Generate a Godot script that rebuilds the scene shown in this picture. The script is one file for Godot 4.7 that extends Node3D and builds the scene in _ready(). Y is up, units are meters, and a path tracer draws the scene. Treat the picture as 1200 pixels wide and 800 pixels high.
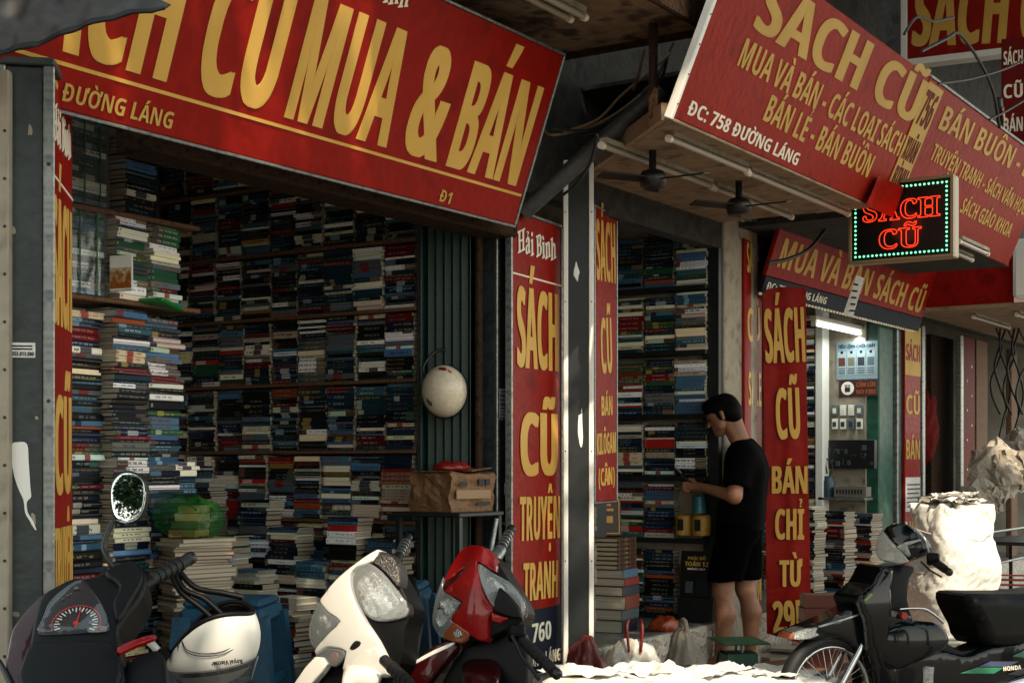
extends Node3D
# ---------------------------------------------------------------- photograph -> place
const TA := 1110.0 / 1700.0
var CAM := Vector3(0, 1.48, 3.85)
var AL := atan(TA)
var FW := Vector3(cos(AL), 0, -sin(AL))      # the way the lens looks
var RT := Vector3(sin(AL), 0, cos(AL))       # to its right
const UP := Vector3.UP
const SHOP := 0.51     # shop floor
const PAVE := 0.24     # raised pavement
const ROAD := 0.10
var SUN := Vector3(-0.42, 0.77, 0.52).normalized()   # towards the sun
var M := {}
var taken := {}
var rng := RandomNumberGenerator.new()

func ray(p: Vector2) -> Vector3:
	return FW + RT * ((p.x - 600.0) / 1700.0) + UP * ((545.0 - p.y) / 1700.0)
func pz(x, y, z) -> Vector3:
	var d = ray(Vector2(x, y)); return CAM + d * ((z - CAM.z) / d.z)
func pxx(x, y, wx) -> Vector3:
	var d = ray(Vector2(x, y)); return CAM + d * ((wx - CAM.x) / d.x)
func pg(x, y, h) -> Vector3:
	var d = ray(Vector2(x, y)); return CAM + d * ((h - CAM.y) / d.y)
func ps(x, y, s) -> Vector3:                  # where one metre measures s pixels
	return CAM + ray(Vector2(x, y)) * (1700.0 / s)
func on_plane(xf: Transform3D, p: Vector2) -> Vector2:   # pixel -> the plane's own x, y
	var d = ray(p); var n = xf.basis.z
	var t = (xf.origin - CAM).dot(n) / d.dot(n)
	var l = xf.affine_inverse() * (CAM + d * t)
	return Vector2(l.x, l.y)
func scale_at(w: Vector3) -> float:
	return 1700.0 / max((w - CAM).dot(FW), 0.3)

# ---------------------------------------------------------------- nodes
func numbered(n: String) -> String:
	if not taken.has(n):
		taken[n] = 0
		return n
	taken[n] += 1
	return "%s_%03d" % [n, taken[n]]
func tag(o, label, category, group = ""):
	o.set_meta("label", label); o.set_meta("category", category)
	if group != "": o.set_meta("group", group)
	return o
func thing(called, label, category, at = Vector3.ZERO, basis = Basis(), group = "") -> Node3D:
	var o := Node3D.new(); o.name = numbered(called); add_child(o)
	o.transform = Transform3D(basis, at)
	tag(o, label, category, group)
	return o
func part(called, mesh, m, parent = null, xf = Transform3D()) -> MeshInstance3D:
	var o := MeshInstance3D.new()
	if mesh is SurfaceTool: mesh = mesh.commit()
	o.mesh = mesh
	if m != null: o.material_override = m
	o.transform = xf
	if parent == null:
		o.name = numbered(called); add_child(o)
	else:
		o.name = called; parent.add_child(o, true)
	return o
func structure(called, mesh, m, xf = Transform3D()):
	var o = part(called, mesh, m, null, xf); o.set_meta("kind", "structure"); return o

# ---------------------------------------------------------------- shapes
func mb() -> SurfaceTool:
	var st := SurfaceTool.new(); st.begin(Mesh.PRIMITIVE_TRIANGLES); return st
func tri(st, a, b, c, n = null):
	var nn = n if n != null else (c - a).cross(b - a).normalized()
	for p in [a, b, c]:
		st.set_normal(nn); st.set_uv(Vector2(p.x, p.y)); st.add_vertex(p)
func quad(st, a, b, c, d):      # clockwise from the front
	tri(st, a, b, c); tri(st, a, c, d)
func box(st, c: Vector3, s: Vector3, bs := Basis()):
	var h = s * 0.5
	var P = func(x, y, z): return c + bs * Vector3(x * h.x, y * h.y, z * h.z)
	quad(st, P.call(-1, 1, 1), P.call(1, 1, 1), P.call(1, -1, 1), P.call(-1, -1, 1))
	quad(st, P.call(1, 1, -1), P.call(-1, 1, -1), P.call(-1, -1, -1), P.call(1, -1, -1))
	quad(st, P.call(1, 1, 1), P.call(1, 1, -1), P.call(1, -1, -1), P.call(1, -1, 1))
	quad(st, P.call(-1, 1, -1), P.call(-1, 1, 1), P.call(-1, -1, 1), P.call(-1, -1, -1))
	quad(st, P.call(-1, 1, -1), P.call(1, 1, -1), P.call(1, 1, 1), P.call(-1, 1, 1))
	quad(st, P.call(-1, -1, 1), P.call(1, -1, 1), P.call(1, -1, -1), P.call(-1, -1, -1))
func boxm(a: Vector3, b: Vector3) -> SurfaceTool:       # a box between two corners
	var st = mb(); box(st, (a + b) * 0.5, (b - a).abs()); return st
func bev(st, c: Vector3, s: Vector3, e: float, bs := Basis()):      # box with chamfered edges
	var h = s * 0.5
	e = min(e, min(h.x, min(h.y, h.z)) * 0.9)
	var V = func(sg, ax):
		var v = Vector3()
		for i in 3: v[i] = sg[i] * (h[i] - (0.0 if i == ax else e))
		return c + bs * v
	for ax in 3:
		var u = (ax + 1) % 3; var w = (ax + 2) % 3
		for d in [-1, 1]:
			var q = []
			for k in [[-1, -1], [1, -1], [1, 1], [-1, 1]]:
				var sg = [0, 0, 0]; sg[ax] = d; sg[u] = k[0]; sg[w] = k[1]
				q.append(V.call(sg, ax))
			if d > 0: q.reverse()
			quad(st, q[0], q[1], q[2], q[3])
		for k in [[-1, -1], [1, -1], [1, 1], [-1, 1]]:
			var s1 = [0, 0, 0]; s1[u] = k[0]; s1[w] = k[1]; s1[ax] = -1
			var s2 = s1.duplicate(); s2[ax] = 1
			var q = [V.call(s1, u), V.call(s2, u), V.call(s2, w), V.call(s1, w)]
			if k[0] * k[1] < 0: q.reverse()
			quad(st, q[0], q[1], q[2], q[3])
	for x in [-1, 1]:
		for y in [-1, 1]:
			for z in [-1, 1]:
				var q = [V.call([x, y, z], 0), V.call([x, y, z], 1), V.call([x, y, z], 2)]
				if x * y * z > 0: q.reverse()
				tri(st, q[0], q[1], q[2])
func bevm(a: Vector3, b: Vector3, e: float) -> SurfaceTool:
	var st = mb(); bev(st, (a + b) * 0.5, (b - a).abs(), e); return st
func crv(pts: Array, n := 6) -> Array:       # Catmull-Rom through the points
	var out = []
	for i in range(pts.size() - 1):
		var a = pts[max(i - 1, 0)]; var b = pts[i]; var c = pts[i + 1]; var d = pts[min(i + 2, pts.size() - 1)]
		for k in n:
			var t = float(k) / n
			out.append(0.5 * ((2.0 * b) + (c - a) * t + (2.0 * a - 5.0 * b + 4.0 * c - d) * t * t + (3.0 * b - a - 3.0 * c + d) * t * t * t))
	out.append(pts[-1])
	return out
func loop2(pts: Array, n := 4) -> PackedVector2Array:   # closed smooth outline
	var out := PackedVector2Array(); var m = pts.size()
	for i in m:
		var a = pts[(i + m - 1) % m]; var b = pts[i]; var c = pts[(i + 1) % m]; var d = pts[(i + 2) % m]
		for k in n:
			var t = float(k) / n
			out.append(0.5 * ((2.0 * b) + (c - a) * t + (2.0 * a - 5.0 * b + 4.0 * c - d) * t * t + (3.0 * b - a - 3.0 * c + d) * t * t * t))
	return out
func rings(st, R_: Array, close_u := true, caps := true, uvs := 1.0):   # skin over rings of points, smooth
	var nr = R_.size(); var nc = R_[0].size()
	var N = []
	for i in nr:
		var row = []
		for j in nc:
			var a = R_[i][(j + 1) % nc if close_u else min(j + 1, nc - 1)] - R_[i][(j + nc - 1) % nc if close_u else max(j - 1, 0)]
			var b = R_[min(i + 1, nr - 1)][j] - R_[max(i - 1, 0)][j]
			var n = a.cross(b)
			row.append(n.normalized() if n.length() > 1e-12 else Vector3.UP)
		N.append(row)
	var put = func(i, j):
		st.set_normal(N[i][j % nc]); st.set_uv(Vector2(float(j) / nc, float(i) / max(nr - 1, 1)) * uvs); st.add_vertex(R_[i][j % nc])
	for i in range(nr - 1):
		for j in (nc if close_u else nc - 1):
			put.call(i, j); put.call(i + 1, j); put.call(i + 1, j + 1)
			put.call(i, j); put.call(i + 1, j + 1); put.call(i, j + 1)
	if caps and close_u:
		for e in [0, nr - 1]:
			var c = Vector3()
			for p in R_[e]: c += p
			c /= nc
			for j in nc:
				if e == 0: tri(st, c, R_[e][j], R_[e][(j + 1) % nc])
				else: tri(st, c, R_[e][(j + 1) % nc], R_[e][j])
func tube(st, pts: Array, r, sides := 10, caps := true):      # r: a radius or one for each point
	var RR = []; var prev = Vector3()
	for i in pts.size():
		var d = (pts[min(i + 1, pts.size() - 1)] - pts[max(i - 1, 0)]).normalized()
		var u = prev
		if u == Vector3(): u = (Vector3.UP if abs(d.y) < 0.9 else Vector3.RIGHT)
		u = (u - d * u.dot(d)).normalized(); prev = u
		var v = d.cross(u); var rr = r[i] if r is Array else r
		var ring = []
		for k in sides:
			var a = TAU * k / sides
			ring.append(pts[i] + (u * cos(a) + v * sin(a)) * rr)
		RR.append(ring)
	rings(st, RR, true, caps)
func lathe(st, prof: Array, xf := Transform3D(), sides := 20, caps := true):   # profile of (radius, height), from bottom to top
	var RR = []
	for p in prof:
		var ring = []
		for k in sides:
			var a = -TAU * k / sides
			ring.append(xf * Vector3(cos(a) * p.x, p.y, sin(a) * p.x))
		RR.append(ring)
	rings(st, RR, true, caps)
# a panel cut to an outline in its own x, y plane, its front pushed out to bulge(p), with rounded rim and real thickness
func panel(poly: PackedVector2Array, thick: float, bulge: Callable, step := 0.02, rim := 0.006) -> SurfaceTool:
	if Geometry2D.is_polygon_clockwise(poly): poly.reverse()
	var edge := PackedVector2Array()
	for i in poly.size():
		var a = poly[i]; var b = poly[(i + 1) % poly.size()]
		var n = max(1, int(ceil(a.distance_to(b) / step)))
		for k in n: edge.append(a.lerp(b, float(k) / n))
	var ne = edge.size(); var pts := PackedVector2Array(edge)
	for o in [rim * 0.4, rim]:
		for q in Geometry2D.offset_polygon(edge, -o):
			if not Geometry2D.is_polygon_clockwise(q): pts.append_array(q)
	var inner = Geometry2D.offset_polygon(edge, -rim - step * 0.5)
	var lo = edge[0]; var hi = edge[0]
	for p in edge: lo = lo.min(p); hi = hi.max(p)
	var y = lo.y; var odd = false
	while y < hi.y:
		var x = lo.x + (step * 0.5 if odd else 0.0)
		while x < hi.x:
			for q in inner:
				if Geometry2D.is_point_in_polygon(Vector2(x, y), q): pts.append(Vector2(x, y))
			x += step
		y += step * 0.87; odd = not odd
	var Z = []; var ds = []
	for i in pts.size():
		var d = 0.0
		if i >= ne:
			d = 1e9
			for k in ne:
				var c = Geometry2D.get_closest_point_to_segment(pts[i], edge[k], edge[(k + 1) % ne])
				d = min(d, pts[i].distance_to(c))
		ds.append(d)
	var H = func(p, d):
		var f = clampf(1.0 - d / rim, 0, 1)
		return bulge.call(p) - rim * (1.0 - sqrt(max(0.0, 1.0 - f * f)))
	var st = mb(); var tr = Geometry2D.triangulate_delaunay(pts)
	for i in pts.size(): Z.append(Vector3(pts[i].x, pts[i].y, H.call(pts[i], ds[i])))
	var NN = []; NN.resize(pts.size()); NN.fill(Vector3())
	var keep = []
	for t in range(0, tr.size(), 3):
		var a = tr[t]; var b = tr[t + 1]; var c = tr[t + 2]
		if not Geometry2D.is_point_in_polygon((pts[a] + pts[b] + pts[c]) / 3.0, edge): continue
		if abs((pts[b] - pts[a]).cross(pts[c] - pts[a])) < 1e-9: continue
		if (pts[b] - pts[a]).cross(pts[c] - pts[a]) > 0: var w = b; b = c; c = w
		keep.append([a, b, c])
		var n = (Z[c] - Z[a]).cross(Z[b] - Z[a])
		NN[a] += n; NN[b] += n; NN[c] += n
	for k in keep:
		for i in k:
			st.set_normal(NN[i].normalized()); st.set_uv(pts[i]); st.add_vertex(Z[i])
	var bz = 1e9
	for z in Z: bz = min(bz, z.z)
	for i in ne:
		var j = (i + 1) % ne
		var a = Z[i]; var b = Z[j]
		quad(st, a, b, Vector3(b.x, b.y, b.z - thick), Vector3(a.x, a.y, a.z - thick))
	return st
func flat(_p): return 0.0
func traced(xf: Transform3D, px: Array, n := 4) -> PackedVector2Array:
	var q = []
	for p in px: q.append(on_plane(xf, Vector2(p[0], p[1])))
	if n <= 1: return PackedVector2Array(q)
	return loop2(q, n)
func frame(o: Vector3, n: Vector3, up := Vector3.UP) -> Transform3D:
	n = n.normalized(); var x = up.cross(n).normalized(); var y = n.cross(x)
	return Transform3D(Basis(x, y, n), o)

# ---------------------------------------------------------------- materials
func plain(c: Color, rough := 0.7, metal := 0.0) -> StandardMaterial3D:
	var m := StandardMaterial3D.new(); m.albedo_color = c; m.roughness = rough; m.metallic = metal; return m
func noise(seed_, freq, oct := 4) -> FastNoiseLite:
	var n := FastNoiseLite.new(); n.seed = seed_; n.frequency = freq; n.fractal_octaves = oct; n.noise_type = FastNoiseLite.TYPE_SIMPLEX_SMOOTH; return n
func ntex(seed_, freq, cols: Array, offs: Array, px := 256) -> NoiseTexture2D:
	var t := NoiseTexture2D.new(); t.width = px; t.height = px; t.seamless = true; t.noise = noise(seed_, freq)
	var g := Gradient.new(); g.colors = PackedColorArray(cols); g.offsets = PackedFloat32Array(offs); t.color_ramp = g
	return t
func bump(seed_, freq, strength, px := 256) -> NoiseTexture2D:
	var t := NoiseTexture2D.new(); t.width = px; t.height = px; t.seamless = true; t.noise = noise(seed_, freq)
	t.as_normal_map = true; t.bump_strength = strength; return t
# stained, uneven surface: base colour with patches of the other colours, size metres per tile
func worn(cols: Array, offs: Array, rough: float, size: float, seed_ := 1, freq := 0.02, nb := 0.0, metal := 0.0) -> StandardMaterial3D:
	var m = plain(Color.WHITE, rough, metal)
	m.albedo_texture = ntex(seed_, freq, cols, offs)
	m.uv1_triplanar = true; m.uv1_world_triplanar = true; m.uv1_scale = Vector3.ONE / size
	if nb > 0.0:
		m.normal_enabled = true; m.normal_texture = bump(seed_ + 7, 0.06, nb)
	return m

# ---------------------------------------------------------------- lettering
var fonts := {}
func font(kind: String, heavy := 0.0) -> Font:
	var k = kind + str(heavy)
	if fonts.has(k): return fonts[k]
	var f := SystemFont.new()
	f.font_names = PackedStringArray(["Droid Serif" if kind.begins_with("serif") else "Droid Sans"])
	f.font_weight = 700 if kind != "sans" else 400
	var v := FontVariation.new(); v.base_font = f; v.variation_embolden = heavy
	if kind == "serif_i": v.variation_transform = Transform2D(Vector2(1, 0), Vector2(0.22, 1), Vector2.ZERO)
	fonts[k] = v
	return v
const MARKED := {"Ư": ["U", "horn"], "Ờ": ["O", "horn", "grave"], "Ừ": ["U", "horn", "grave"], "Ẻ": ["E", "hook"], "Ệ": ["Ê", "dot"], "ả": ["a", "hook_low"], "Ỉ": ["I", "hook"], "Ạ": ["A", "dot"], "Ọ": ["O", "dot"], "Ữ": ["Ũ", "horn"], "Ấ": ["Â", "acute"], "Ử": ["U", "horn", "hook"], "Ồ": ["Ô", "grave_high"], "ệ": ["ê", "dot"]}
func raw_text(s: String, f: Font, depth: float) -> TextMesh:
	var t := TextMesh.new(); t.text = s; t.font = f; t.font_size = 48; t.pixel_size = 1.0 / 48; t.depth = depth; t.curve_step = 3.0
	t.horizontal_alignment = HORIZONTAL_ALIGNMENT_LEFT
	return t
# the font has no horn, hook or under-dot letters: they are the plain letter and its mark
func text_mesh(s: String, f: Font, depth: float):
	var base = ""; var marks = []
	for ch in s:
		if MARKED.has(ch):
			for k in range(1, MARKED[ch].size()): marks.append([base.length(), MARKED[ch][k]])
			base += MARKED[ch][0]
		else: base += ch
	var t = raw_text(base, f, depth)
	if marks.is_empty(): return t
	var st = mb(); st.append_from(t, 0, Transform3D())
	var y0 = raw_text("H", f, depth).get_aabb().position.y
	for k in marks:
		var x0 = f.get_string_size(base.substr(0, k[0]), HORIZONTAL_ALIGNMENT_LEFT, -1, 48).x / 48
		var w = f.get_string_size(base.substr(k[0], 1), HORIZONTAL_ALIGNMENT_LEFT, -1, 48).x / 48
		var glyph = {"horn": "'", "grave": "`", "hook": "?", "hook_low": "?", "dot": ".", "acute": "´", "grave_high": "`"}[k[1]]
		var g = raw_text(glyph, f, depth); var bb = g.get_aabb()
		var r = {"horn": Rect2(x0 + w - 0.13, 0.55, 0.15, 0.22), "grave": Rect2(x0 + w * 0.3, 0.78, w * 0.3, 0.17), "hook": Rect2(x0 + w * 0.35, 0.77, w * 0.32, 0.2),
			"hook_low": Rect2(x0 + w * 0.3, 0.6, w * 0.4, 0.2), "acute": Rect2(x0 + w * 0.5, 0.9, w * 0.3, 0.15), "grave_high": Rect2(x0 + w * 0.2, 0.9, w * 0.3, 0.15), "dot": Rect2(x0 + w * 0.5 - 0.08, -0.22, 0.16, 0.15)}[k[1]]
		var sc = Vector3(r.size.x / bb.size.x, r.size.y / bb.size.y, 1)
		st.append_from(g, 0, Transform3D(Basis.from_scale(sc), Vector3(r.position.x, y0 + r.position.y, 0.0004 / 0.1 * depth) - bb.position * sc * Vector3(1, 1, 0)))
	return st.commit()
# in the board's own metres: baseline from a to b, capitals h high
func letter_at(node, s, m, a: Vector2, b: Vector2, h: float, kind := "bold", heavy := 0.6, z := 0.003, called := "lettering"):
	var f = font(kind, 0.0)
	var t = text_mesh(s, font(kind, 0.0), 0.002 / h * 0.7)
	if heavy > 0.0:            # heavier stems: copies side by side, each a hair behind the last
		var st2 = mb(); var wd = heavy * 0.032
		for k in 3: st2.append_from(t, 0, Transform3D(Basis(), Vector3((k - 1) * wd, 0, -0.0006 / h * abs(k - 1) - 0.0003 / h * k)))
		t = st2.commit()
	var cap = text_mesh("H", f, 0.01).get_aabb(); var bb = t.get_aabb()
	var sx = a.distance_to(b) / bb.size.x; var sy = h / cap.size.y
	var e = (b - a).normalized()
	var bs = Basis(Vector3(e.x, e.y, 0) * sx, Vector3(-e.y, e.x, 0) * sy, Vector3(0, 0, sy))
	var o = Vector3(a.x, a.y, z) - bs * Vector3(bb.position.x, cap.position.y, 0)
	return part(called, t, m, node, Transform3D(bs, o))
# the same from the photograph's pixels: baseline start and end, top of the first capital
func letters(node, s, m, a: Array, b: Array, c: Array, kind := "bold", heavy := 0.6, h := 0.0):
	var xf = node.global_transform
	var la = on_plane(xf, Vector2(a[0], a[1])); var lb = on_plane(xf, Vector2(b[0], b[1])); var lc = on_plane(xf, Vector2(c[0], c[1]))
	if h == 0.0: h = abs((lc - la).dot((lb - la).normalized().orthogonal()))
	letter_at(node, s, m, la, lb, h, kind, heavy)
	return [s, la, lb, h, kind, heavy, m]
func _ready():
	rng.seed = 7
	# ---- camera
	var cam := Camera3D.new(); cam.name = "camera"; add_child(cam)
	cam.projection = Camera3D.PROJECTION_FRUSTUM
	cam.near = 0.05; cam.far = 400.0
	cam.size = 0.05 * 800.0 / 1700.0
	cam.frustum_offset = Vector2(0, 0.05 * 145.0 / 1700.0)
	cam.transform = Transform3D(Basis(RT, UP, -FW), CAM)
	cam.current = true
	# ---- sky, sun, exposure
	var we := WorldEnvironment.new(); we.name = "world_environment"; add_child(we)
	var env := Environment.new(); we.environment = env
	env.background_mode = Environment.BG_SKY
	var sky := Sky.new(); var sm := ProceduralSkyMaterial.new()
	sm.sky_top_color = Color(0.55, 0.60, 0.62); sm.sky_horizon_color = Color(0.89, 0.87, 0.80); sm.sky_curve = 0.18
	sm.ground_bottom_color = Color(0.16, 0.15, 0.14); sm.ground_horizon_color = Color(0.4, 0.4, 0.4)
	sky.sky_material = sm; env.sky = sky
	env.background_energy_multiplier = 1.95
	env.tonemap_mode = Environment.TONE_MAPPER_LINEAR
	env.tonemap_exposure = 2.3
	env.sdfgi_enabled = true; env.ssao_enabled = true; env.ssil_enabled = true
	var sun := DirectionalLight3D.new(); sun.name = "sun"; add_child(sun)
	sun.light_energy = 0.95; sun.light_color = Color(1.0, 0.93, 0.82); sun.light_angular_distance = 0.5; sun.shadow_enabled = true
	sun.look_at_from_position(SUN * 50.0, Vector3.ZERO)
	materials()
	ground_and_shops()
	canopies()
	signs()
	shelves()
	loose_books()
	small_things()
	scooters()
	wave_bike()
	man()
	trees()
func materials():
	M.red = worn([Color(0.43, 0.065, 0.042), Color(0.54, 0.088, 0.052), Color(0.50, 0.08, 0.048), Color(0.57, 0.10, 0.06)], [0.12, 0.42, 0.7, 0.95], 0.42, 1.1, 3, 0.016, 0.5)
	M.red2 = worn([Color(0.45, 0.095, 0.055), Color(0.55, 0.12, 0.068), Color(0.52, 0.11, 0.062), Color(0.58, 0.145, 0.085)], [0.12, 0.42, 0.7, 0.95], 0.5, 0.9, 5, 0.016, 0.5)
	M.gold = worn([Color(0.78, 0.61, 0.30), Color(0.82, 0.65, 0.34)], [0.3, 0.7], 0.4, 1.5, 9, 0.01)
	M.gold2 = worn([Color(0.70, 0.56, 0.29), Color(0.74, 0.60, 0.32)], [0.3, 0.7], 0.5, 1.3, 10, 0.01)
	M.cream = plain(Color(0.88, 0.84, 0.76), 0.5)
	M.white = plain(Color(0.90, 0.89, 0.86), 0.45)
	M.navy = plain(Color(0.09, 0.12, 0.17), 0.5)
	M.darkred = plain(Color(0.38, 0.07, 0.06), 0.55)
	M.steel = worn([Color(0.42, 0.44, 0.44), Color(0.60, 0.61, 0.60), Color(0.50, 0.51, 0.50)], [0.2, 0.5, 0.85], 0.38, 0.4, 11, 0.03, 0.6, 0.75)
	M.grey_metal = worn([Color(0.15, 0.18, 0.18), Color(0.20, 0.235, 0.235), Color(0.13, 0.15, 0.15), Color(0.24, 0.26, 0.25)], [0.1, 0.45, 0.7, 0.95], 0.5, 0.6, 12, 0.015, 0.8)
	M.black_panel = worn([Color(0.06, 0.075, 0.08), Color(0.10, 0.12, 0.125)], [0.3, 0.8], 0.45, 0.5, 13, 0.02)
	M.rust = worn([Color(0.13, 0.10, 0.08), Color(0.24, 0.17, 0.12), Color(0.17, 0.14, 0.12)], [0.2, 0.55, 0.8], 0.85, 0.35, 14, 0.03, 2.0)
	M.wood = worn([Color(0.30, 0.20, 0.13), Color(0.44, 0.31, 0.21), Color(0.36, 0.25, 0.16)], [0.2, 0.5, 0.8], 0.75, 0.3, 15, 0.03, 1.0)
	M.soffit = worn([Color(0.46, 0.38, 0.30), Color(0.58, 0.48, 0.38), Color(0.52, 0.43, 0.34), Color(0.30, 0.22, 0.16)], [0.15, 0.45, 0.78, 0.97], 0.7, 0.9, 16, 0.012, 0.8)
	M.soffit_old = worn([Color(0.20, 0.15, 0.11), Color(0.50, 0.41, 0.31), Color(0.42, 0.34, 0.26), Color(0.16, 0.11, 0.08)], [0.2, 0.42, 0.68, 0.92], 0.85, 1.4, 17, 0.02, 2.0)
	M.plaster = worn([Color(0.52, 0.48, 0.42), Color(0.62, 0.58, 0.51), Color(0.56, 0.52, 0.46), Color(0.38, 0.34, 0.28)], [0.15, 0.4, 0.75, 0.98], 0.85, 0.8, 18, 0.015, 0.6)
	M.wall_dark = worn([Color(0.10, 0.10, 0.095), Color(0.19, 0.185, 0.17), Color(0.14, 0.135, 0.125)], [0.2, 0.5, 0.8], 0.9, 0.9, 19, 0.015, 1.0)
	M.room = worn([Color(0.62, 0.60, 0.55), Color(0.70, 0.68, 0.63)], [0.3, 0.7], 0.9, 1.2, 20, 0.01)
	M.green_metal = worn([Color(0.07, 0.16, 0.14), Color(0.11, 0.23, 0.20), Color(0.08, 0.18, 0.165), Color(0.18, 0.16, 0.12)], [0.15, 0.45, 0.8, 0.98], 0.5, 0.5, 21, 0.03, 0.5)
	M.green_paint = worn([Color(0.08, 0.26, 0.20), Color(0.12, 0.34, 0.27)], [0.3, 0.7], 0.5, 0.6, 22, 0.02)
	M.tile_floor = worn([Color(0.36, 0.36, 0.34), Color(0.44, 0.44, 0.42), Color(0.40, 0.39, 0.37)], [0.2, 0.5, 0.8], 0.35, 0.8, 23, 0.02)
	M.marble = worn([Color(0.66, 0.62, 0.56), Color(0.76, 0.73, 0.68), Color(0.46, 0.40, 0.34), Color(0.72, 0.68, 0.62)], [0.2, 0.5, 0.62, 0.8], 0.4, 0.5, 24, 0.025)
	M.paving = worn([Color(0.40, 0.25, 0.17), Color(0.52, 0.35, 0.24), Color(0.46, 0.30, 0.21), Color(0.30, 0.22, 0.17)], [0.15, 0.45, 0.75, 0.97], 0.8, 0.6, 25, 0.03, 1.0)
	M.asphalt = worn([Color(0.36, 0.35, 0.33), Color(0.46, 0.44, 0.41), Color(0.41, 0.395, 0.37)], [0.2, 0.5, 0.8], 0.9, 0.7, 26, 0.05, 2.0)
	for k in [M.darkred, M.rust, M.steel, M.red, M.red2, M.gold, M.gold2, M.navy]: k.metallic_specular = 0.2
	M.tube_off = plain(Color(0.62, 0.58, 0.52), 0.35)
	M.dark = plain(Color(0.045, 0.05, 0.05), 0.6)
	M.black = plain(Color(0.03, 0.032, 0.035), 0.45)
	M.rubber = worn([Color(0.035, 0.035, 0.038), Color(0.06, 0.06, 0.062)], [0.3, 0.8], 0.65, 0.1, 27, 0.05)
	M.pvc = worn([Color(0.18, 0.18, 0.18), Color(0.25, 0.245, 0.24)], [0.3, 0.75], 0.55, 0.4, 28, 0.03)
	M.wire = plain(Color(0.46, 0.36, 0.24), 0.6)
	M.wire_dark = plain(Color(0.05, 0.05, 0.05), 0.6)
	M.chrome = plain(Color(0.72, 0.72, 0.72), 0.16, 1.0)
	M.paper = worn([Color(0.80, 0.79, 0.76), Color(0.88, 0.87, 0.84)], [0.3, 0.7], 0.85, 0.2, 29, 0.03)
	M.kraft = worn([Color(0.50, 0.46, 0.40), Color(0.62, 0.58, 0.52), Color(0.55, 0.51, 0.45)], [0.2, 0.5, 0.8], 0.85, 0.25, 30, 0.03)
	M.pages = worn([Color(0.60, 0.54, 0.44), Color(0.72, 0.67, 0.57), Color(0.66, 0.60, 0.50)], [0.2, 0.5, 0.8], 0.9, 0.15, 31, 0.04)

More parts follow.
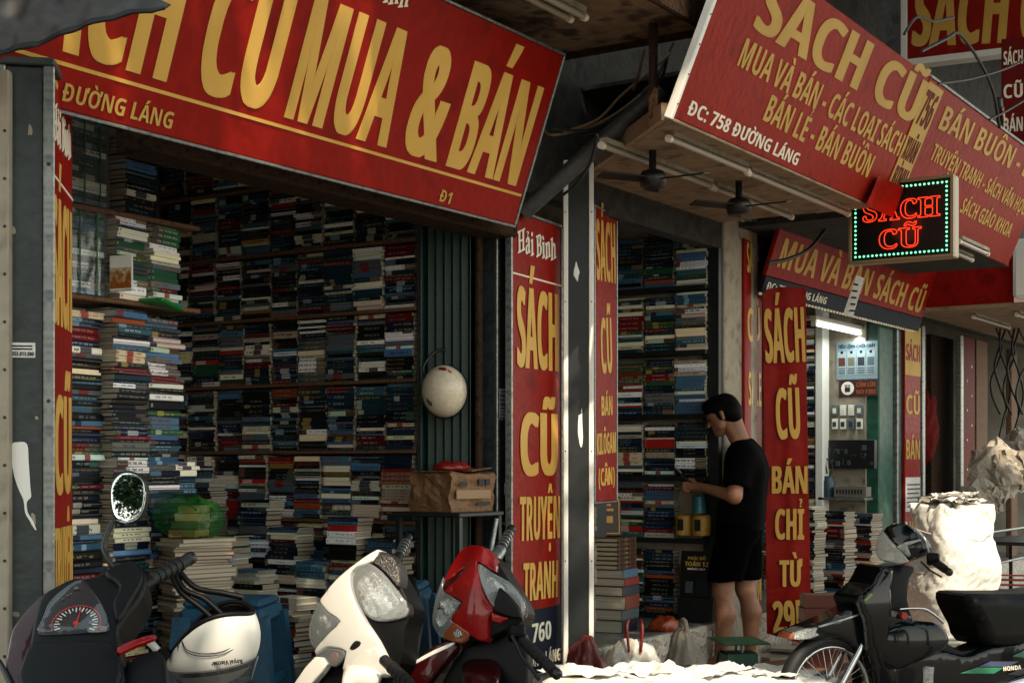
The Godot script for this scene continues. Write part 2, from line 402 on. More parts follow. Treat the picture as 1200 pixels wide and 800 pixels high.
func ground_and_shops():
	structure("road", boxm(Vector3(-60, ROAD - 0.3, -0.3), Vector3(90, ROAD, 60)), M.asphalt)
	# raised pavement: a bed and tiles with joints
	var pv = structure("pavement", boxm(Vector3(-6, ROAD - 0.2, -0.28), Vector3(24, PAVE - 0.02, 0.62)), M.asphalt)
	part("kerb", bevm(Vector3(-6, ROAD - 0.2, 0.622), Vector3(24, PAVE, 0.74), 0.015), M.wall_dark, pv)
	var tm = []
	for v in 3:
		var st = mb(); bev(st, Vector3.ZERO, Vector3(0.292, 0.03, 0.292), 0.006); tm.append(st.commit())
	for i in range(20, 42):
		for k in 3:
			part("paving_tile", tm[(i + k) % 3], M.paving, pv, Transform3D(Basis(UP, 0.0), Vector3(i * 0.3 + 0.15, PAVE - 0.015 + rng.randf_range(-0.003, 0.003), 0.14 + k * 0.3 - 0.15 + 0.165)))
	# ---- the row of shop houses
	var spans = [[3.02, 5.79, "bookshop_building", "bookshop with a wide opening crammed with dark book stacks under a gold lettered board", M.room],
		[5.9, 8.29, "bookshop_building", "bookshop opening with three columns of book stacks behind the standing man", M.room],
		[8.66, 11.2, "bookshop_building", "bookshop with a lit tube lamp, wall poster and green door frame", M.plaster],
		[12.0, 16.5, "shop_building", "dim open shopfront with dark posts and hanging cables behind the white paper bale", M.room]]
	var deep = [-2.25, -2.6, -2.2, -5.5]
	for i in 4:
		var s = spans[i]
		var t = thing(s[2], s[3], "shop", Vector3(s[0], 0, 0))
		var w = s[1] - s[0]; var zb = deep[i]
		part("floor", boxm(Vector3(0, ROAD - 0.1, zb), Vector3(w, SHOP, -0.002)), M.tile_floor, t)
		part("step", bevm(Vector3(0, ROAD - 0.1, 0), Vector3(w, SHOP - 0.003, 0.03), 0.006), M.marble, t)
		part("back_wall", boxm(Vector3(-0.1, SHOP, zb - 0.1), Vector3(w + 0.1, 3.6, zb)), s[4], t)
		part("ceiling", boxm(Vector3(0, 3.25, zb), Vector3(w, 3.35, -0.1)), s[4], t)
		part("header", boxm(Vector3(-0.1 if i else 0.42, [2.66, 2.83, 2.72, 2.75][i], -0.1), Vector3(w + 0.1, 3.6, 0.0)), M.rust if i == 0 else M.wall_dark, t)
		if i == 0:
			part("header_beam", bevm(Vector3(0.44, 2.555, -0.06), Vector3(w - 0.02, 2.655, 0.12), 0.012), M.rust, t)
		# upper storey over the opening
		part("upper_wall", boxm(Vector3(-0.11, 3.602, -0.3), Vector3(w + 0.11, 7.5, -0.02)), M.wall_dark, t)
		part("side_wall", boxm(Vector3(w + 0.0, ROAD, zb), Vector3(w + 0.11, 3.6, -0.102)), M.plaster if i == 1 or i == 2 else s[4], t)
		part("side_wall", boxm(Vector3(-0.11 if i else -0.3, ROAD, zb), Vector3(-0.002, 3.6, -0.102)), s[4], t)
	# the pillar between first and second shop: brushed metal casing
	var p = thing("shop_pillar", "grey metal cased pillar with peeling paint and a white sticker beside the tall red board", "pillar", Vector3(5.82, 0, 0.0))
	part("casing", bevm(Vector3(-0.095, ROAD, -0.1), Vector3(0.09, 3.0, 0.02), 0.006), M.grey_metal, p)
	part("edge_strip", bevm(Vector3(-0.1, ROAD, 0.021), Vector3(-0.082, 2.98, 0.032), 0.003), M.steel, p)
	part("edge_strip", bevm(Vector3(0.072, ROAD, 0.021), Vector3(0.09, 2.98, 0.032), 0.003), M.steel, p)
	sticker(p, Transform3D(Basis(), Vector3(-0.035, 1.77, 0.024)), 0.075, 0.15, 41)
	for k in [[0.0, 1.36, 0.05, 0.13], [0.02, 1.05, 0.05, 0.1], [-0.02, 1.2, 0.04, 0.02], [0.03, 0.72, 0.05, 0.08]]:
		peel(p, Vector3(k[0], k[1], 0.0215), k[2], k[3], int(k[1] * 100))
	# white rendered pillar between second and third shop
	var w2 = thing("shop_pillar", "cream rendered pillar beside the man with a dark iron edge", "pillar", Vector3(8.28, 0, 0.0))
	part("shaft", bevm(Vector3(0.012, ROAD, -0.1), Vector3(0.52, 3.4, 0.02), 0.008), M.plaster, w2)
	part("iron_edge", boxm(Vector3(-0.045, SHOP, -0.1), Vector3(0.01, 2.83, 0.005)), M.black_panel, w2)
	# green door frame, steel column of the third shop
	var g = thing("door_frame", "green painted steel door frame post of the lit bookshop", "door frame", Vector3(11.23, SHOP, 0.0))
	part("post", bevm(Vector3(0.0, 0, -0.12), Vector3(0.34, 2.2, 0.0), 0.01), M.green_paint, g)
	part("rail", bevm(Vector3(-0.02, 2.2, -0.12), Vector3(0.34, 2.26, 0.004), 0.01), M.green_paint, g)
	var g2 = thing("shop_pillar", "worn grey steel column beside the green door frame", "pillar", Vector3(11.6, ROAD, 0.0))
	part("casing", bevm(Vector3(0.0, 0, -0.1), Vector3(0.32, 2.55, 0.03), 0.008), M.steel, g2)
	part("cap", bevm(Vector3(-0.05, 2.552, -0.1), Vector3(0.4, 2.68, 0.06), 0.008), M.plaster, g2)
	for k in [[0.16, 1.35, 0.14, 0.3], [0.2, 1.05, 0.12, 0.16]]: peel(g2, Vector3(k[0], k[1], 0.0315), k[2], k[3], 50 + int(k[1] * 10))

# flakes of old paper or paint: an uneven patch with a torn outline
func peel(parent, at: Vector3, w, h, sd, m = null):
	var r := RandomNumberGenerator.new(); r.seed = sd
	var q = []
	for k in 11:
		var a = TAU * k / 11.0; q.append(Vector2(cos(a) * w * 0.5, sin(a) * h * 0.5) * r.randf_range(0.55, 1.1))
	return part("paint_flake", panel(loop2(q, 2), 0.001, flat, 0.05, 0.001), m if m else M.white, parent, Transform3D(Basis(), at + Vector3(0, 0, 0.002)))
# small printed sticker: phone numbers too small to read stay rows of strokes
func sticker(parent, xf: Transform3D, w, h, sd):
	var im = Image.create(64, 96, false, Image.FORMAT_RGB8); im.fill(Color(0.82, 0.84, 0.85))
	var r := RandomNumberGenerator.new(); r.seed = sd
	var y = 5
	while y < 88:
		var hh = r.randi_range(4, 10); var x = 4
		while x < 58:
			var ww = r.randi_range(2, 5); im.fill_rect(Rect2i(x, y, ww, hh), Color(0.1, 0.16, 0.26)); x += ww + r.randi_range(1, 3)
		y += hh + 4
	var m = plain(Color.WHITE, 0.5); m.albedo_texture = ImageTexture.create_from_image(im)
	var qm := QuadMesh.new(); qm.size = Vector2(w, h)
	part("sticker", qm, m, parent, xf)
func canopies():
	# ---- canopy over the first board: stained slab
	var c = thing("canopy", "stained concrete canopy slab with old tube lamps over the largest red board", "canopy", Vector3(1.0, 3.44, 0))
	part("slab", bevm(Vector3(3.3, 0, -0.02), Vector3(4.93, 0.14, 1.02), 0.015), M.soffit_old, c)
	part("drip_edge", bevm(Vector3(3.3, -0.03, 1.021), Vector3(4.95, 0.2, 1.05), 0.008), M.rust, c)
	part("drip_edge", bevm(Vector3(4.931, -0.025, -0.02), Vector3(4.955, 0.18, 1.02), 0.008), M.rust, c)
	for q in [[621, 0, 666, 21], [651, 0, 683, 19]]:
		var b = pg(q[2], q[3], 3.40); tube_lamp(c, b + Vector3(-1.2, 0, 0), b, M.tube_off)
	# ---- canopy with the second board
	var d = thing("canopy", "beige panelled canopy with tube lamps under the board reading 758", "canopy", Vector3(5.66, 2.99, 0))
	var tz = mb()
	for h in [0.0, 0.03]:
		var q = [Vector3(0, h, 0.985), Vector3(1.036, h, 0.985), Vector3(1.036, h, 0.0), Vector3(0.95, h, 0.0)]
		if h > 0: quad(tz, q[3], q[2], q[1], q[0])
		else: quad(tz, q[0], q[1], q[2], q[3])
	quad(tz, Vector3(0.95, 0.03, 0), Vector3(0, 0.03, 0.985), Vector3(0, 0, 0.985), Vector3(0.95, 0, 0))
	part("soffit_panel", tz, M.soffit, d)
	for k in range(2, 5):
		part("soffit_panel", bevm(Vector3(0.0 if k == 0 else 0.52 * k + 0.004, 0, 0.0), Vector3(0.52 * (k + 1), 0.03, 0.62), 0.004), M.soffit, d)
		part("soffit_panel", bevm(Vector3(0.0 if k == 0 else 0.52 * k + 0.004, -0.004, 0.626), Vector3(0.52 * (k + 1), 0.026, 0.985), 0.004), M.soffit, d)
	part("top_sheet", boxm(Vector3(0.9, 0.45, 0), Vector3(2.66, 0.47, 1.1)), M.wall_dark, d)
	var eb = mb(); box(eb, Vector3(0.475, 0.03, 0.4925) + Vector3(-0.02, 0, -0.02), Vector3(1.34, 0.075, 0.03), Basis(UP, 0.803)); part("edge_beam", eb, M.soffit, d)
	for q in [0.06]: part("strut", boxm(Vector3(q, 0.032, 0.9 - q), Vector3(q + 0.03, 0.45, 0.93 - q)), M.rust, d)
	for q in [[707, 171, 832, 218], [838, 221, 925, 254], [786, 163, 870, 200], [878, 203, 985, 251]]:
		tube_lamp(d, pg(q[0], q[1], 2.955), Vector3(pg(q[2], q[3], 2.955).x, 2.955, pg(q[0], q[1], 2.955).z), M.tube_off)
	for q in [[765, 208], [866, 240]]:
		var o = pg(q[0], q[1], 2.86)
		var f = thing("ceiling_fan", "black ceiling fan under the beige canopy " + ("close to the diagonal grey pipe" if q[0] < 800 else "close to the cream pillar"), "fan", o, Basis(), "fans under the canopy")
		var st = mb(); lathe(st, [Vector2(0.02, -0.05), Vector2(0.06, -0.045), Vector2(0.07, 0.0), Vector2(0.05, 0.03), Vector2(0.018, 0.04), Vector2(0.018, 0.14)]); part("motor", st, M.black, f)
		for k in 3:
			var a = TAU * k / 3 + 0.5; var s2 = mb()
			bev(s2, Vector3(0.17, 0, 0), Vector3(0.24, 0.008, 0.075), 0.003, Basis(Vector3.RIGHT, 0.2)); part("blade", s2, M.black, f, Transform3D(Basis(UP, a), Vector3(0, -0.01, 0)))
	# ---- canopy over the third board
	var e = thing("canopy", "grey sheet canopy with tube lamps under the board reading 756", "canopy", Vector3(8.5, 2.99, 0))
	part("soffit", boxm(Vector3(0, 0, 0.0), Vector3(2.8, 0.03, 0.985)), M.wall_dark, e)
	part("top_sheet", boxm(Vector3(0, 0.45, 0), Vector3(2.8, 0.47, 1.1)), M.wall_dark, e)
	for q in [[1125, 283, 1160, 297], [1105, 290, 1140, 304]]:
		tube_lamp(e, pg(q[0], q[1], 2.955), Vector3(pg(q[2], q[3], 2.955).x, 2.955, pg(q[0], q[1], 2.955).z), M.tube_off)
	# ---- red canopy farther on
	var g = thing("canopy", "dark red canopy box with a grey soffit and tube lamps beyond the lit sign", "canopy", Vector3(12.0, 2.79, 0))
	part("soffit", bevm(Vector3(-0.02, -0.035, 0), Vector3(5, 0.0, 1.25), 0.006), M.soffit, g)
	part("side_sheet", boxm(Vector3(0, 0.002, 0.02), Vector3(0.02, 0.38, 0.83)), M.red, g)
	part("front_sheet", boxm(Vector3(0.0, 0.002, 0.832), Vector3(5, 0.38, 0.85)), M.red, g)
	for z in [0.45, 0.8]: tube_lamp(g, Vector3(12.3, 2.72, z), Vector3(13.4, 2.72, z), M.tube_off)
	part("sign_box", bevm(Vector3(-0.1, 0.02, 0.86), Vector3(0.0, 0.5, 1.3), 0.03), M.white, g)
	# ---- loose grey awning sheet at the upper end of the first shop
	var xf = frame(ps(80, 30, 445), -FW + UP * 0.2)
	var a = thing("awning_sheet", "grey canvas awning sheet with a torn curled corner hanging over the largest board", "awning", xf.origin, xf.basis)
	var nz = noise(3, 9.0, 3)
	part("sheet", panel(traced(xf, [[-60, 66], [0, 55], [60, 43], [120, 28], [165, 20], [196, 17], [203, 12], [190, 4], [186, -10], [180, -60], [-60, -60]], 1), 0.004, func(p): return 0.02 * nz.get_noise_2d(p.x, p.y) + 0.03 * sin(p.x * 7.0), 0.02, 0.003), M.pvc, a)
	part("hem", panel(traced(xf, [[-60, 70], [0, 59], [60, 47], [120, 32], [165, 24], [197, 20], [196, 16], [165, 19], [120, 26], [60, 41], [0, 53], [-60, 64]], 1), 0.006, func(p): return 0.012 + 0.02 * nz.get_noise_2d(p.x, p.y) + 0.03 * sin(p.x * 7.0), 0.02, 0.002), M.dark, a)
	# ---- drain pipe and cables in the gap between the boards
	var pp = thing("drain_pipe", "thick grey plastic pipe slanting up between the two big boards", "pipe")
	var st = mb(); var A = pz(612, 250, 0.10); var B = pz(775, 104, 0.72)
	tube(st, [A, B], 0.042, 16); part("pipe", st, M.pvc, pp)
	st = mb(); tube(st, [B.lerp(A, 0.02), B.lerp(A, 0.1)], 0.05, 16); part("socket", st, M.pvc, pp)
	st = mb(); tube(st, [A.lerp(B, 0.47), A.lerp(B, 0.49)], 0.047, 16); part("collar", st, M.pvc, pp)
	var cab = [[[788, 55], [770, 90], [740, 120], [700, 145], [650, 158], [636, 150]], [[790, 50], [765, 98], [735, 130], [690, 152], [645, 150]], [[786, 62], [760, 85], [728, 112], [700, 140], [660, 155]], [[782, 70], [772, 100], [748, 128], [712, 150], [680, 158]],
		[[755, 60], [748, 90], [742, 105]], [[700, 158], [692, 190], [676, 215], [660, 228]]]
	for k in cab.size():
		var cb = thing("cable", "thin loose %s cable in the bundle above the grey pipe" % ("brown" if k % 2 == 0 else "dark"), "cable", Vector3.ZERO, Basis(), "cables above the pipe")
		var q = []
		for i in cab[k].size(): q.append(pz(cab[k][i][0], cab[k][i][1], 0.62 - 0.09 * i + 0.02 * k))
		st = mb(); tube(st, crv(q, 6), 0.007, 6); part("strand", st, M.wire if k % 2 == 0 else M.wire_dark, cb)
	# wires by the lit sign
	var wr = [[[900, 308], [925, 303], [950, 290], [972, 262]], [[1080, 60], [1110, 45], [1125, 40], [1150, 75], [1165, 110], [1172, 150]], [[1100, 98], [1140, 92], [1180, 80], [1200, 70]], [[1160, 140], [1180, 130], [1200, 118]], [[1060, 40], [1075, 20], [1095, 25], [1118, 20]]]
	for k in wr.size():
		var cb = thing("cable", ["black cable sagging across the header board of the lit shop", "thick black cable bunch dropping past the upper gold lettered board", "thin black cable crossing under the upper gold lettered board", "short black cable reaching the small vertical board", "black cable curling over the upper gold lettered board"][k], "cable")
		var q = []
		for p in wr[k]: q.append(pz(p[0], p[1], 0.45 if k == 0 else 1.6))
		st = mb(); tube(st, crv(q, 6), [0.012, 0.009, 0.007, 0.007, 0.007][k], 8); part("strand", st, M.wire_dark, cb)
	var br = thing("cable_clamp", "dark bracket with an orange tag on the cable bunch above the 756 board", "bracket", pz(1172, 130, 1.55), Basis(Vector3.BACK, 0.5))
	st = mb(); bev(st, Vector3.ZERO, Vector3(0.06, 0.16, 0.04), 0.008); part("body", st, M.dark, br)
	st = mb(); bev(st, Vector3(-0.02, -0.02, 0.025), Vector3(0.04, 0.09, 0.008), 0.003); part("tag", st, plain(Color(0.55, 0.3, 0.1), 0.5), br)

func tube_lamp(parent, a: Vector3, b: Vector3, m):
	var o = parent.transform.affine_inverse(); a = o * a; b = o * b
	var n = Node3D.new(); n.name = "tube_lamp"; parent.add_child(n, true)
	var st = mb(); tube(st, [a, b], 0.014, 10); part("tube", st, m, n)
	st = mb(); box(st, (a + b) * 0.5 + Vector3(0, 0.028, 0), Vector3(abs(b.x - a.x), 0.022, 0.04)); part("batten", st, M.plaster, n)
	st = mb(); tube(st, [a - Vector3(0.025, 0, 0), a], 0.018, 8); part("end_cap", st, M.cream, n)
	st = mb(); tube(st, [b, b + Vector3(0.025, 0, 0)], 0.018, 8); part("end_cap", st, M.cream, n)

func board(called, label, o: Vector3, r: Vector3, u: Vector3, w, h, th, m, category = "sign") -> Node3D:
	r = r.normalized(); var n = r.cross(u).normalized(); u = n.cross(r).normalized()
	var t = thing(called, label, category, o, Basis(r, u, n))
	part("panel", bevm(Vector3(0, 0, -th), Vector3(w, h, 0), 0.004), m, t)
	return t
func trim(node, w, h, m, t := 0.018, d := 0.03):
	var q = [[Vector3(-t, -t, -d), Vector3(w + t, 0, 0.006)], [Vector3(-t, h, -d), Vector3(w + t, h + t, 0.006)], [Vector3(-t, 0, -d), Vector3(0, h, 0.006)], [Vector3(w, 0, -d), Vector3(w + t, h, 0.006)]]
	for k in q: part("trim", bevm(k[0] + Vector3(0, 0, 0), k[1], 0.003), m, node)
func strip(node, a: Vector2, b: Vector2, wd, m, called := "border_line"):
	var e = (b - a).normalized()
	var st = mb(); box(st, Vector3((a.x + b.x) * 0.5, (a.y + b.y) * 0.5, 0.0015), Vector3(a.distance_to(b), wd, 0.003), Basis(Vector3(e.x, e.y, 0), Vector3(-e.y, e.x, 0), Vector3.BACK))
	part(called, st, m, node)
func patch(node, x0, y0, x1, y1, m, called, z := 0.0): part(called, boxm(Vector3(x0, y0, z), Vector3(x1, y1, z + 0.003)), m, node)

func signs():
	var X = Vector3.RIGHT
	# ---- the largest board
	var lean = Vector3(0, 0.69, 0.25)
	var s1 = board("shop_sign", "largest red signboard with tall gold letters reading SÁCH CŨ MUA & BÁN", Vector3(1.6, 2.58, 0.228), X, lean, 3.965, 0.78, 0.03, M.red)
	trim(s1, 3.965, 0.78, M.steel, 0.012)
	var lp = func(x, y): return on_plane(s1.global_transform, Vector2(x, y))
	var hb = lp.call(558.6, 71).y - lp.call(521.5, 194).y
	hb = abs(hb)
	for q in [["SÁCH", [-18, 33], [194, 96]], ["CŨ", [224, 105], [314, 132]], ["MUA", [332, 137], [452, 173]], ["&", [468, 178], [511, 190]], ["BÁN", [521.5, 194], [604, 218]]]:
		letters(s1, q[0], M.gold, q[1], q[2], q[1], "bold", 1.0, hb)
	var g0 = lp.call(5, 56); var g1 = lp.call(610, 228)
	strip(s1, Vector2(0.02, (g0.y + g1.y) * 0.5), Vector2(3.95, (g0.y + g1.y) * 0.5), 0.012, M.gold)
	letters(s1, "760 ĐƯỜNG LÁNG", M.gold2, [28, 106], [199, 151], [76, 103], "bold", 0.0, 0.055)
	letters(s1, "Đ1", M.gold2, [513, 235], [526, 239], [514, 221], "bold", 0.0, 0.05)
	letters(s1, "Hải Bình", M.cream, [398, -12], [476, 12], [398, -30], "serif_i", 0.0, 0.09)
	# ---- board with the number 758, and its neighbour 756, along the canopy front
	var o2 = Vector3(5.64, 2.985, 1.0); var u2 = Vector3(0, 0.47, 0.203)
	var n2 = X.cross(u2).normalized(); var f2 = Transform3D(Basis(X, u2.normalized(), n2), o2)
	var w2 = 2.63; var h2 = on_plane(f2, Vector2(1086, 87)).y
	var s2 = board("shop_sign", "faded red board reading SÁCH CŨ with the address 758 ĐƯỜNG LÁNG", o2, X, u2, w2, h2, 0.03, M.red2)
	part("edge_strip", bevm(Vector3(-0.03, -0.01, -0.03), Vector3(-0.002, h2, 0.008), 0.004), M.white, s2)
	for k in 6:
		var st = mb(); lathe(st, [Vector2(0.004, 0), Vector2(0.004, 0.003)], Transform3D(Basis(X, PI / 2), Vector3(-0.016, 0.06 + k * h2 / 6, 0.008)), 6); part("rivet", st, M.dark, s2)
	part("lower_strip", bevm(Vector3(0, -0.014, -0.03), Vector3(w2, -0.001, 0.006), 0.003), M.soffit, s2)
	part("loose_corner", panel(PackedVector2Array([Vector2(w2 - 0.3, -0.012), Vector2(w2 + 0.27, -0.02), Vector2(w2 + 0.2, 0.17), Vector2(w2 - 0.25, 0.16)]), 0.003, func(p): return 0.03 + 0.02 * sin(p.x * 14.0 + p.y * 6.0), 0.04, 0.002), M.red, s2)
	letters(s2, "SÁCH", M.gold2, [881, 33], [1004, 106], [881, 33], "bold", 0.8, 0.245)
	letters(s2, "CŨ", M.gold2, [1019, 116], [1070, 146], [1019, 116], "bold", 0.8, 0.245)
	letters(s2, "MUA VÀ BÁN - CÁC LOẠI SÁCH", M.gold2, [863, 76], [1052, 183], [869, 47], "bold", 0.3, 0.125)
	letters(s2, "BÁN LẺ - BÁN BUÔN", M.gold2, [893, 140], [1016, 208], [898, 118], "bold", 0.3, 0.125)
	letters(s2, "ĐC: 758 ĐƯỜNG LÁNG", M.cream, [804, 133], [933, 194], [808.5, 116], "bold", 0.2)
	var w3 = on_plane(f2, Vector2(1192, 285)).x - w2
	var s3 = board("shop_sign", "red board with 756 on a yellow block beside BÁN BUÔN", o2 + X * (w2 + 0.012), X, u2, w3, h2, 0.03, M.red2)
	var L3 = func(x, y): return on_plane(s3.global_transform, Vector2(x, y))
	var bx1 = 0.28
	patch(s3, 0.01, 0.03, bx1, h2 - 0.02, M.gold2, "yellow_block")
	for q in [["756", 0.60, 0.2], ["XUÂN", 0.36, 0.13], ["BÌNH", 0.16, 0.13]]:
		letter_at(s3, q[0], M.darkred, Vector2(0.035, q[1] * h2 / 0.9), Vector2(bx1 - 0.03, q[1] * h2 / 0.9), q[2], "bold", 0.4, 0.0055)
	letters(s3, "BÁN BUÔN - BÁN LẺ", M.gold2, [1099, 150], [1238, 228], [1105.5, 128], "bold", 0.3, 0.14)
	letters(s3, "TRUYỆN TRANH - SÁCH VĂN HỌC", M.gold2, [1089, 186], [1199, 252], [1091, 170], "bold", 0.2, 0.1)
	letters(s3, "SÁCH GIÁO KHOA", M.gold2, [1124, 248], [1182, 278], [1126, 234], "bold", 0.2, 0.1)
	part("edge_strip", bevm(Vector3(0, h2 + 0.001, -0.03), Vector3(w3, h2 + 0.018, 0.008), 0.004), M.steel, s3)
	# steel plate hung on it
	var pl = frame(ps(1133, 240, 168), -FW + X * 0.1, Vector3(0.32, 1, 0))
	var plate = thing("metal_plate", "scratched narrow metal plate hanging at an angle on the 756 board", "plate", pl.origin, pl.basis)
	part("plate", bevm(Vector3(-0.045, -0.13, 0), Vector3(0.045, 0.13, 0.006), 0.002), M.steel, plate)
	# ---- header board of the lit shop
	var s4 = board("shop_sign", "red header board reading MUA VÀ BÁN SÁCH CŨ over a navy address strip", Vector3(8.70, 2.70, 0.12), X, Vector3(0, 0.9, 0.3), 3.25, 0.40, 0.03, M.red)
	letters(s4, "MUA VÀ BÁN SÁCH CŨ", M.gold2, [910, 312], [1078, 367], [916, 279], "bold", 0.5, 0.19)
	letters(s4, "Tiệm Sách", M.gold2, [969, 282], [1003, 292], [970, 270], "serif_i", 0.0, 0.07)
	part("address_strip", bevm(Vector3(0, -0.11, -0.03), Vector3(3.25, -0.002, 0.004), 0.003), M.navy, s4)
	letter_at(s4, "ĐC: 756 ĐƯỜNG LÁNG", M.cream, Vector2(0.05, -0.085), Vector2(1.1, -0.085), 0.05, "bold", 0.0, 0.007)
	for k in 54:
		if k * 0.06 > 3.2: break
		part("fringe_tab", bevm(Vector3(k * 0.06 + 0.005, -0.13, -0.015), Vector3(k * 0.06 + 0.045, -0.112, -0.008), 0.002), M.cream, s4)
	# ---- tall board on the pillar, and its twin at the other side of the first shop
	var A = ps(600, 545, 248.0); var B = ps(657, 545, 231.0); A.y = 0.46; B.y = 0.46
	var vs = board("vertical_sign", "tall red board reading SÁCH CŨ TRUYỆN TRANH 760 on the grey pillar", A, B - A, UP, A.distance_to(B), 2.225, 0.03, M.red)
	trim(vs, A.distance_to(B), 2.225, M.steel, 0.014)
	var wv = A.distance_to(B)
	var rec = []
	patch(vs, 0, 0, wv, 0.315, M.navy, "navy_block")
	rec.append(letters(vs, "Hải Bình", M.cream, [606, 297], [651, 307], [607, 275], "serif_i", 0.3, 0.13))
	rec.append(letters(vs, "SÁCH", M.gold, [605, 430], [654, 435.5], [605, 334], "bold", 1.1))
	rec.append(letters(vs, "CŨ", M.gold, [609, 558], [653, 557], [609, 482], "bold", 1.3))
	rec.append(letters(vs, "TRUYỆN", M.gold, [608, 634], [655.5, 630], [608, 582], "bold", 0.8))
	rec.append(letters(vs, "TRANH", M.gold, [612, 705], [653, 699], [612, 660], "bold", 0.8))
	rec.append(letters(vs, "760", M.cream, [622.5, 753], [645, 748], [623, 731], "bold", 0.4))
	rec.append(letters(vs, "ĐƯỜNG LÁNG", M.cream, [609, 785], [656, 773], [609, 770], "bold", 0.2))
	for q in vs.get_children():
		if q.name.begins_with("lettering"): q.position.z += 0.002
	strip(vs, Vector2(0.0, 1.93), Vector2(wv, 1.93), 0.008, M.cream)
	# twin: lightbox standing edge-on
	var kz = 0.92; var a1 = Vector3(3.10 * kz, 0.42, CAM.z + (0.05 - CAM.z) * kz); var e1 = Vector3(3.48 - 3.10, 0, -0.35) * kz
	var lb = board("lightbox_sign", "grey lightbox standing edge-on next to the parked dark scooter, gold letters along its face", a1, e1, UP, e1.length(), 2.21, 0.02, M.red)
	var wl = e1.length()
	part("casing", bevm(Vector3(0.0, -0.02, -0.135), Vector3(wl, 2.24, -0.021), 0.004), M.grey_metal, lb)
	part("edge_strip", bevm(Vector3(-0.012, -0.02, -0.021), Vector3(0.0, 2.24, 0.012), 0.003), M.steel, lb)
	part("edge_strip", bevm(Vector3(-0.012, -0.02, -0.145), Vector3(0.0, 2.24, -0.128), 0.003), M.steel, lb)
	part("top_cap", bevm(Vector3(-0.014, 2.241, -0.145), Vector3(wl, 2.265, 0.012), 0.004), M.grey_metal, lb)
	for k in [[0.15], [0.62], [1.25], [1.95]]:
		var st = mb(); lathe(st, [Vector2(0.006, 0), Vector2(0.005, 0.004)], Transform3D(Basis(Vector3.BACK, PI / 2), Vector3(-0.012, k[0], -0.005)), 8); part("screw", st, M.dark, lb)
	for q in rec:
		letter_at(lb, q[0], q[6], q[1] * Vector2(wl / wv, 1.0), q[2] * Vector2(wl / wv, 1.0), q[3], q[4], q[5], 0.003)
	strip(lb, Vector2(0.0, 1.93), Vector2(wl, 1.93), 0.008, M.cream)
	# pale riveted door post beside it
	var dpx = ps(-4, 545, 400); dpx.y = PAVE
	var dpt = thing("door_post", "pale grey riveted metal post at the outer side of the edge-on lightbox", "post", dpx, Basis(RT, UP, -FW))
	part("shaft", bevm(Vector3(-0.1, 0, -0.06), Vector3(0.034, 2.4, 0), 0.004), M.plaster, dpt)
	for k in 14:
		var st = mb(); lathe(st, [Vector2(0.005, 0), Vector2(0.004, 0.003)], Transform3D(Basis(X, PI / 2), Vector3(0.022, 0.4 + k * 0.14, 0.0)), 8); part("rivet", st, M.dark, dpt)
	# white paint run and phone sticker on its grey edge
	var ef = Transform3D(Basis(Vector3.BACK, Vector3.UP, -Vector3.RIGHT), Vector3(-0.0005, 0, 0))
	for q in [[0.9, -0.05, 0.02, 0.05], [1.75, -0.11, 0.025, 0.03], [0.62, -0.1, 0.03, 0.02], [2.05, -0.06, 0.015, 0.04], [1.2, -0.04, 0.012, 0.012]]:
		var fk = peel(lb, Vector3.ZERO, q[2], q[3], int(q[0] * 100), M.plaster); fk.transform = Transform3D(Basis(Vector3(0, 0, 1), Vector3.UP, Vector3(-1, 0, 0)), Vector3(-0.0015, q[0], q[1]))
	sticker_phone(lb, Transform3D(Basis(Vector3(0, 0, 1), Vector3.UP, Vector3(-1, 0, 0)), Vector3(-0.0015, 1.40, -0.082)))
	var wf = thing_frame(lb, Transform3D(Basis(Vector3(0, 0, 1), Vector3.UP, Vector3(-1, 0, 0)), Vector3(-0.001, 0, 0)))
	part("paint_run", panel(traced(wf, [[13, 522], [20, 518], [31, 520], [33, 540], [35, 570], [36, 582], [31, 588], [32, 600], [38, 610], [42, 620], [40, 620], [35, 611], [29, 601], [27, 586], [20, 570], [14, 548]], 3), 0.001, flat, 0.03, 0.0006), M.white, lb, lb.global_transform.affine_inverse() * wf.translated_local(Vector3(0, 0, 0.0015)))
	# ---- second lightbox, edge-on, black with white trims
	var c = ps(678, 545, 233.5); c.y = 0.45
	var ax = Vector3(RT.x, 0, RT.z)
	var l2 = thing("lightbox_sign", "slim black lightbox edge with white trims between two red vertical boards", "sign", c, Basis(ax, UP, -FW))
	part("edge_panel", bevm(Vector3(-0.05, 0, -0.06), Vector3(0.05, 2.55, 0.0), 0.003), M.black_panel, l2)
	for sx in [-1, 1]: part("side_trim", bevm(Vector3(sx * 0.064 - 0.012, -0.012, -0.055), Vector3(sx * 0.064 + 0.012, 2.56, 0.008), 0.003), M.white, l2)
	part("bottom_trim", bevm(Vector3(-0.0515, -0.02, -0.055), Vector3(0.0515, -0.001, 0.008), 0.003), M.white, l2)
	for y in [0.55, 1.1, 1.85, 2.3]:
		for sx in [-1, 1]:
			var st = mb(); lathe(st, [Vector2(0.004, 0), Vector2(0.003, 0.003)], Transform3D(Basis(X, PI / 2), Vector3(sx * 0.066, y, 0.008)), 6); part("screw", st, M.dark, l2)
	peel(l2, Vector3(0.01, 1.22, 0.0), 0.03, 0.2, 77); peel(l2, Vector3(-0.01, 2.0, 0.0), 0.03, 0.1, 78)
	# ---- narrow red board with KILÔGAM
	var A3 = ps(697, 545, 222.0); var B3 = ps(722.5, 545, 212.0); var y3 = 1.48 - 43.0 / 222.0
	A3.y = y3; B3.y = y3
	var w5 = A3.distance_to(B3)
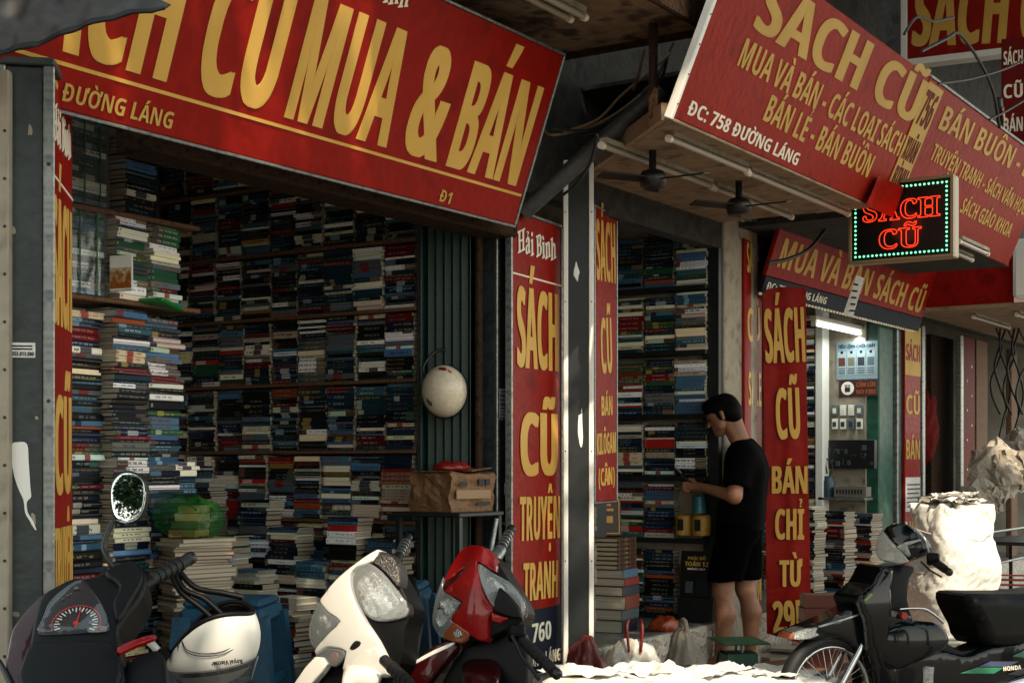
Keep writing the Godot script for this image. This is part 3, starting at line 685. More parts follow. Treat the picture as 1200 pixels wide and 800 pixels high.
	var s5 = board("vertical_sign", "narrow red board reading BÁN KILÔGAM (CÂN) beside the slim black lightbox", A3, B3 - A3, UP, w5, 1.56, 0.02, M.red)
	trim(s5, w5, 1.56, M.steel, 0.01, 0.02)
	for q in [["SÁCH", 699, 328, 721.5, 332, 256], ["CŨ", 704.5, 438, 717.5, 437, 372], ["BÁN", 704.5, 487, 717.5, 486, 464], ["KILÔGAM", 699, 533, 721.5, 530, 508], ["(CÂN)", 701, 570, 720, 567, 549]]:
		letters(s5, q[0], M.gold, [q[1], q[2]], [q[3], q[4]], [q[1], q[5]], "bold", 0.7)
	# ---- narrow red board with SALE
	var A4 = ps(873, 545, 184.0); var B4 = ps(893, 545, 177.0); var y4 = 1.48 - 170.0 / 184.0
	A4.y = y4; B4.y = y4
	var w6 = A4.distance_to(B4)
	var s6 = board("vertical_sign", "narrow red board reading SÁCH CŨ SALE behind the standing man", A4, B4 - A4, UP, w6, 2.37, 0.02, M.red)
	for q in [["SÁCH", 875.5, 319, 890.5, 322, 283], ["CŨ", 876.5, 401, 891, 399, 361], ["SALE", 877, 475, 892, 476, 435], ["50%", 877, 545, 892, 545, 515], ["2M", 881, 706, 892, 703, 668]]:
		if q[0] == "50%": continue
		letters(s6, q[0], M.gold, [q[1], q[2]], [q[3], q[4]], [q[1], q[5]], "bold", 0.6)
	# ---- cloth banner
	var bf = frame(ps(921, 545, 181.0), -FW)
	var bn = thing("banner", "hanging red cloth banner reading SÁCH CŨ BÁN CHỈ TỪ 29K", "banner", bf.origin, bf.basis)
	var nb = noise(31, 2.2, 3)
	part("cloth", panel(traced(bf, [[894, 339], [920, 336], [945, 337], [946, 450], [949, 600], [952, 756], [925, 750], [899, 742], [897, 600], [895, 450]], 1), 0.003, func(p): return 0.012 * nb.get_noise_2d(p.x * 2.2, p.y * 0.5) + 0.006 * sin(p.x * 34.0 + p.y), 0.02, 0.002), M.red, bn)
	for q in [["SÁCH", 897, 426, 944, 424, 362], ["CŨ", 910, 515, 938, 514, 455], ["BÁN", 904, 578, 946, 578, 546], ["CHỈ", 908, 632, 942, 632, 596], ["TỪ", 913, 687, 940, 687, 656], ["29K", 906, 741, 948, 739, 704]]:
		letters(bn, q[0], M.gold, [q[1], q[2]], [q[3], q[4]], [q[1], q[5]], "bold", 0.9)
	for q in bn.get_children():
		if q.name.begins_with("lettering"): q.position.z += 0.017
	# ---- narrow board beyond the green frame: blocks of red and yellow
	var A7 = ps(1061, 545, 143.5); var B7 = ps(1079, 545, 140.0); A7.y = 0.6; B7.y = 0.6
	var w7 = A7.distance_to(B7)
	var s7 = board("vertical_sign", "slim board with alternating red and yellow lettering blocks on the worn steel column", A7, B7 - A7, UP, w7, 2.03, 0.02, M.red)
	patch(s7, 0.0, 1.62, w7, 2.03, M.gold2, "yellow_block")
	letter_at(s7, "SÁCH", M.red, Vector2(0.02, 1.74), Vector2(w7 - 0.02, 1.74), 0.14, "bold", 0.3, 0.0055)
	for q in [["CŨ", 1.3, 0.16], ["BÁN", 0.93, 0.16], ["MUA", 0.12, 0.3]]: letter_at(s7, q[0], M.gold2, Vector2(0.02, q[1]), Vector2(w7 - 0.02, q[1]), q[2], "bold", 0.5)
	patch(s7, 0.01, 0.5, w7 - 0.01, 0.78, M.paper, "paper_notice")
	for k in 6: strip_mark(s7, 0.04, w7 - 0.04, 0.54 + k * 0.036, 0.012)
	# ---- upper board with lit gold letters
	var s8 = board("shop_sign", "upper red board with gold letters and white frame, high above the lit sign", Vector3(11.0, 4.6, 0.30), Vector3(0.12, 0, 1), UP, 2.4, 1.0, 0.12, M.red)
	trim(s8, 2.4, 1.0, M.white, 0.05, 0.13)
	letters(s8, "SÁCH", M.gold, [1068, 55], [1179, 50], [1068, 0], "bold", 1.0, 0.5)
	letters(s8, "CŨ", M.gold, [1194, 50], [1250, 47], [1194, 0], "bold", 1.0, 0.5)
	var oh = thing("added_shade_sheet", "added unseen sheet overhang that shades the upper gold lettered board and wall", "overhang", Vector3(9.5, 5.66, 0))  # added out of view to keep sun off the board and upper wall
	part("sheet", bevm(Vector3(0, 0, -0.02), Vector3(6.5, 0.06, 3.0), 0.01), M.wall_dark, oh)
	part("sheet", bevm(Vector3(-4.0, 0, -0.02), Vector3(-0.01, 0.06, 1.5), 0.01), M.wall_dark, oh)
	# ---- small vertical board far behind
	var s9 = board("vertical_sign", "small dark red vertical board beside the cables above the 756 board", pz(1174, 168, 1.1), Vector3(0.25, 0, 1), UP, 0.16, 0.75, 0.05, M.darkred)
	for k in 3: letter_at(s9, ["SÁCH", "CŨ", "BÁN"][k], M.cream, Vector2(0.015, 0.56 - k * 0.24), Vector2(0.145, 0.56 - k * 0.24), 0.1, "bold", 0.2)
	part("white_edge", bevm(Vector3(0.165, -0.02, -0.06), Vector3(0.24, 0.78, 0.02), 0.01), M.white, s9)
	led_sign()
	# paper strip dangling under the lit sign
	var nf = frame(ps(1001, 347, 172), -FW, Vector3(0.25, 1, 0))
	var nt = thing("paper_notice", "white paper strip with small print dangling over the MUA VÀ BÁN header board", "notice", nf.origin, nf.basis)
	part("sheet", panel(traced(nf, [[1004, 322], [1013, 326], [1000, 372], [989, 367]], 1), 0.002, func(p): return 0.006 * sin(p.y * 20.0), 0.02, 0.001), M.paper, nt)
	for k in 5:
		var st = mb(); box(st, Vector3(0, -0.1 + k * 0.045, 0.008), Vector3(0.035, 0.012, 0.001)); part("print", st, M.navy, nt)

func strip_mark(node, x0, x1, y, h):
	var x = x0; var st = mb()
	while x < x1:
		var w = rng.randf_range(0.01, 0.025); box(st, Vector3(x + w * 0.5, y, 0.0045), Vector3(w, h, 0.001)); x += w + 0.008
	part("print", st, M.navy, node)
func thing_frame(node, xf: Transform3D) -> Transform3D: return node.global_transform * xf
func sticker_phone(parent, xf: Transform3D):
	var n = Node3D.new(); n.name = "phone_sticker"; parent.add_child(n, true); n.transform = xf
	part("sheet", boxm(Vector3(-0.038, -0.022, 0), Vector3(0.038, 0.022, 0.001)), M.paper, n)
	letter_at(n, "0353.813.880", plain(Color(0.1, 0.13, 0.2), 0.6), Vector2(-0.034, -0.017), Vector2(0.034, -0.017), 0.012, "bold", 0.0, 0.002)
	for k in 2: 
		var st = mb(); box(st, Vector3(0, 0.003 + k * 0.009, 0.002), Vector3(0.06, 0.004, 0.001)); part("print", st, M.navy, n)

func led_sign():
	var a = pxx(999, 306, 8.45); var b = pxx(1114.5, 306, 8.45)
	var w = b.z - a.z; var h = 0.44
	var t = thing("led_sign", "lit box sign with glowing red letters inside a ring of green dots", "sign", Vector3(8.45, a.y, a.z), Basis(Vector3.BACK, UP, -Vector3.RIGHT))
	part("face", boxm(Vector3(0.0, 0.0, -0.01), Vector3(w, h, 0)), plain(Color(0.03, 0.035, 0.035), 0.25), t)
	part("casing", bevm(Vector3(-0.02, -0.02, -0.1), Vector3(w + 0.02, h + 0.02, -0.0105), 0.006), plain(Color(0.62, 0.53, 0.40), 0.45), t)
	for q in [[Vector3(-0.02, -0.02, -0.01), Vector3(w + 0.02, -0.002, 0.012)], [Vector3(-0.02, h + 0.002, -0.01), Vector3(w + 0.02, h + 0.02, 0.012)], [Vector3(-0.02, -0.002, -0.01), Vector3(-0.002, h + 0.002, 0.012)], [Vector3(w + 0.002, -0.002, -0.01), Vector3(w + 0.02, h + 0.002, 0.012)]]:
		part("frame_bar", bevm(q[0], q[1], 0.002), plain(Color(0.55, 0.47, 0.36), 0.4, 0.3), t)
	var dm = plain(Color(0.6, 0.9, 0.8), 0.4); dm.emission_enabled = true; dm.emission = Color(0.45, 1.0, 0.72); dm.emission_energy_multiplier = 0.8
	var nm = plain(Color(0.9, 0.2, 0.12), 0.4); nm.emission_enabled = true; nm.emission = Color(1.0, 0.24, 0.11); nm.emission_energy_multiplier = 0.55
	var sm := SphereMesh.new(); sm.radius = 0.007; sm.height = 0.014; sm.radial_segments = 8; sm.rings = 4
	var i = 0.022
	var nx = 22; var ny = 16
	for k in nx:
		for y in [i, h - i]: part("led_dot", sm, dm, t, Transform3D(Basis(), Vector3(lerp(i, w - i, float(k) / (nx - 1)), y, 0.004)))
	for k in range(1, ny - 1):
		for x in [i, w - i]: part("led_dot", sm, dm, t, Transform3D(Basis(), Vector3(x, lerp(i, h - i, float(k) / (ny - 1)), 0.004)))
	# outlined letters: a tube round each glyph contour
	neon(t, "SÁCH", nm, Vector2(0.07, 0.225), Vector2(w - 0.06, 0.225), 0.115)
	neon(t, "CŨ", nm, Vector2(0.17, 0.055), Vector2(w - 0.17, 0.055), 0.115)
	var L := OmniLight3D.new(); L.name = "sign_light"; t.add_child(L); L.position = Vector3(w * 0.5, h * 0.45, 0.06); L.light_color = Color(1.0, 0.35, 0.22); L.light_energy = 0.012; L.light_size = 0.15; L.omni_range = 8.0; L.omni_attenuation = 2.0; L.shadow_enabled = true
# glowing outlines: contour edges of a thin lettering mesh
func neon(node, s, m, a: Vector2, b: Vector2, h):
	var f = font("serif_b", 0.0); var t = raw_text(s, f, 0.0)
	var cap = raw_text("H", f, 0.01).get_aabb(); var bb = t.get_aabb()
	var sx = (b.x - a.x) / bb.size.x; var sy = h / cap.size.y
	var arr = t.get_mesh_arrays(); var V = arr[Mesh.ARRAY_VERTEX]; var I = arr[Mesh.ARRAY_INDEX]
	var key = {}; var cnt = {}
	var kk = func(p): return "%d_%d" % [roundi(p.x * 4000), roundi(p.y * 4000)]
	if I == null or I.is_empty():
		I = range(V.size())
	for q in range(0, I.size(), 3):
		for e in 3:
			var p = V[I[q + e]]; var r = V[I[q + (e + 1) % 3]]
			var k1 = kk.call(p); var k2 = kk.call(r)
			if k1 == k2: continue
			var id = k1 + "|" + k2 if k1 < k2 else k2 + "|" + k1
			cnt[id] = cnt.get(id, 0) + 1; key[id] = [p, r]
	var st = mb(); var n = 0
	for id in cnt:
		if cnt[id] != 1: continue
		var e = key[id]; var q = []
		for p in e: q.append(Vector3(a.x + (p.x - bb.position.x) * sx, a.y + (p.y - cap.position.y) * sy, 0.008))
		if q[0].distance_to(q[1]) < 0.0005: continue
		tube(st, q, 0.003, 6); n += 1
	part("neon_letters", st, m, node)
# ---------------------------------------------------------------- books
var designs := []          # {mesh, tone}
var book_list := []        # {xf, d, label, group, area}
var book_mat: StandardMaterial3D
const ND := 190
func make_designs():
	var r := RandomNumberGenerator.new(); r.seed = 99
	var CW = 128; var CH = 32
	var im = Image.create(1024, 1024, false, Image.FORMAT_RGB8)
	# top row of the sheet: page edges
	for y in 32:
		for x in 1024:
			var c = Color(0.66, 0.60, 0.50).lerp(Color(0.80, 0.77, 0.70), clampf(x / 1024.0 + r.randf_range(-0.1, 0.1), 0, 1))
			im.set_pixel(x, y, c * (0.82 + 0.18 * float(hash(y * 7 + x / 256) % 100) / 100.0))
	var tones = [["black", Color(0.035, 0.04, 0.05), 30], ["navy", Color(0.05, 0.08, 0.14), 26], ["dark teal", Color(0.06, 0.14, 0.17), 24], ["steel blue", Color(0.20, 0.32, 0.40), 18], ["cream", Color(0.70, 0.66, 0.57), 17], ["white", Color(0.78, 0.78, 0.76), 17], ["maroon", Color(0.30, 0.06, 0.07), 9], ["red", Color(0.50, 0.10, 0.08), 7], ["orange", Color(0.42, 0.21, 0.11), 4], ["yellow", Color(0.48, 0.39, 0.19), 3], ["green", Color(0.10, 0.26, 0.17), 6], ["grey", Color(0.30, 0.32, 0.33), 8]]
	var total = 0
	for t in tones: total += t[2]
	for i in ND:
		var k = (i * 37) % total; var tone = tones[0]
		for t in tones:
			if k < t[2]: tone = t; break
			k -= t[2]
		var base: Color = tone[1]
		var v = r.randf_range(1.0, 1.5); base = Color(base.r * v * r.randf_range(0.9, 1.1), base.g * v, base.b * v * r.randf_range(0.9, 1.1))
		var cx = (i % 8) * CW; var cy = 32 + int(i / 8) * CH
		im.fill_rect(Rect2i(cx, cy, CW, CH), base)
		var light = base.get_luminance() > 0.35
		var ink = Color(0.08, 0.1, 0.16) if light else [Color(0.85, 0.86, 0.84), Color(0.80, 0.78, 0.70), Color(0.75, 0.62, 0.30), Color(0.62, 0.75, 0.82)][r.randi_range(0, 3)]
		if light and r.randf() < 0.3: ink = Color(0.55, 0.08, 0.07)
		# bands
		if r.randf() < 0.3:
			var c2 = Color.from_hsv([0.0, 0.02, 0.08, 0.12, 0.55, 0.58, 0.6, 0.4][r.randi_range(0, 7)], r.randf_range(0.2, 0.55), r.randf_range(0.12, 0.5))
			var bw = r.randi_range(8, 50); im.fill_rect(Rect2i(cx + (8 if r.randf() < 0.5 else CW - bw), cy, bw, CH), c2)
		if r.randf() < 0.3: im.fill_rect(Rect2i(cx + 8, cy + r.randi_range(2, 24), CW - 8, r.randi_range(2, 5)), base.lerp(ink, 0.5))
		if r.randf() < 0.22: im.fill_rect(Rect2i(cx + r.randi_range(10, 60), cy, r.randi_range(18, 46), CH), base.lerp(ink, 0.75))
		# title strokes
		ink = ink.lerp(base, r.randf_range(0.15, 0.6))
		if r.randf() < 0.72:
			var x = cx + r.randi_range(12, 46); var x1 = cx + r.randi_range(75, 120)
			var h = r.randi_range(7, 14); var y = cy + (CH - h) / 2 + r.randi_range(-3, 3)
			while x < x1:
				var nl = r.randi_range(2, 5)
				for l in nl:
					var w = r.randi_range(2, 4)
					if r.randf() < 0.5:
						im.fill_rect(Rect2i(x, y, 1 + w / 2, h), ink); im.fill_rect(Rect2i(x, y + r.randi_range(0, h - 3), w, 2), ink)
					else: im.fill_rect(Rect2i(x, y + r.randi_range(0, 3), w, h - r.randi_range(0, 5)), ink)
					x += w + 1
				x += r.randi_range(3, 7)
		if r.randf() < 0.5: im.fill_rect(Rect2i(cx + r.randi_range(9, 14), cy + 10, r.randi_range(4, 9), 12), ink.lerp(base, 0.2))
		# scuffed edges where the paper shows
		for x in range(cx + 8, cx + CW):
			if r.randf() < 0.75: im.set_pixel(x, cy, base.lerp(Color(0.6, 0.57, 0.5), r.randf_range(0.1, 0.5)))
			if r.randf() < 0.6: im.set_pixel(x, cy + CH - 1, base.lerp(Color(0.6, 0.57, 0.5), r.randf_range(0.05, 0.4)))
			if r.randf() < 0.5: im.set_pixel(x, cy + 1, base.lerp(Color(0.6, 0.57, 0.5), r.randf_range(0.05, 0.4)))
		im.fill_rect(Rect2i(cx, cy, 7, CH), base)        # plain cover colour
		designs.append({"mesh": book_mesh(Rect2((cx + 9.0) / 1024, cy / 1024.0, (CW - 11.0) / 1024, CH / 1024.0), Vector2((cx + 3.0) / 1024, (cy + 16.0) / 1024), r.randf()), "tone": tone[0], "c": base})
	im.generate_mipmaps()
	book_mat = plain(Color.WHITE, 0.5); book_mat.metallic_specular = 0.3; book_mat.albedo_texture = ImageTexture.create_from_image(im)
# unit book lying flat: x along the spine, y its thickness, spine towards +z, 1 deep
func book_mesh(sp: Rect2, cov: Vector2, pg_: float) -> ArrayMesh:
	var st = mb()
	var q = func(a, b, c, d, ua, ub, uc, ud):
		var n = (c - a).cross(b - a).normalized()
		for k in [[a, ua], [b, ub], [c, uc], [a, ua], [c, uc], [d, ud]]:
			st.set_normal(n); st.set_uv(k[1]); st.add_vertex(k[0])
	var prof = [Vector2(0, -0.035), Vector2(0.16, 0), Vector2(0.84, 0), Vector2(1, -0.035)]
	for i in 3:
		var a = prof[i]; var b = prof[i + 1]
		var v0 = sp.end.y - a.x * sp.size.y; var v1 = sp.end.y - b.x * sp.size.y
		q.call(Vector3(-0.5, b.x, b.y), Vector3(0.5, b.x, b.y), Vector3(0.5, a.x, a.y), Vector3(-0.5, a.x, a.y), Vector2(sp.position.x, v1), Vector2(sp.end.x, v1), Vector2(sp.end.x, v0), Vector2(sp.position.x, v0))
	var C = [cov, cov, cov, cov]
	for k in [[0.0, 0.09], [0.91, 1.0]]:
		var l = k[0]; var h = k[1]
		for z in [0]:
			q.call(Vector3(-0.5, h, -1), Vector3(0.5, h, -1), Vector3(0.5, h, -0.035), Vector3(-0.5, h, -0.035), cov, cov, cov, cov)
			q.call(Vector3(-0.5, l, -0.035), Vector3(0.5, l, -0.035), Vector3(0.5, l, -1), Vector3(-0.5, l, -1), cov, cov, cov, cov)
			q.call(Vector3(0.5, h, -0.03), Vector3(0.5, h, -1), Vector3(0.5, l, -1), Vector3(0.5, l, -0.03), cov, cov, cov, cov)
			q.call(Vector3(-0.5, h, -1), Vector3(-0.5, h, -0.03), Vector3(-0.5, l, -0.03), Vector3(-0.5, l, -1), cov, cov, cov, cov)
			q.call(Vector3(0.5, h, -1), Vector3(-0.5, h, -1), Vector3(-0.5, l, -1), Vector3(0.5, l, -1), cov, cov, cov, cov)
	var u0 = pg_ * 0.8; var u1 = u0 + 0.18
	var e = 0.488
	q.call(Vector3(e, 0.91, -0.03), Vector3(e, 0.91, -0.985), Vector3(e, 0.09, -0.985), Vector3(e, 0.09, -0.03), Vector2(u0, 0.002), Vector2(u1, 0.002), Vector2(u1, 0.029), Vector2(u0, 0.029))
	q.call(Vector3(-e, 0.91, -0.985), Vector3(-e, 0.91, -0.03), Vector3(-e, 0.09, -0.03), Vector3(-e, 0.09, -0.985), Vector2(u0, 0.002), Vector2(u1, 0.002), Vector2(u1, 0.029), Vector2(u0, 0.029))
	q.call(Vector3(e, 0.91, -0.985), Vector3(-e, 0.91, -0.985), Vector3(-e, 0.09, -0.985), Vector3(e, 0.09, -0.985), Vector2(u0, 0.002), Vector2(u1, 0.002), Vector2(u1, 0.029), Vector2(u0, 0.029))
	return st.commit()
func pick(tones: Array, r) -> int:
	for k in 60:
		var i = r.randi_range(0, ND - 1)
		if tones.is_empty() or designs[i].tone in tones: return i
	return 0
# place one book: c is the middle of the spine's lower edge, n where the spine faces
func put_book(c: Vector3, n: Vector3, L, T, D, d, label, group, roll := 0.0):
	var z = n.normalized(); var x = UP.cross(z)
	var bs = Basis(x, UP, z)
	if roll != 0.0: bs = bs * Basis(Vector3.BACK, roll)
	var s = scale_at(c); var seen = 1.0
	var view = (CAM - c).normalized()
	book_list.append({"xf": Transform3D(bs * Basis.from_scale(Vector3(L, T, D)), c), "d": d, "label": label, "group": group, "area": L * T * s * s * max(0.1, view.dot(z))})
# a pile from y0 up to y1; o is the middle of the pile's front, n its front
func pile(o: Vector3, n: Vector3, y0, y1, L, D, r, place, group, tones = [], thin := 0.009, thick := 0.027, mess := 1.0):
	var y = y0; var x = UP.cross(n.normalized()); var d = pick(tones, r); var T = r.randf_range(thin, thick); var l = L
	while true:
		if r.randf() > 0.22:
			d = pick(tones if r.randf() < 0.8 else [], r); T = r.randf_range(thin, thick)
			if r.randf() < 0.1: T *= 1.5
			l = L * r.randf_range(0.93, 1.0)
		if y + T > y1:
			T = y1 - y
			if T < 0.007: break
		var nn = n.rotated(UP, r.randf_range(-0.045, 0.045) * mess)
		var c = o + x * r.randf_range(-0.006, 0.006) * mess + n * r.randf_range(-0.008, 0.004) * mess; c.y = y
		put_book(c, nn, l, T - 0.0008, D * r.randf_range(0.9, 1.0), d, "%s book lying %s" % [designs[d].tone, place], group)
		y += T
		if y > y1 - 0.004: break
	return y
func upright(o: Vector3, n: Vector3, w, H, D, r, place, group, tones = []):
	var x = UP.cross(n); var u = 0.0
	while u < w:
		var T = r.randf_range(0.014, 0.035); var h = H * r.randf_range(0.85, 1.0); var d = pick(tones, r)
		var c = o + x * (u + T) ; c.y = o.y + h * 0.5
		put_book(c, n, h, T - 0.001, D, d, "%s book standing upright %s" % [designs[d].tone, place], group, PI / 2)
		u += T
	return u
func shelf_board(parent, a: Vector3, b: Vector3):
	var o = parent.transform.affine_inverse()
	part("shelf_board", bevm(o * a, o * b, 0.003), M.wood, parent)
func shelves():
	make_designs()
	var r := RandomNumberGenerator.new(); r.seed = 5
	var N1 = Vector3(-1, 0, 0)
	# ---- first shop: shelving along the far side wall
	var u1 = thing("bookcase", "tall wooden wall shelving holding dark book piles beside the green corrugated shutter", "bookcase", Vector3(5.6, SHOP, -1.3))
	var ys = [0.51, 0.87, 1.21, 1.555, 1.90, 2.245, 2.582, 2.925]
	for y in ys.slice(1): shelf_board(u1, Vector3(5.592, y - 0.018, -2.22), Vector3(5.775, y, -0.36))
	for z in [-0.345, -1.28, -2.235]: part("upright", boxm(Vector3(0.06 if z < -0.4 else 0.0, 0, z - 0.008 + 1.3), Vector3(0.176, 2.75, z + 0.008 + 1.3)), M.wood, u1)
	var names = ["at the wall foot", "on the lowest board", "on the second board", "on the third board", "on the middle board", "on the fifth board", "on the sixth board", "on the top board"]
	for i in 8:
		var z = -0.375; var col = 0; var gap = (ys[i + 1] if i < 7 else 3.24) - ys[i] - 0.02
		while z > -2.2:
			var L = r.randf_range(0.175, 0.21)
			if z - L < -2.22: break
			var top = ys[i] + gap * (r.randf_range(0.975, 1.01) if r.randf() < 0.94 else r.randf_range(0.8, 0.95))
			var dark = ["black", "navy", "dark teal", "steel blue", "black", "navy", "grey", "white", "cream", "maroon", "white", "cream", "steel blue"] if i > 2 else []
			if i == 7 and r.randf() < 0.6: upright(Vector3(5.6, ys[i], z), N1, L - 0.02, 0.22, 0.14, r, "on the top board under the header beam", "books in the first bookshop", ["steel blue", "dark teal", "navy", "white"])
			else: pile(Vector3(5.6 + r.randf_range(0, 0.02), 0, z - L * 0.5), N1, ys[i] + 0.001, top, L - 0.006, 0.14, r, names[i] + ", %s row from the green shutter" % ["first", "second", "third", "fourth", "fifth", "sixth", "seventh", "eighth", "ninth", "tenth"][min(col, 9)], "books in the first bookshop", dark)
			col += 1
			z -= L
	# floor piles in front of it
	for k in 9:
		var z = -0.45 - k * 0.205; var L = r.randf_range(0.18, 0.2)
		pile(Vector3(5.42 + r.randf_range(-0.03, 0.03), 0, z), N1.rotated(UP, r.randf_range(-0.06, 0.06)), SHOP, SHOP + [0.62, 0.72, 0.5, 0.66, 0.8, 0.58, 0.9, 0.7, 0.6][k], L, 0.135, r, "on the floor in front of the wall shelving", "books in the first bookshop", [], 0.012, 0.034, 2.0)
	for k in 4:
		var z = -0.9 - k * 0.215
		pile(Vector3(5.22 + r.randf_range(-0.04, 0.04), 0, z), N1.rotated(UP, r.randf_range(-0.1, 0.1)), SHOP, SHOP + [0.34, 0.46, 0.62, 0.5][k], 0.2, 0.14, r, "low on the floor of the first bookshop", "books in the first bookshop", [], 0.012, 0.034, 2.5)
	# ---- first shop: tall piles at the other side, seen from their front
	var u2 = thing("bookcase", "dark iron rack of tall book piles next to the edge-on lightbox", "bookcase", Vector3(3.95, SHOP, -0.85))
	var N2 = Vector3(0.12, 0, 1).normalized()
	for y in [2.16, 2.52]: part("shelf_board", bevm(Vector3(-0.42, y - 0.02 - SHOP, -0.16), Vector3(0.6, y - SHOP, 0.11), 0.004), M.wood, u2)
	for x in [-0.42, 0.6]: part("post", boxm(Vector3(x - 0.012, 0, -0.18), Vector3(x + 0.012, 2.6, -0.16)), M.black_panel, u2)
	var bright = ["white", "cream", "steel blue", "grey", "navy", "maroon", "dark teal", "steel blue", "black", "white", "cream"]
	for k in 5:
		var o = Vector3([3.72, 3.94, 4.16, 4.385, 4.6][k], 0, [-0.80, -0.77, -0.74, -0.78, -0.9][k])
		pile(o, N2, SHOP, [2.02, 2.1, 2.125, 2.11, 1.5][k], 0.21, 0.15, r, "%s from the edge-on lightbox" % ["in the first tall stack", "in the second tall stack", "in the third tall stack", "in the fourth tall stack", "in the fifth tall stack"][k], "books in the tall piles", bright, 0.010, 0.029, 2.2)
		if k in [2, 3]: pile(o, N2, 2.162, 2.5, 0.19, 0.15, r, "on the rack above the tall piles", "books in the tall piles", ["cream", "white", "green", "maroon", "grey"], 0.012, 0.026, 1.6)
	pile(Vector3(4.28, 0, -0.82), N2, 2.525, 2.86, 0.19, 0.15, r, "wrapped on top of the rack", "books in the tall piles", ["navy", "steel blue", "dark teal", "black"], 0.014, 0.03)
	for k in [[3.70, 2.525, 2.87], [3.95, 2.525, 2.9], [3.72, 2.165, 2.34], [3.72, 2.345, 2.5], [3.93, 2.165, 2.5]]:
		wrapped(Vector3(k[0], k[1], -0.76), 0.215, k[2] - k[1], r)
	# ---- second shop: three columns on the far side wall
	var u3 = thing("bookcase", "black shelving with three columns of colourful book piles behind the standing man", "bookcase", Vector3(8.2, SHOP, -0.5))
	var y2 = [0.54, 1.02, 1.41, 1.80, 2.20, 2.606, 3.0]
	for y in y2.slice(1, 6): part("shelf_board", bevm(Vector3(-0.01, y - 0.03 - SHOP, -0.75), Vector3(0.1, y - SHOP, 0.44), 0.004), M.black_panel, u3)
	part("upright", boxm(Vector3(0.19, 0, -0.75), Vector3(0.205, 2.5, 0.4)), M.plaster, u3)
	part("base", boxm(Vector3(0.0, 0.0, -0.75), Vector3(0.19, 0.03, 0.43)), M.black_panel, u3)
	for i in 6:
		for k in 5:
			if i == 0 and k == 0: continue
			if i == 1 and k == 0: continue
			var z = -0.175 - k * 0.222 - (0.0 if i < 4 else 0.0)
			var tn = [[], [], ["navy", "black", "red", "white", "dark teal", "cream"], ["green", "navy", "dark teal", "white", "red", "orange"], ["white", "cream", "dark teal", "grey", "orange", "maroon", "green"], ["steel blue", "navy", "dark teal", "orange", "steel blue", "navy"]][i]
			if k == 0 and i > 2: tn = ["white", "cream", "green", "grey", "steel blue"]
			pile(Vector3(8.2 + r.randf_range(0, 0.015), 0, z), N1, y2[i] + 0.001, y2[i + 1] - 0.03 - r.randf_range(0.0, 0.05), 0.215, 0.185 if k else 0.175, r, ["at the foot of the black shelving", "on the lowest board of the black shelving", "on the second board of the black shelving", "on the middle board of the black shelving", "on the fifth board of the black shelving", "on the top board of the black shelving"][i], "books behind the man", tn, 0.011, 0.028)
	# ---- third shop: a column by the banner and floor piles
	var u4 = thing("bookcase", "narrow column of shelved books between the cloth banner and the white post", "bookcase", Vector3(11.0, SHOP, -0.6))
	for y in [0.75, 1.02, 1.36, 1.72]: part("shelf_board", bevm(Vector3(0.0, y - 0.02, -0.2), Vector3(0.18, y, 0.14), 0.003), M.black_panel, u4)
	part("post", bevm(Vector3(0.0, 0, 0.155), Vector3(0.14, 2.25, 0.22), 0.005), M.white, u4)
	for i in 5:
		var y = [0.0, 0.75, 1.02, 1.36, 1.72][i] + SHOP
		for k in 2: pile(Vector3(11.01, 0, -0.57 - k * 0.2 + 0.02), N1, y + 0.001, y + [0.7, 0.22, 0.3, 0.33, 0.45][i], 0.19, 0.15, r, "in the narrow column beside the cloth banner", "books in the lit shop", ["black", "red", "white", "navy", "maroon", "grey", "cream"], 0.01, 0.024)
	for k in 4:
		pile(Vector3([10.45, 10.72, 10.95, 10.6][k], 0, [-0.34, -0.2, -0.07, -0.62][k]), N1.rotated(UP, -0.25), SHOP, SHOP + [0.66, 0.62, 0.6, 0.7][k] , 0.23, 0.16, r, "in the floor piles of the lit shop", "books in the lit shop", ["black", "red", "white", "navy", "maroon", "grey", "steel blue", "cream"], 0.011, 0.028, 2.0)
# shrink-wrapped bale of new books
func wrapped(o: Vector3, w, h, r):
	var t = thing("wrapped_bundle", "plastic wrapped bundle of new books tied with green string on the rack", "book bundle", o, Basis(UP, 0.1 + r.randf_range(-0.06, 0.06)), "wrapped bundles on the rack")
	var n = int(h / 0.024); var hh = h / n
	for k in n:
		part("book", designs[pick(["navy", "steel blue", "dark teal", "white", "grey"], r)].mesh, book_mat, t, Transform3D(Basis.from_scale(Vector3(w * 0.94, hh - 0.001, 0.14)), Vector3(0, k * hh + 0.001, 0.0)))
	var nz = noise(r.randi() % 1000, 14.0, 3); var m := plain(Color(0.55, 0.58, 0.56, 0.25), 0.12); m.transparency = BaseMaterial3D.TRANSPARENCY_ALPHA
	var st = mb(); var RR = []
	for i in 9:
		var ring = []
		for j in 24:
			var a = TAU * j / 24.0; var x = cos(a); var z = sin(a); var q = 1.0 / max(abs(x), abs(z))
			var p = Vector3(x * q * w * 0.5, lerp(0.0, h, i / 8.0), z * q * 0.075 - 0.07)
			ring.append(p + Vector3(x, 0, z) * (0.004 + 0.006 * nz.get_noise_3d(p.x * 3, p.y * 3, p.z * 3)))
		ring.reverse(); RR.append(ring)
	rings(st, RR, true, false); part("wrap_film", st, m, t)
	for x in [-0.04, 0.05]:
		st = mb(); box(st, Vector3(x, h * 0.5, 0.014), Vector3(0.007, h, 0.002)); part("string", st, plain(Color(0.10, 0.35, 0.14), 0.6), t)
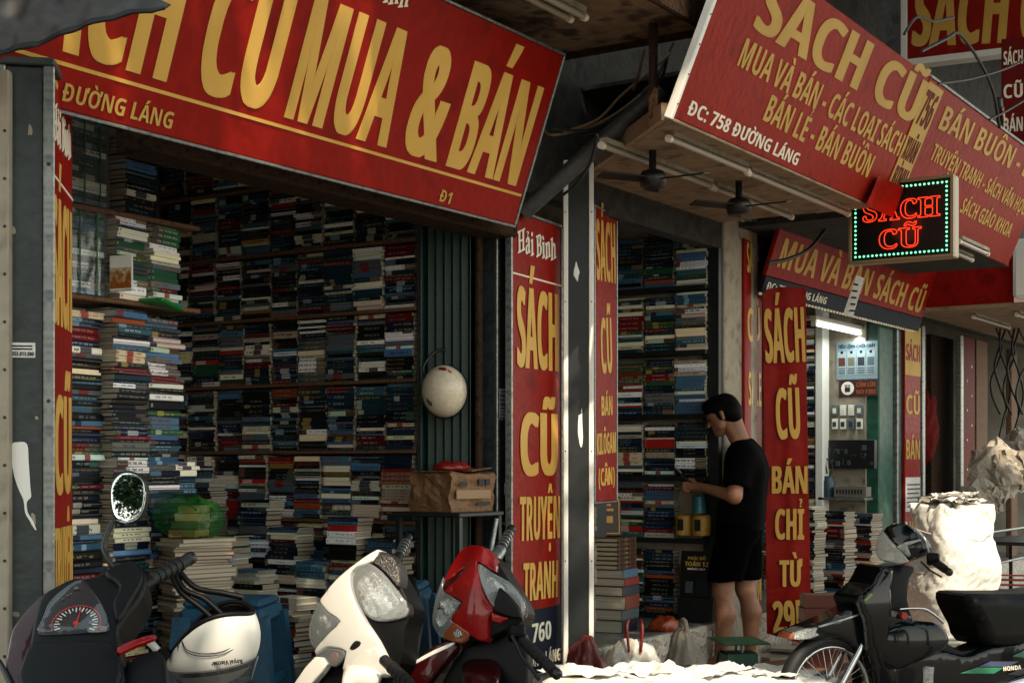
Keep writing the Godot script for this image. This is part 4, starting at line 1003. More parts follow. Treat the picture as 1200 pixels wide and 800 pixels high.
func commit_books():
	book_list.sort_custom(func(a, b): return a.area > b.area)
	# those behind others or outside the frame go to the mass
	var shown = 0; var rest = []
	for b in book_list:
		var s = CAM.direction_to(b.xf.origin); var v = b.xf.origin - CAM
		var px = 600 + 1700 * v.dot(RT) / v.dot(FW); var py = 545 - 1700 * v.y / v.dot(FW)
		var inside = px > 70 and px < 1030 and py > 150 and py < 770
		if inside and not b.get("hid", false) and shown < 185:
			shown += 1
			var o = part("book", designs[b.d].mesh, book_mat, null, b.xf); tag(o, b.label, "book", b.group)
		else: rest.append(b)
	var st = mb()
	for b in rest: st.append_from(designs[b.d].mesh, 0, b.xf)
	var m = part("book_mass", st, book_mat); tag(m, "mass of smaller and half hidden books filling the shelves", "books"); m.set_meta("kind", "stuff")
	print("books ", book_list.size(), " single ", shown)
# a soft lump: sphere pushed about by noise, flat underneath
func lump(c: Vector3, rx, ry, rz, sd, amp, freq, floor_y = null, n := 22, shape = null) -> SurfaceTool:
	var nz = noise(sd, freq, 3); nz.fractal_type = FastNoiseLite.FRACTAL_RIDGED
	var st = mb(); var RR = []
	for i in n + 1:
		var ring = []; var v = PI * i / n
		var m = 80 if shape != null else 30
		for j in m:
			var a = TAU * j / float(m)
			var d = Vector3(sin(v) * cos(a), -cos(v), -sin(v) * sin(a))
			var p = Vector3(d.x * rx, d.y * ry, d.z * rz)
			if shape != null: p = shape.call(p, d)
			p += d * amp * nz.get_noise_3d(p.x + sd, p.y * 0.6, p.z) * min(1.0, sin(v) * 3.0)
			p += c
			if floor_y != null: p.y = max(p.y, floor_y)
			ring.append(p)
		RR.append(ring)
	rings(st, RR, true, false); return st
# gathers the upper part of a bag towards its neck in folds
func pleat(gather: float, n: float, amp: float, ph: float) -> Callable:
	return func(p, d):
		var k = clampf(d.y * 0.6 + 0.4, 0, 1); var a = atan2(d.z, d.x)
		var w = 1.0 + amp * k * (sin(a * n + ph + d.y * 2.0) + 0.5 * sin(a * n * 1.7 + ph * 2.0))
		var g = 1.0 - gather * pow(clampf(d.y, 0, 1), 0.8)
		return Vector3(p.x * w * g, p.y, p.z * w * g)
# crumpled paper ball: flat facets
func ball(rx, ry, rz, sd) -> SurfaceTool:
	var r := RandomNumberGenerator.new(); r.seed = sd
	var st = mb(); var G = []; var n = 9; var m = 15
	for i in n + 1:
		var row = []
		for j in m:
			var v = PI * (i + r.randf_range(-0.25, 0.25) * (1.0 if i > 0 and i < n else 0.0)) / n; var a = TAU * (j + r.randf_range(-0.3, 0.3)) / m
			var k = r.randf_range(0.74, 1.14)
			row.append(Vector3(sin(v) * cos(a) * rx, -cos(v) * ry, -sin(v) * sin(a) * rz) * k)
		G.append(row)
	for i in n:
		for j in m:
			var a = G[i][j]; var b = G[i + 1][j]; var c = G[i + 1][(j + 1) % m]; var d = G[i][(j + 1) % m]
			if (i + j) % 2: tri(st, a, b, c); tri(st, a, c, d)
			else: tri(st, a, b, d); tri(st, b, c, d)
	return st
# stiff sheet, crumpled: grid pushed by faceted noise
func crumple(w, d, amp, sd, n := 14, f := 5.0) -> SurfaceTool:
	var nz = noise(sd, f, 3); nz.fractal_type = FastNoiseLite.FRACTAL_RIDGED
	var st = mb()
	var P = func(i, j):
		var x = (float(i) / n - 0.5) * w; var z = (float(j) / n - 0.5) * d
		return Vector3(x + 0.2 * amp * nz.get_noise_2d(x * 3 + 9, z * 3), amp * nz.get_noise_2d(x, z) + amp * 0.4 * nz.get_noise_2d(x * 3, z * 3), z + 0.2 * amp * nz.get_noise_2d(x * 3, z * 3 + 5))
	for i in n:
		for j in n:
			tri(st, P.call(i, j), P.call(i + 1, j), P.call(i + 1, j + 1)); tri(st, P.call(i, j), P.call(i + 1, j + 1), P.call(i, j + 1))
			var e = Vector3(0, -0.0015, 0)
			tri(st, P.call(i, j) + e, P.call(i + 1, j + 1) + e, P.call(i + 1, j) + e); tri(st, P.call(i, j) + e, P.call(i, j + 1) + e, P.call(i + 1, j + 1) + e)
	return st
# a loose book with cover and pages as parts, lying flat; o: middle of the underside
func loose(o: Vector3, L, T, D, yaw, cover: Color, label, group = "", paper = null):
	var t = thing("book", label, "book", o, Basis(UP, yaw), group)
	var st = mb(); var e = min(0.003, T * 0.12)
	bev(st, Vector3(0, e * 0.5, 0), Vector3(L, e, D), 0.0006); bev(st, Vector3(0, T - e * 0.5, 0), Vector3(L, e, D), 0.0006)
	bev(st, Vector3(0, T * 0.5, D * 0.5 - e * 0.5), Vector3(L, T - 2.0 * e - 0.0004, e), 0.0006)
	part("cover", st, plain(cover, 0.5), t)
	part("pages", bevm(Vector3(-L * 0.5 + 0.004, e, -D * 0.5 + 0.004), Vector3(L * 0.5 - 0.004, T - e, D * 0.5 - e), 0.0006), paper if paper else M.pages, t)
	return t
func page_mat() -> StandardMaterial3D:
	var im = Image.create(64, 256, false, Image.FORMAT_RGB8); var r := RandomNumberGenerator.new(); r.seed = 4
	for y in 256:
		var k = r.randf_range(0.82, 1.05)
		for x in 64: im.set_pixel(x, y, Color(0.72, 0.68, 0.60) * (k + r.randf_range(-0.02, 0.02)))
	var m = plain(Color.WHITE, 0.9); m.albedo_texture = ImageTexture.create_from_image(im)
	m.uv1_triplanar = true; m.uv1_world_triplanar = true; m.uv1_scale = Vector3.ONE * 4.0
	return m
func loose_books():
	M.leafed = page_mat()
	var r := RandomNumberGenerator.new(); r.seed = 21
	# old paperbacks piled beside the stool
	var o = Vector3(4.42, SHOP, -0.62); var y = SHOP
	while y < 1.165:
		var T = r.randf_range(0.008, 0.022)
		var c = [Color(0.62, 0.55, 0.45), Color(0.70, 0.63, 0.52), Color(0.55, 0.45, 0.36), Color(0.66, 0.60, 0.52), Color(0.5, 0.3, 0.22)][r.randi_range(0, 4)]
		var k = (y - SHOP) / 0.65
		loose(Vector3(o.x + r.randf_range(-0.015, 0.015) - 0.03 * k, y, o.z + r.randf_range(-0.015, 0.015)), 0.19, T - 0.0006, 0.26, PI * 0.5 - 0.35 + r.randf_range(-0.14, 0.14), c, "worn %s paperback in the leaning pile under the green net bag" % ["pale", "cream", "brown", "tan"][r.randi_range(0, 3)], "paperbacks under the net bag", M.leafed)
		y += T
	var y2 = SHOP
	while y2 < 0.88:
		var T = r.randf_range(0.008, 0.02)
		loose(Vector3(4.72 + r.randf_range(-0.015, 0.015), y2, -0.7 + r.randf_range(-0.015, 0.015)), 0.19, T - 0.0006, 0.25, PI * 0.5 - 0.2 + r.randf_range(-0.2, 0.2), Color(0.66, 0.58, 0.47), "worn pale paperback in the low pile beside the blue stool", "paperbacks beside the stool", M.leafed)
		y2 += T
	# green net bag with books in it
	var nb = thing("net_bag", "translucent green mesh bag with books inside, on top of the paperback pile", "bag", Vector3(4.36, y, -0.62))
	for k in 4:
		var st = mb(); bev(st, Vector3(0.01 * k, 0.02 + 0.033 * k, 0), Vector3(0.15, 0.031, 0.12), 0.003, Basis(UP, 0.4 + 0.1 * k)); part("book", st, plain([Color(0.62, 0.52, 0.30), Color(0.35, 0.42, 0.25), Color(0.66, 0.60, 0.38), Color(0.52, 0.5, 0.2)][k], 0.6), nb)
	var nm = plain(Color(0.04, 0.36, 0.10, 0.42), 0.3); nm.transparency = BaseMaterial3D.TRANSPARENCY_ALPHA
	part("mesh", lump(Vector3(0, 0.075, 0), 0.135, 0.088, 0.12, 12, 0.035, 7.0, 0.002, 26, func(p, d): return Vector3(p.x, p.y + (0.03 if d.x < -0.5 else 0.0), p.z)), nm, nb)
	# encyclopaedia pile in the second shop
	var e0 = pg(733, 738, SHOP + 0.0); e0 = Vector3(7.45, SHOP, -0.33)
	y = SHOP
	for k in 6:
		var T = [0.075, 0.06, 0.08, 0.055, 0.045, 0.05][k]
		loose(Vector3(e0.x + r.randf_range(-0.012, 0.012), y, e0.z + r.randf_range(-0.01, 0.01)), 0.25, T - 0.001, 0.27, 0.12 + r.randf_range(-0.06, 0.06), [Color(0.10, 0.11, 0.13), Color(0.25, 0.28, 0.3), Color(0.45, 0.2, 0.12), Color(0.15, 0.18, 0.22), Color(0.5, 0.16, 0.12), Color(0.3, 0.4, 0.5)][k], "thick book with a %s cover under the brown volumes" % ["black", "grey", "rust", "navy", "red", "blue"][k], "", M.leafed)
		y += T
	for k in 7:
		for j in 2:
			var t = loose(Vector3(e0.x - 0.06 + j * 0.13, y, e0.z + 0.0), 0.125, 0.0255, 0.22, 0.12, Color(0.22, 0.12, 0.07), "brown bound volume with gilt bands stacked on the white paged books", "brown bound volumes")
			for q in [-0.045, 0.045]:
				var st = mb(); box(st, Vector3(q, 0.013, 0.1105), Vector3(0.008, 0.02, 0.001)); part("gilt_band", st, plain(Color(0.6, 0.42, 0.2), 0.4, 0.5), t)
		y += 0.0265
	var gb = thing("book", "brown volume with a gilt framed cover leaning on the bound volumes", "book", Vector3(e0.x + 0.02, y, e0.z - 0.02), Basis(UP, -0.9) * Basis(Vector3.RIGHT, -0.12))
	part("cover", bevm(Vector3(-0.08, 0.003, -0.03), Vector3(0.08, 0.235, 0.0), 0.003), plain(Color(0.20, 0.11, 0.06), 0.5), gb)
	var gl = plain(Color(0.62, 0.44, 0.20), 0.4, 0.5)
	for q in [[-0.07, 0.015, 0.07, 0.021], [-0.07, 0.217, 0.07, 0.223], [-0.07, 0.021, -0.064, 0.217], [0.064, 0.021, 0.07, 0.217], [-0.03, 0.08, 0.03, 0.12], [-0.035, 0.15, 0.035, 0.165], [-0.02, 0.18, 0.02, 0.192]]: patch(gb, q[0], q[1], q[2], q[3], gl, "gilt_line")
	part("pages", boxm(Vector3(-0.076, 0.005, -0.05), Vector3(0.076, 0.23, -0.0305)), M.pages, gb)
	var bb = thing("book", "tall black book standing upright behind the gilt framed volume", "book", Vector3(e0.x - 0.16, y, e0.z - 0.02), Basis(UP, -0.6))
	part("cover", bevm(Vector3(-0.07, 0.0, -0.03), Vector3(0.075, 0.25, 0.03), 0.003), M.black, bb)
	# pages-out pile half hidden behind the slim lightbox
	y = SHOP; var k2 = 0
	while y < 1.25:
		var T = r.randf_range(0.02, 0.05)
		loose(Vector3(7.03 + r.randf_range(-0.015, 0.015), y, -0.36), 0.2, T - 0.001, 0.25, 0.1 + r.randf_range(-0.1, 0.1), Color(0.45, 0.4, 0.34), "cream paged book in the pile behind the slim black lightbox", "books behind the slim lightbox", M.leafed)
		y += T; k2 += 1
	# orange spined volumes by the banner
	y = PAVE
	var ob = pz(962, 740, 0.55)
	for k in 5:
		var T = [0.09, 0.1, 0.09, 0.085, 0.08][k]
		loose(Vector3(ob.x + r.randf_range(-0.01, 0.01), y, ob.z), 0.24, T - 0.001, 0.17, -0.95 + r.randf_range(-0.05, 0.05), Color(0.36, 0.14, 0.06) if k != 2 else Color(0.5, 0.46, 0.4), "thick %s book in the short stack in front of the red banner" % ("orange spined" if k != 2 else "pale"), "thick books in front of the banner", M.leafed)
		y += T
	# flat newspapers and books on the pavement under the banner
	for k in 4:
		loose(Vector3(8.75 + 0.14 * (k % 2) + 0.1 * k, PAVE + 0.002 + 0.018 * k, 0.16 + 0.02 * k), 0.3, 0.017, 0.22, -0.4 + 0.25 * k, [Color(0.55, 0.5, 0.44), Color(0.35, 0.38, 0.36), Color(0.6, 0.55, 0.48), Color(0.4, 0.36, 0.3)][k], "flat %s book lying on the paving under the banner" % ["tan", "grey green", "cream", "brown"][k], "", M.leafed)
	commit_books()

func stool(at: Vector3, yaw, label, h := 0.46, w := 0.36):
	var m = M.get("blue_plastic")
	if m == null:
		m = worn([Color(0.07, 0.24, 0.34), Color(0.10, 0.31, 0.42), Color(0.08, 0.27, 0.37)], [0.2, 0.5, 0.8], 0.45, 0.4, 44, 0.03); M.blue_plastic = m
	var t = thing("plastic_stool", label, "stool", at, Basis(UP, yaw))
	part("seat", bevm(Vector3(-w * 0.42, h - 0.03, -w * 0.42), Vector3(w * 0.42, h, w * 0.42), 0.012), m, t)
	part("seat_rim", bevm(Vector3(-w * 0.45, h - 0.09, -w * 0.45), Vector3(w * 0.45, h - 0.031, w * 0.45), 0.015), m, t)
	for sx in [-1, 1]:
		for sz in [-1, 1]:
			var st = mb(); var a = Vector3(sx * w * 0.40, h - 0.06, sz * w * 0.40); var b = Vector3(sx * w * 0.5, 0, sz * w * 0.5)
			var RR = []
			for p in [b, b.lerp(a, 0.5), a]:
				var e = 0.034
				RR.append([p + Vector3(e, 0, e), p + Vector3(e, 0, -e), p + Vector3(-e, 0, -e), p + Vector3(-e, 0, e)])
			for i in 2:
				for j in 4: quad(st, RR[i][j], RR[i + 1][j], RR[i + 1][(j + 1) % 4], RR[i][(j + 1) % 4])
			quad(st, RR[2][3], RR[2][2], RR[2][1], RR[2][0])
			part("leg", st, m, t)
	for s in [-1, 1]:
		part("stretcher", bevm(Vector3(-w * 0.42, 0.13, s * w * 0.47 - 0.01), Vector3(w * 0.42, 0.17, s * w * 0.47 + 0.01), 0.004), m, t)
		part("stretcher", bevm(Vector3(s * w * 0.47 - 0.01, 0.13, -w * 0.42), Vector3(s * w * 0.47 + 0.01, 0.17, w * 0.42), 0.004), m, t)
	return t

func small_things():
	var X = Vector3.RIGHT; var st
	# ---- folded corrugated shutter beside the pillar
	var fs = thing("folding_shutter", "dark green corrugated folding shutter pushed back beside the grey pillar", "shutter", Vector3(5.62, SHOP, -0.335))
	var n = 11
	for k in n:
		st = mb(); bev(st, Vector3(0.0, 1.2, 0), Vector3(0.004, 2.4, 0.036), 0.001, Basis(UP, 0.65 if k % 2 else -0.65)); part("slat", st, M.green_metal, fs, Transform3D(Basis(), Vector3(0.0, 0, 0.03 + k * 0.0245)))
	part("edge_post", bevm(Vector3(-0.025, 0, -0.012), Vector3(0.02, 2.4, 0.012), 0.004), M.green_metal, fs)
	part("track_post", bevm(Vector3(0.0, 0, 0.305), Vector3(0.04, 2.4, 0.325), 0.003), M.rust, fs)
	# ---- helmet hung on the shutter
	helmet_hung()
	# ---- desk with a taped carton
	var dk = thing("side_table", "black metal table with thin legs in front of the folding shutter", "table", Vector3(5.50, SHOP, -0.10))
	part("top", bevm(Vector3(-0.17, 0.735, -0.19), Vector3(0.19, 0.755, 0.19), 0.004), M.black_panel, dk)
	for q in [[-0.15, -0.17], [0.17, -0.17], [-0.15, 0.17], [0.17, 0.17]]: part("leg", boxm(Vector3(q[0] - 0.012, 0, q[1] - 0.012), Vector3(q[0] + 0.012, 0.734, q[1] + 0.012)), M.black_panel, dk)
	st = mb(); tube(st, [Vector3(-0.06, 0.08, 0.18), Vector3(0.14, 0.72, 0.18)], 0.012, 8); part("brace", st, M.steel, dk)
	part("shelf", bevm(Vector3(-0.137, 0.25, -0.155), Vector3(0.157, 0.27, 0.155), 0.003), M.black_panel, dk)
	var cb = thing("cardboard_box", "battered brown cardboard carton with clear tape and printed marks on the black table", "box", Vector3(5.53, SHOP + 0.756, -0.10), Basis(UP, -0.12))
	var cm = worn([Color(0.33, 0.22, 0.13), Color(0.46, 0.32, 0.20), Color(0.52, 0.38, 0.25), Color(0.22, 0.15, 0.10)], [0.15, 0.4, 0.7, 0.95], 0.7, 0.25, 45, 0.04, 1.0)
	part("body", dented(0.29, 0.175, 0.26, 45), cm, cb)
	for q in [[-0.145, 0.0, -0.25], [0.0, 0.0, 0.18]]:
		st = mb(); bev(st, Vector3(0.075, 0, 0.0), Vector3(0.14, 0.005, 0.25), 0.001); part("flap", st, cm, cb, Transform3D(Basis(Vector3.BACK, q[2] * 0.6), Vector3(q[0], 0.186, 0)))
	part("tape", boxm(Vector3(-0.12, 0.06, 0.141), Vector3(0.12, 0.1, 0.142)), plain(Color(0.55, 0.42, 0.28), 0.2), cb)
	for q in [[0.03, 0.12, 0.04, 0.03], [0.08, 0.12, 0.03, 0.03], [0.02, 0.03, 0.09, 0.015], [-0.1, 0.12, 0.05, 0.02]]: patch(cb, q[0], q[1], q[0] + q[2], q[1] + q[3], M.dark, "print", 0.143)
	part("red_bag_scrap", lump(Vector3(-0.02, 0.2, 0.02), 0.09, 0.025, 0.07, 8, 0.02, 12.0, 0.19, 8), plain(Color(0.5, 0.08, 0.06), 0.4), cb)
	# ---- blue stools, wooden crate
	stool(Vector3(4.10, SHOP, -0.12), 0.5, "faded blue plastic stool standing before the old paperbacks")
	stool(Vector3(5.02, SHOP, -0.05), 0.5, "blue plastic stool mostly hidden behind the white scooter", 0.46, 0.34)
	var cr = thing("wooden_crate", "small light brown slatted crate between the white and the red scooter", "crate", Vector3(5.12, PAVE, 0.2), Basis(UP, 0.3))
	for k in 4:
		for sz in [-1, 1]: part("slat", bevm(Vector3(-0.18, 0.02 + k * 0.09, sz * 0.13 - 0.006), Vector3(0.18, 0.095 + k * 0.09, sz * 0.13 + 0.006), 0.002), M.kraft, cr)
		for sx in [-1, 1]: part("slat", bevm(Vector3(sx * 0.187 - 0.006, 0.02 + k * 0.09, -0.12), Vector3(sx * 0.187 + 0.006, 0.095 + k * 0.09, 0.12), 0.002), M.kraft, cr)
	part("base", boxm(Vector3(-0.18, 0, -0.12), Vector3(0.18, 0.018, 0.12)), M.kraft, cr)
	# ---- face-out book and the green packet on the rack
	var fb = frame(ps(141, 319, 292), -FW * 0.9 + UP * 0.25, Vector3(-0.12, 1, 0))
	var fo = thing("book", "white covered book with a golden picture leaning face out on the rack", "book", fb.origin, fb.basis)
	part("cover", bevm(Vector3(-0.045, -0.075, -0.02), Vector3(0.045, 0.075, 0), 0.002), M.white, fo)
	var im = Image.create(48, 48, false, Image.FORMAT_RGB8); var nz = noise(5, 0.07)
	for y in 48:
		for x in 48: im.set_pixel(x, y, Color(0.75, 0.72, 0.62).lerp(Color(0.55, 0.30, 0.08), clampf(0.2 + y / 48.0 + nz.get_noise_2d(x, y), 0, 1)))
	var pm = plain(Color.WHITE, 0.4); pm.albedo_texture = ImageTexture.create_from_image(im)
	var qm := QuadMesh.new(); qm.size = Vector2(0.085, 0.09); part("picture", qm, pm, fo, Transform3D(Basis(), Vector3(0, -0.025, 0.0015)))
	var gp = thing("packet", "bright green flat plastic packet sticking out of the tall piles", "packet", ps(188, 357, 278), Basis(UP, 0.35) * Basis(Vector3.BACK, -0.1))
	st = mb(); bev(st, Vector3.ZERO, Vector3(0.2, 0.018, 0.12), 0.006); part("body", st, plain(Color(0.10, 0.48, 0.16), 0.35), gp)
	# ---- shelf of the second shop: yellow tins, blue cup, black book with print
	var tb = thing("yellow_tin_box", "yellow tin boxes with dark print on the shelf beside the man", "tin", pxx(816, 627, 8.17), Basis(UP, -PI / 2))
	for q in [[-0.08, 0.0], [0.045, 0.015]]:
		st = mb(); lathe(st, [Vector2(0.055, 0), Vector2(0.058, 0.005), Vector2(0.058, 0.115), Vector2(0.05, 0.128), Vector2(0.0, 0.13)], Transform3D(Basis(), Vector3(q[0], 0, q[1])), 16); part("tin", st, worn([Color(0.58, 0.42, 0.10), Color(0.68, 0.52, 0.16)], [0.3, 0.7], 0.5, 0.2, 46, 0.04), tb)
		part("label_print", boxm(Vector3(q[0] - 0.02, 0.03, q[1] + 0.0585), Vector3(q[0] + 0.02, 0.1, q[1] + 0.0595)), M.dark, tb)
	var cup = thing("cup", "upturned teal plastic cup on the yellow tins", "cup", pxx(822, 601, 8.17) + Vector3(-0.03, 0, 0))
	st = mb(); lathe(st, [Vector2(0.046, 0), Vector2(0.044, 0.02), Vector2(0.037, 0.1), Vector2(0.03, 0.105), Vector2(0, 0.105)], Transform3D(), 16); part("body", st, plain(Color(0.10, 0.35, 0.40), 0.4), cup)
	var bo = pxx(815, 702, 8.13); bo.y = 0.66
	var pb = thing("book", "black study book with gold print TOÁN 12 propped below the shelves", "book", bo, Basis(UP, -PI / 2) * Basis(X, -0.1))
	part("cover", bevm(Vector3(-0.11, 0, -0.02), Vector3(0.11, 0.29, 0), 0.002), M.black, pb)
	letter_at(pb, "PHÁC ĐỒ", M.gold2, Vector2(-0.06, 0.235), Vector2(0.06, 0.235), 0.02, "bold", 0.2)
	letter_at(pb, "TOÁN 12", M.gold, Vector2(-0.08, 0.195), Vector2(0.08, 0.195), 0.028, "bold", 0.3)
	letter_at(pb, "KHÁNH 2024", M.cream, Vector2(-0.06, 0.172), Vector2(0.06, 0.172), 0.012, "bold", 0.0)
	patch(pb, -0.07, 0.03, -0.02, 0.1, plain(Color(0.3, 0.33, 0.36), 0.5), "print"); patch(pb, 0.01, 0.02, 0.08, 0.11, plain(Color(0.06, 0.10, 0.16), 0.5), "print")
	part("stand", boxm(Vector3(-0.12, -0.14, -0.05), Vector3(0.12, -0.002, 0.0)), M.black_panel, pb)
	# ---- bags, scale, paper bale in front of the step
	var rb = thing("plastic_bag", "crumpled dark red plastic bag behind the slim lightbox foot", "bag", pz(688, 800, 0.22) * Vector3(1, 0, 1) + Vector3(0, PAVE, 0))
	var rm = worn([Color(0.30, 0.05, 0.045), Color(0.42, 0.09, 0.075), Color(0.24, 0.035, 0.035)], [0.2, 0.5, 0.8], 0.5, 0.15, 47, 0.05, 1.0)
	part("body", lump(Vector3(0, 0.17, 0), 0.13, 0.22, 0.13, 31, 0.04, 5.0, 0.0, 40, pleat(0.6, 9.0, 0.1, 1.0)), rm, rb)
	var wb = thing("plastic_bag", "white plastic sack with orange red handles slumped before the step", "bag", pz(742, 800, 0.22) * Vector3(1, 0, 1) + Vector3(0, PAVE, 0), Basis(UP, 0.55))
	var wm = worn([Color(0.74, 0.71, 0.66), Color(0.82, 0.80, 0.76), Color(0.66, 0.62, 0.56)], [0.25, 0.55, 0.9], 0.4, 0.25, 48, 0.03, 0.6)
	part("body", lump(Vector3(0, 0.13, 0), 0.245, 0.19, 0.16, 33, 0.035, 4.5, 0.0, 40, func(p, d): return pleat(0.15, 9.0, 0.055, 3.0).call(p, d) * Vector3(1, 1.0 + 0.3 * clampf(-d.x, -0.7, 1), 1)), wm, wb)
	var hm = plain(Color(0.42, 0.08, 0.05), 0.45)
	for s in [-1, 1]:
		st = mb(); var q = crv([Vector3(-0.17, 0.28, 0.03 * s), Vector3(-0.16, 0.40, 0.04 * s), Vector3(-0.11, 0.44, 0.03 * s), Vector3(-0.05, 0.38, 0.04 * s), Vector3(-0.03, 0.27, 0.04 * s)], 5)
		tube(st, q, 0.008, 6); part("handle", st, hm, wb)
	var ob2 = thing("cloth_bag", "beige canvas tote bag with a drooping handle beside the green scale", "bag", pz(802, 800, 0.3) * Vector3(1, 0, 1) + Vector3(0, PAVE, 0), Basis(UP, 0.6))
	var bm = worn([Color(0.46, 0.42, 0.37), Color(0.58, 0.54, 0.48), Color(0.50, 0.46, 0.41)], [0.2, 0.5, 0.8], 0.85, 0.2, 49, 0.04, 1.5)
	part("body", lump(Vector3(0, 0.15, 0), 0.14, 0.19, 0.11, 35, 0.03, 4.0, 0.0, 40, func(p, d): return pleat(0.5, 8.0, 0.09, 2.0).call(p, d) + Vector3(0.05 * clampf(d.y, 0, 1), 0, 0)), bm, ob2)
	st = mb(); tube(st, crv([Vector3(-0.0, 0.3, 0.02), Vector3(0.03, 0.375, 0.01), Vector3(0.08, 0.38, 0), Vector3(0.1, 0.31, 0.0), Vector3(0.115, 0.2, 0.04)], 6), 0.014, 7); part("handle", st, bm, ob2)
	var ot = thing("orange_bag", "small orange plastic bag on the step between the two pale bags", "bag", Vector3(7.62, SHOP, -0.06))
	part("body", lump(Vector3(0, 0.02, 0), 0.1, 0.05, 0.07, 37, 0.03, 9.0, -0.0, 12), plain(Color(0.55, 0.20, 0.06), 0.45), ot)
	scale_()
	# low heap of white paper and sacks at the pavement edge
	var hc = ps(800, 800, 262)
	var hp = thing("paper_heap", "low heap of bright white paper sheets in front of the bags and the scale", "paper", Vector3(hc.x, ROAD, hc.z))
	var spread = [[692, 296], [722, 290], [752, 283], [782, 276], [812, 268], [842, 261], [872, 254], [902, 247], [928, 240]]
	for k in spread.size():
		var c = ps(spread[k][0], 797 + 3 * sin(k * 2.1), spread[k][1]); var q = hp.transform.affine_inverse() * c
		var hh = q.y
		part("paper_block", bevm(Vector3(q.x - 0.1, 0, q.z - 0.17), Vector3(q.x + 0.1, hh - 0.012 - 0.002 * (k % 3), q.z + 0.17), 0.01), M.paper, hp, Transform3D())
		part("sheet", lump(Vector3(q.x, hh - 0.02, q.z), 0.17, 0.035, 0.2, 160 + k, 0.012, 6.0, null, 10), M.paper, hp)
		part("loose_sheet", crumple(0.24, 0.3, 0.02, 180 + k, 10, 6.0), M.paper, hp, Transform3D(Basis(UP, k * 0.8) * Basis(X, 0.12 * sin(k * 1.7)), Vector3(q.x + 0.05, hh + 0.02, q.z - 0.06)))
	for k in 4:
		var c = hp.transform.affine_inverse() * ps(760 + 26 * k, 790 - 2 * k, 262 - 4 * k)
		part("newspaper", crumple(0.26, 0.2, 0.012, 80 + k), [M.kraft, M.paper, M.steel, M.paper][k], hp, Transform3D(Basis(UP, 0.5 + k * 0.4), c))
	lit_shop()
	far_right()

func dented(w, h, d, sd) -> SurfaceTool:      # carton whose walls sag and bulge
	var nz = noise(sd, 5.0, 3); var st = mb(); var n = 8
	var W = func(p): return p + Vector3(nz.get_noise_3d(p.y * 2, p.z * 2, p.x), nz.get_noise_3d(p.x * 2, p.z * 2, p.y) * 0.6, nz.get_noise_3d(p.x * 2, p.y * 2, p.z)) * 0.028 * clampf(p.y / 0.05, 0, 1)
	for f in [[Vector3(-1, 1, 1), Vector3(2, 0, 0), Vector3(0, -2, 0)], [Vector3(1, 1, -1), Vector3(-2, 0, 0), Vector3(0, -2, 0)], [Vector3(1, 1, 1), Vector3(0, 0, -2), Vector3(0, -2, 0)], [Vector3(-1, 1, -1), Vector3(0, 0, 2), Vector3(0, -2, 0)], [Vector3(-1, 1, -1), Vector3(2, 0, 0), Vector3(0, 0, 2)]]:
		var S = Vector3(w, h, d) * 0.5
		for i in n:
			for j in n:
				var P = func(a, b): return W.call((f[0] + f[1] * a / n + f[2] * b / n) * S + Vector3(0, h * 0.5, 0))
				quad(st, P.call(i, j), P.call(i + 1, j), P.call(i + 1, j + 1), P.call(i, j + 1))
	return st

func helmet_hung():
	var o = ps(520, 458, 236); o = pxx(520, 458, 5.49)
	var ax = (CAM - o).normalized() + UP * 0.1 - RT * 0.15
	var xf = frame(o, ax); xf = Transform3D(Basis(xf.basis.x, xf.basis.z, -xf.basis.y), o)       # crown looks into the street
	var t = thing("helmet", "cream half shell helmet with a red decal hanging on the green folding shutter", "helmet", o, xf.basis)
	var st = mb(); var prof = []
	for k in 12: prof.append(Vector2(cos(PI * 0.5 * k / 11.0) * 0.108, sin(PI * 0.5 * k / 11.0) * 0.12))
	prof.push_front(Vector2(0.109, -0.03)); prof.push_front(Vector2(0.1, -0.045))
	lathe(st, prof, Transform3D(Basis.from_scale(Vector3(0.96, 1, 1.12)), Vector3.ZERO), 28); part("shell", st, worn([Color(0.78, 0.72, 0.62), Color(0.83, 0.78, 0.69)], [0.3, 0.7], 0.22, 0.2, 52, 0.03), t)
	st = mb(); lathe(st, [Vector2(0.111, -0.048), Vector2(0.115, -0.04), Vector2(0.111, -0.032)], Transform3D(Basis.from_scale(Vector3(0.96, 1, 1.12)), Vector3.ZERO), 28, false); part("rim", st, M.black, t)
	# decal and vents on the shell
	var on = func(u, v, off): 
		var a = u; var b = v
		return Vector3(cos(b) * sin(a) * 0.108 * 0.96, sin(b) * 0.12, -cos(b) * cos(a) * 0.108 * 1.12) * (1.0 + off)
	for q in [[-0.15, 0.55, 0.42, 0.2, Color(0.45, 0.05, 0.05)], [0.35, 0.62, 0.28, 0.1, Color(0.60, 0.25, 0.2)]]:
		st = mb()
		for i in 6:
			for j in 3:
				var P = func(a, b): return on.call(q[0] + q[2] * a / 6.0, q[1] + q[3] * b / 3.0 + 0.03 * a / 6.0, 0.012)
				quad(st, P.call(i, j + 1), P.call(i + 1, j + 1), P.call(i + 1, j), P.call(i, j))
		part("decal", st, plain(q[4], 0.35), t)
	for k in 3:
		st = mb(); bev(st, on.call(-2.2 - 0.12 * k, 0.75 + 0.02 * k, 0.0), Vector3(0.012, 0.008, 0.02), 0.002); part("vent", st, M.black, t)
	st = mb(); tube(st, crv([Vector3(-0.09, -0.03, -0.06), Vector3(-0.1, -0.02, -0.12), Vector3(-0.05, -0.05, -0.19), Vector3(0.0, -0.06, -0.2)], 5), 0.008, 6); part("strap", st, M.black, t)

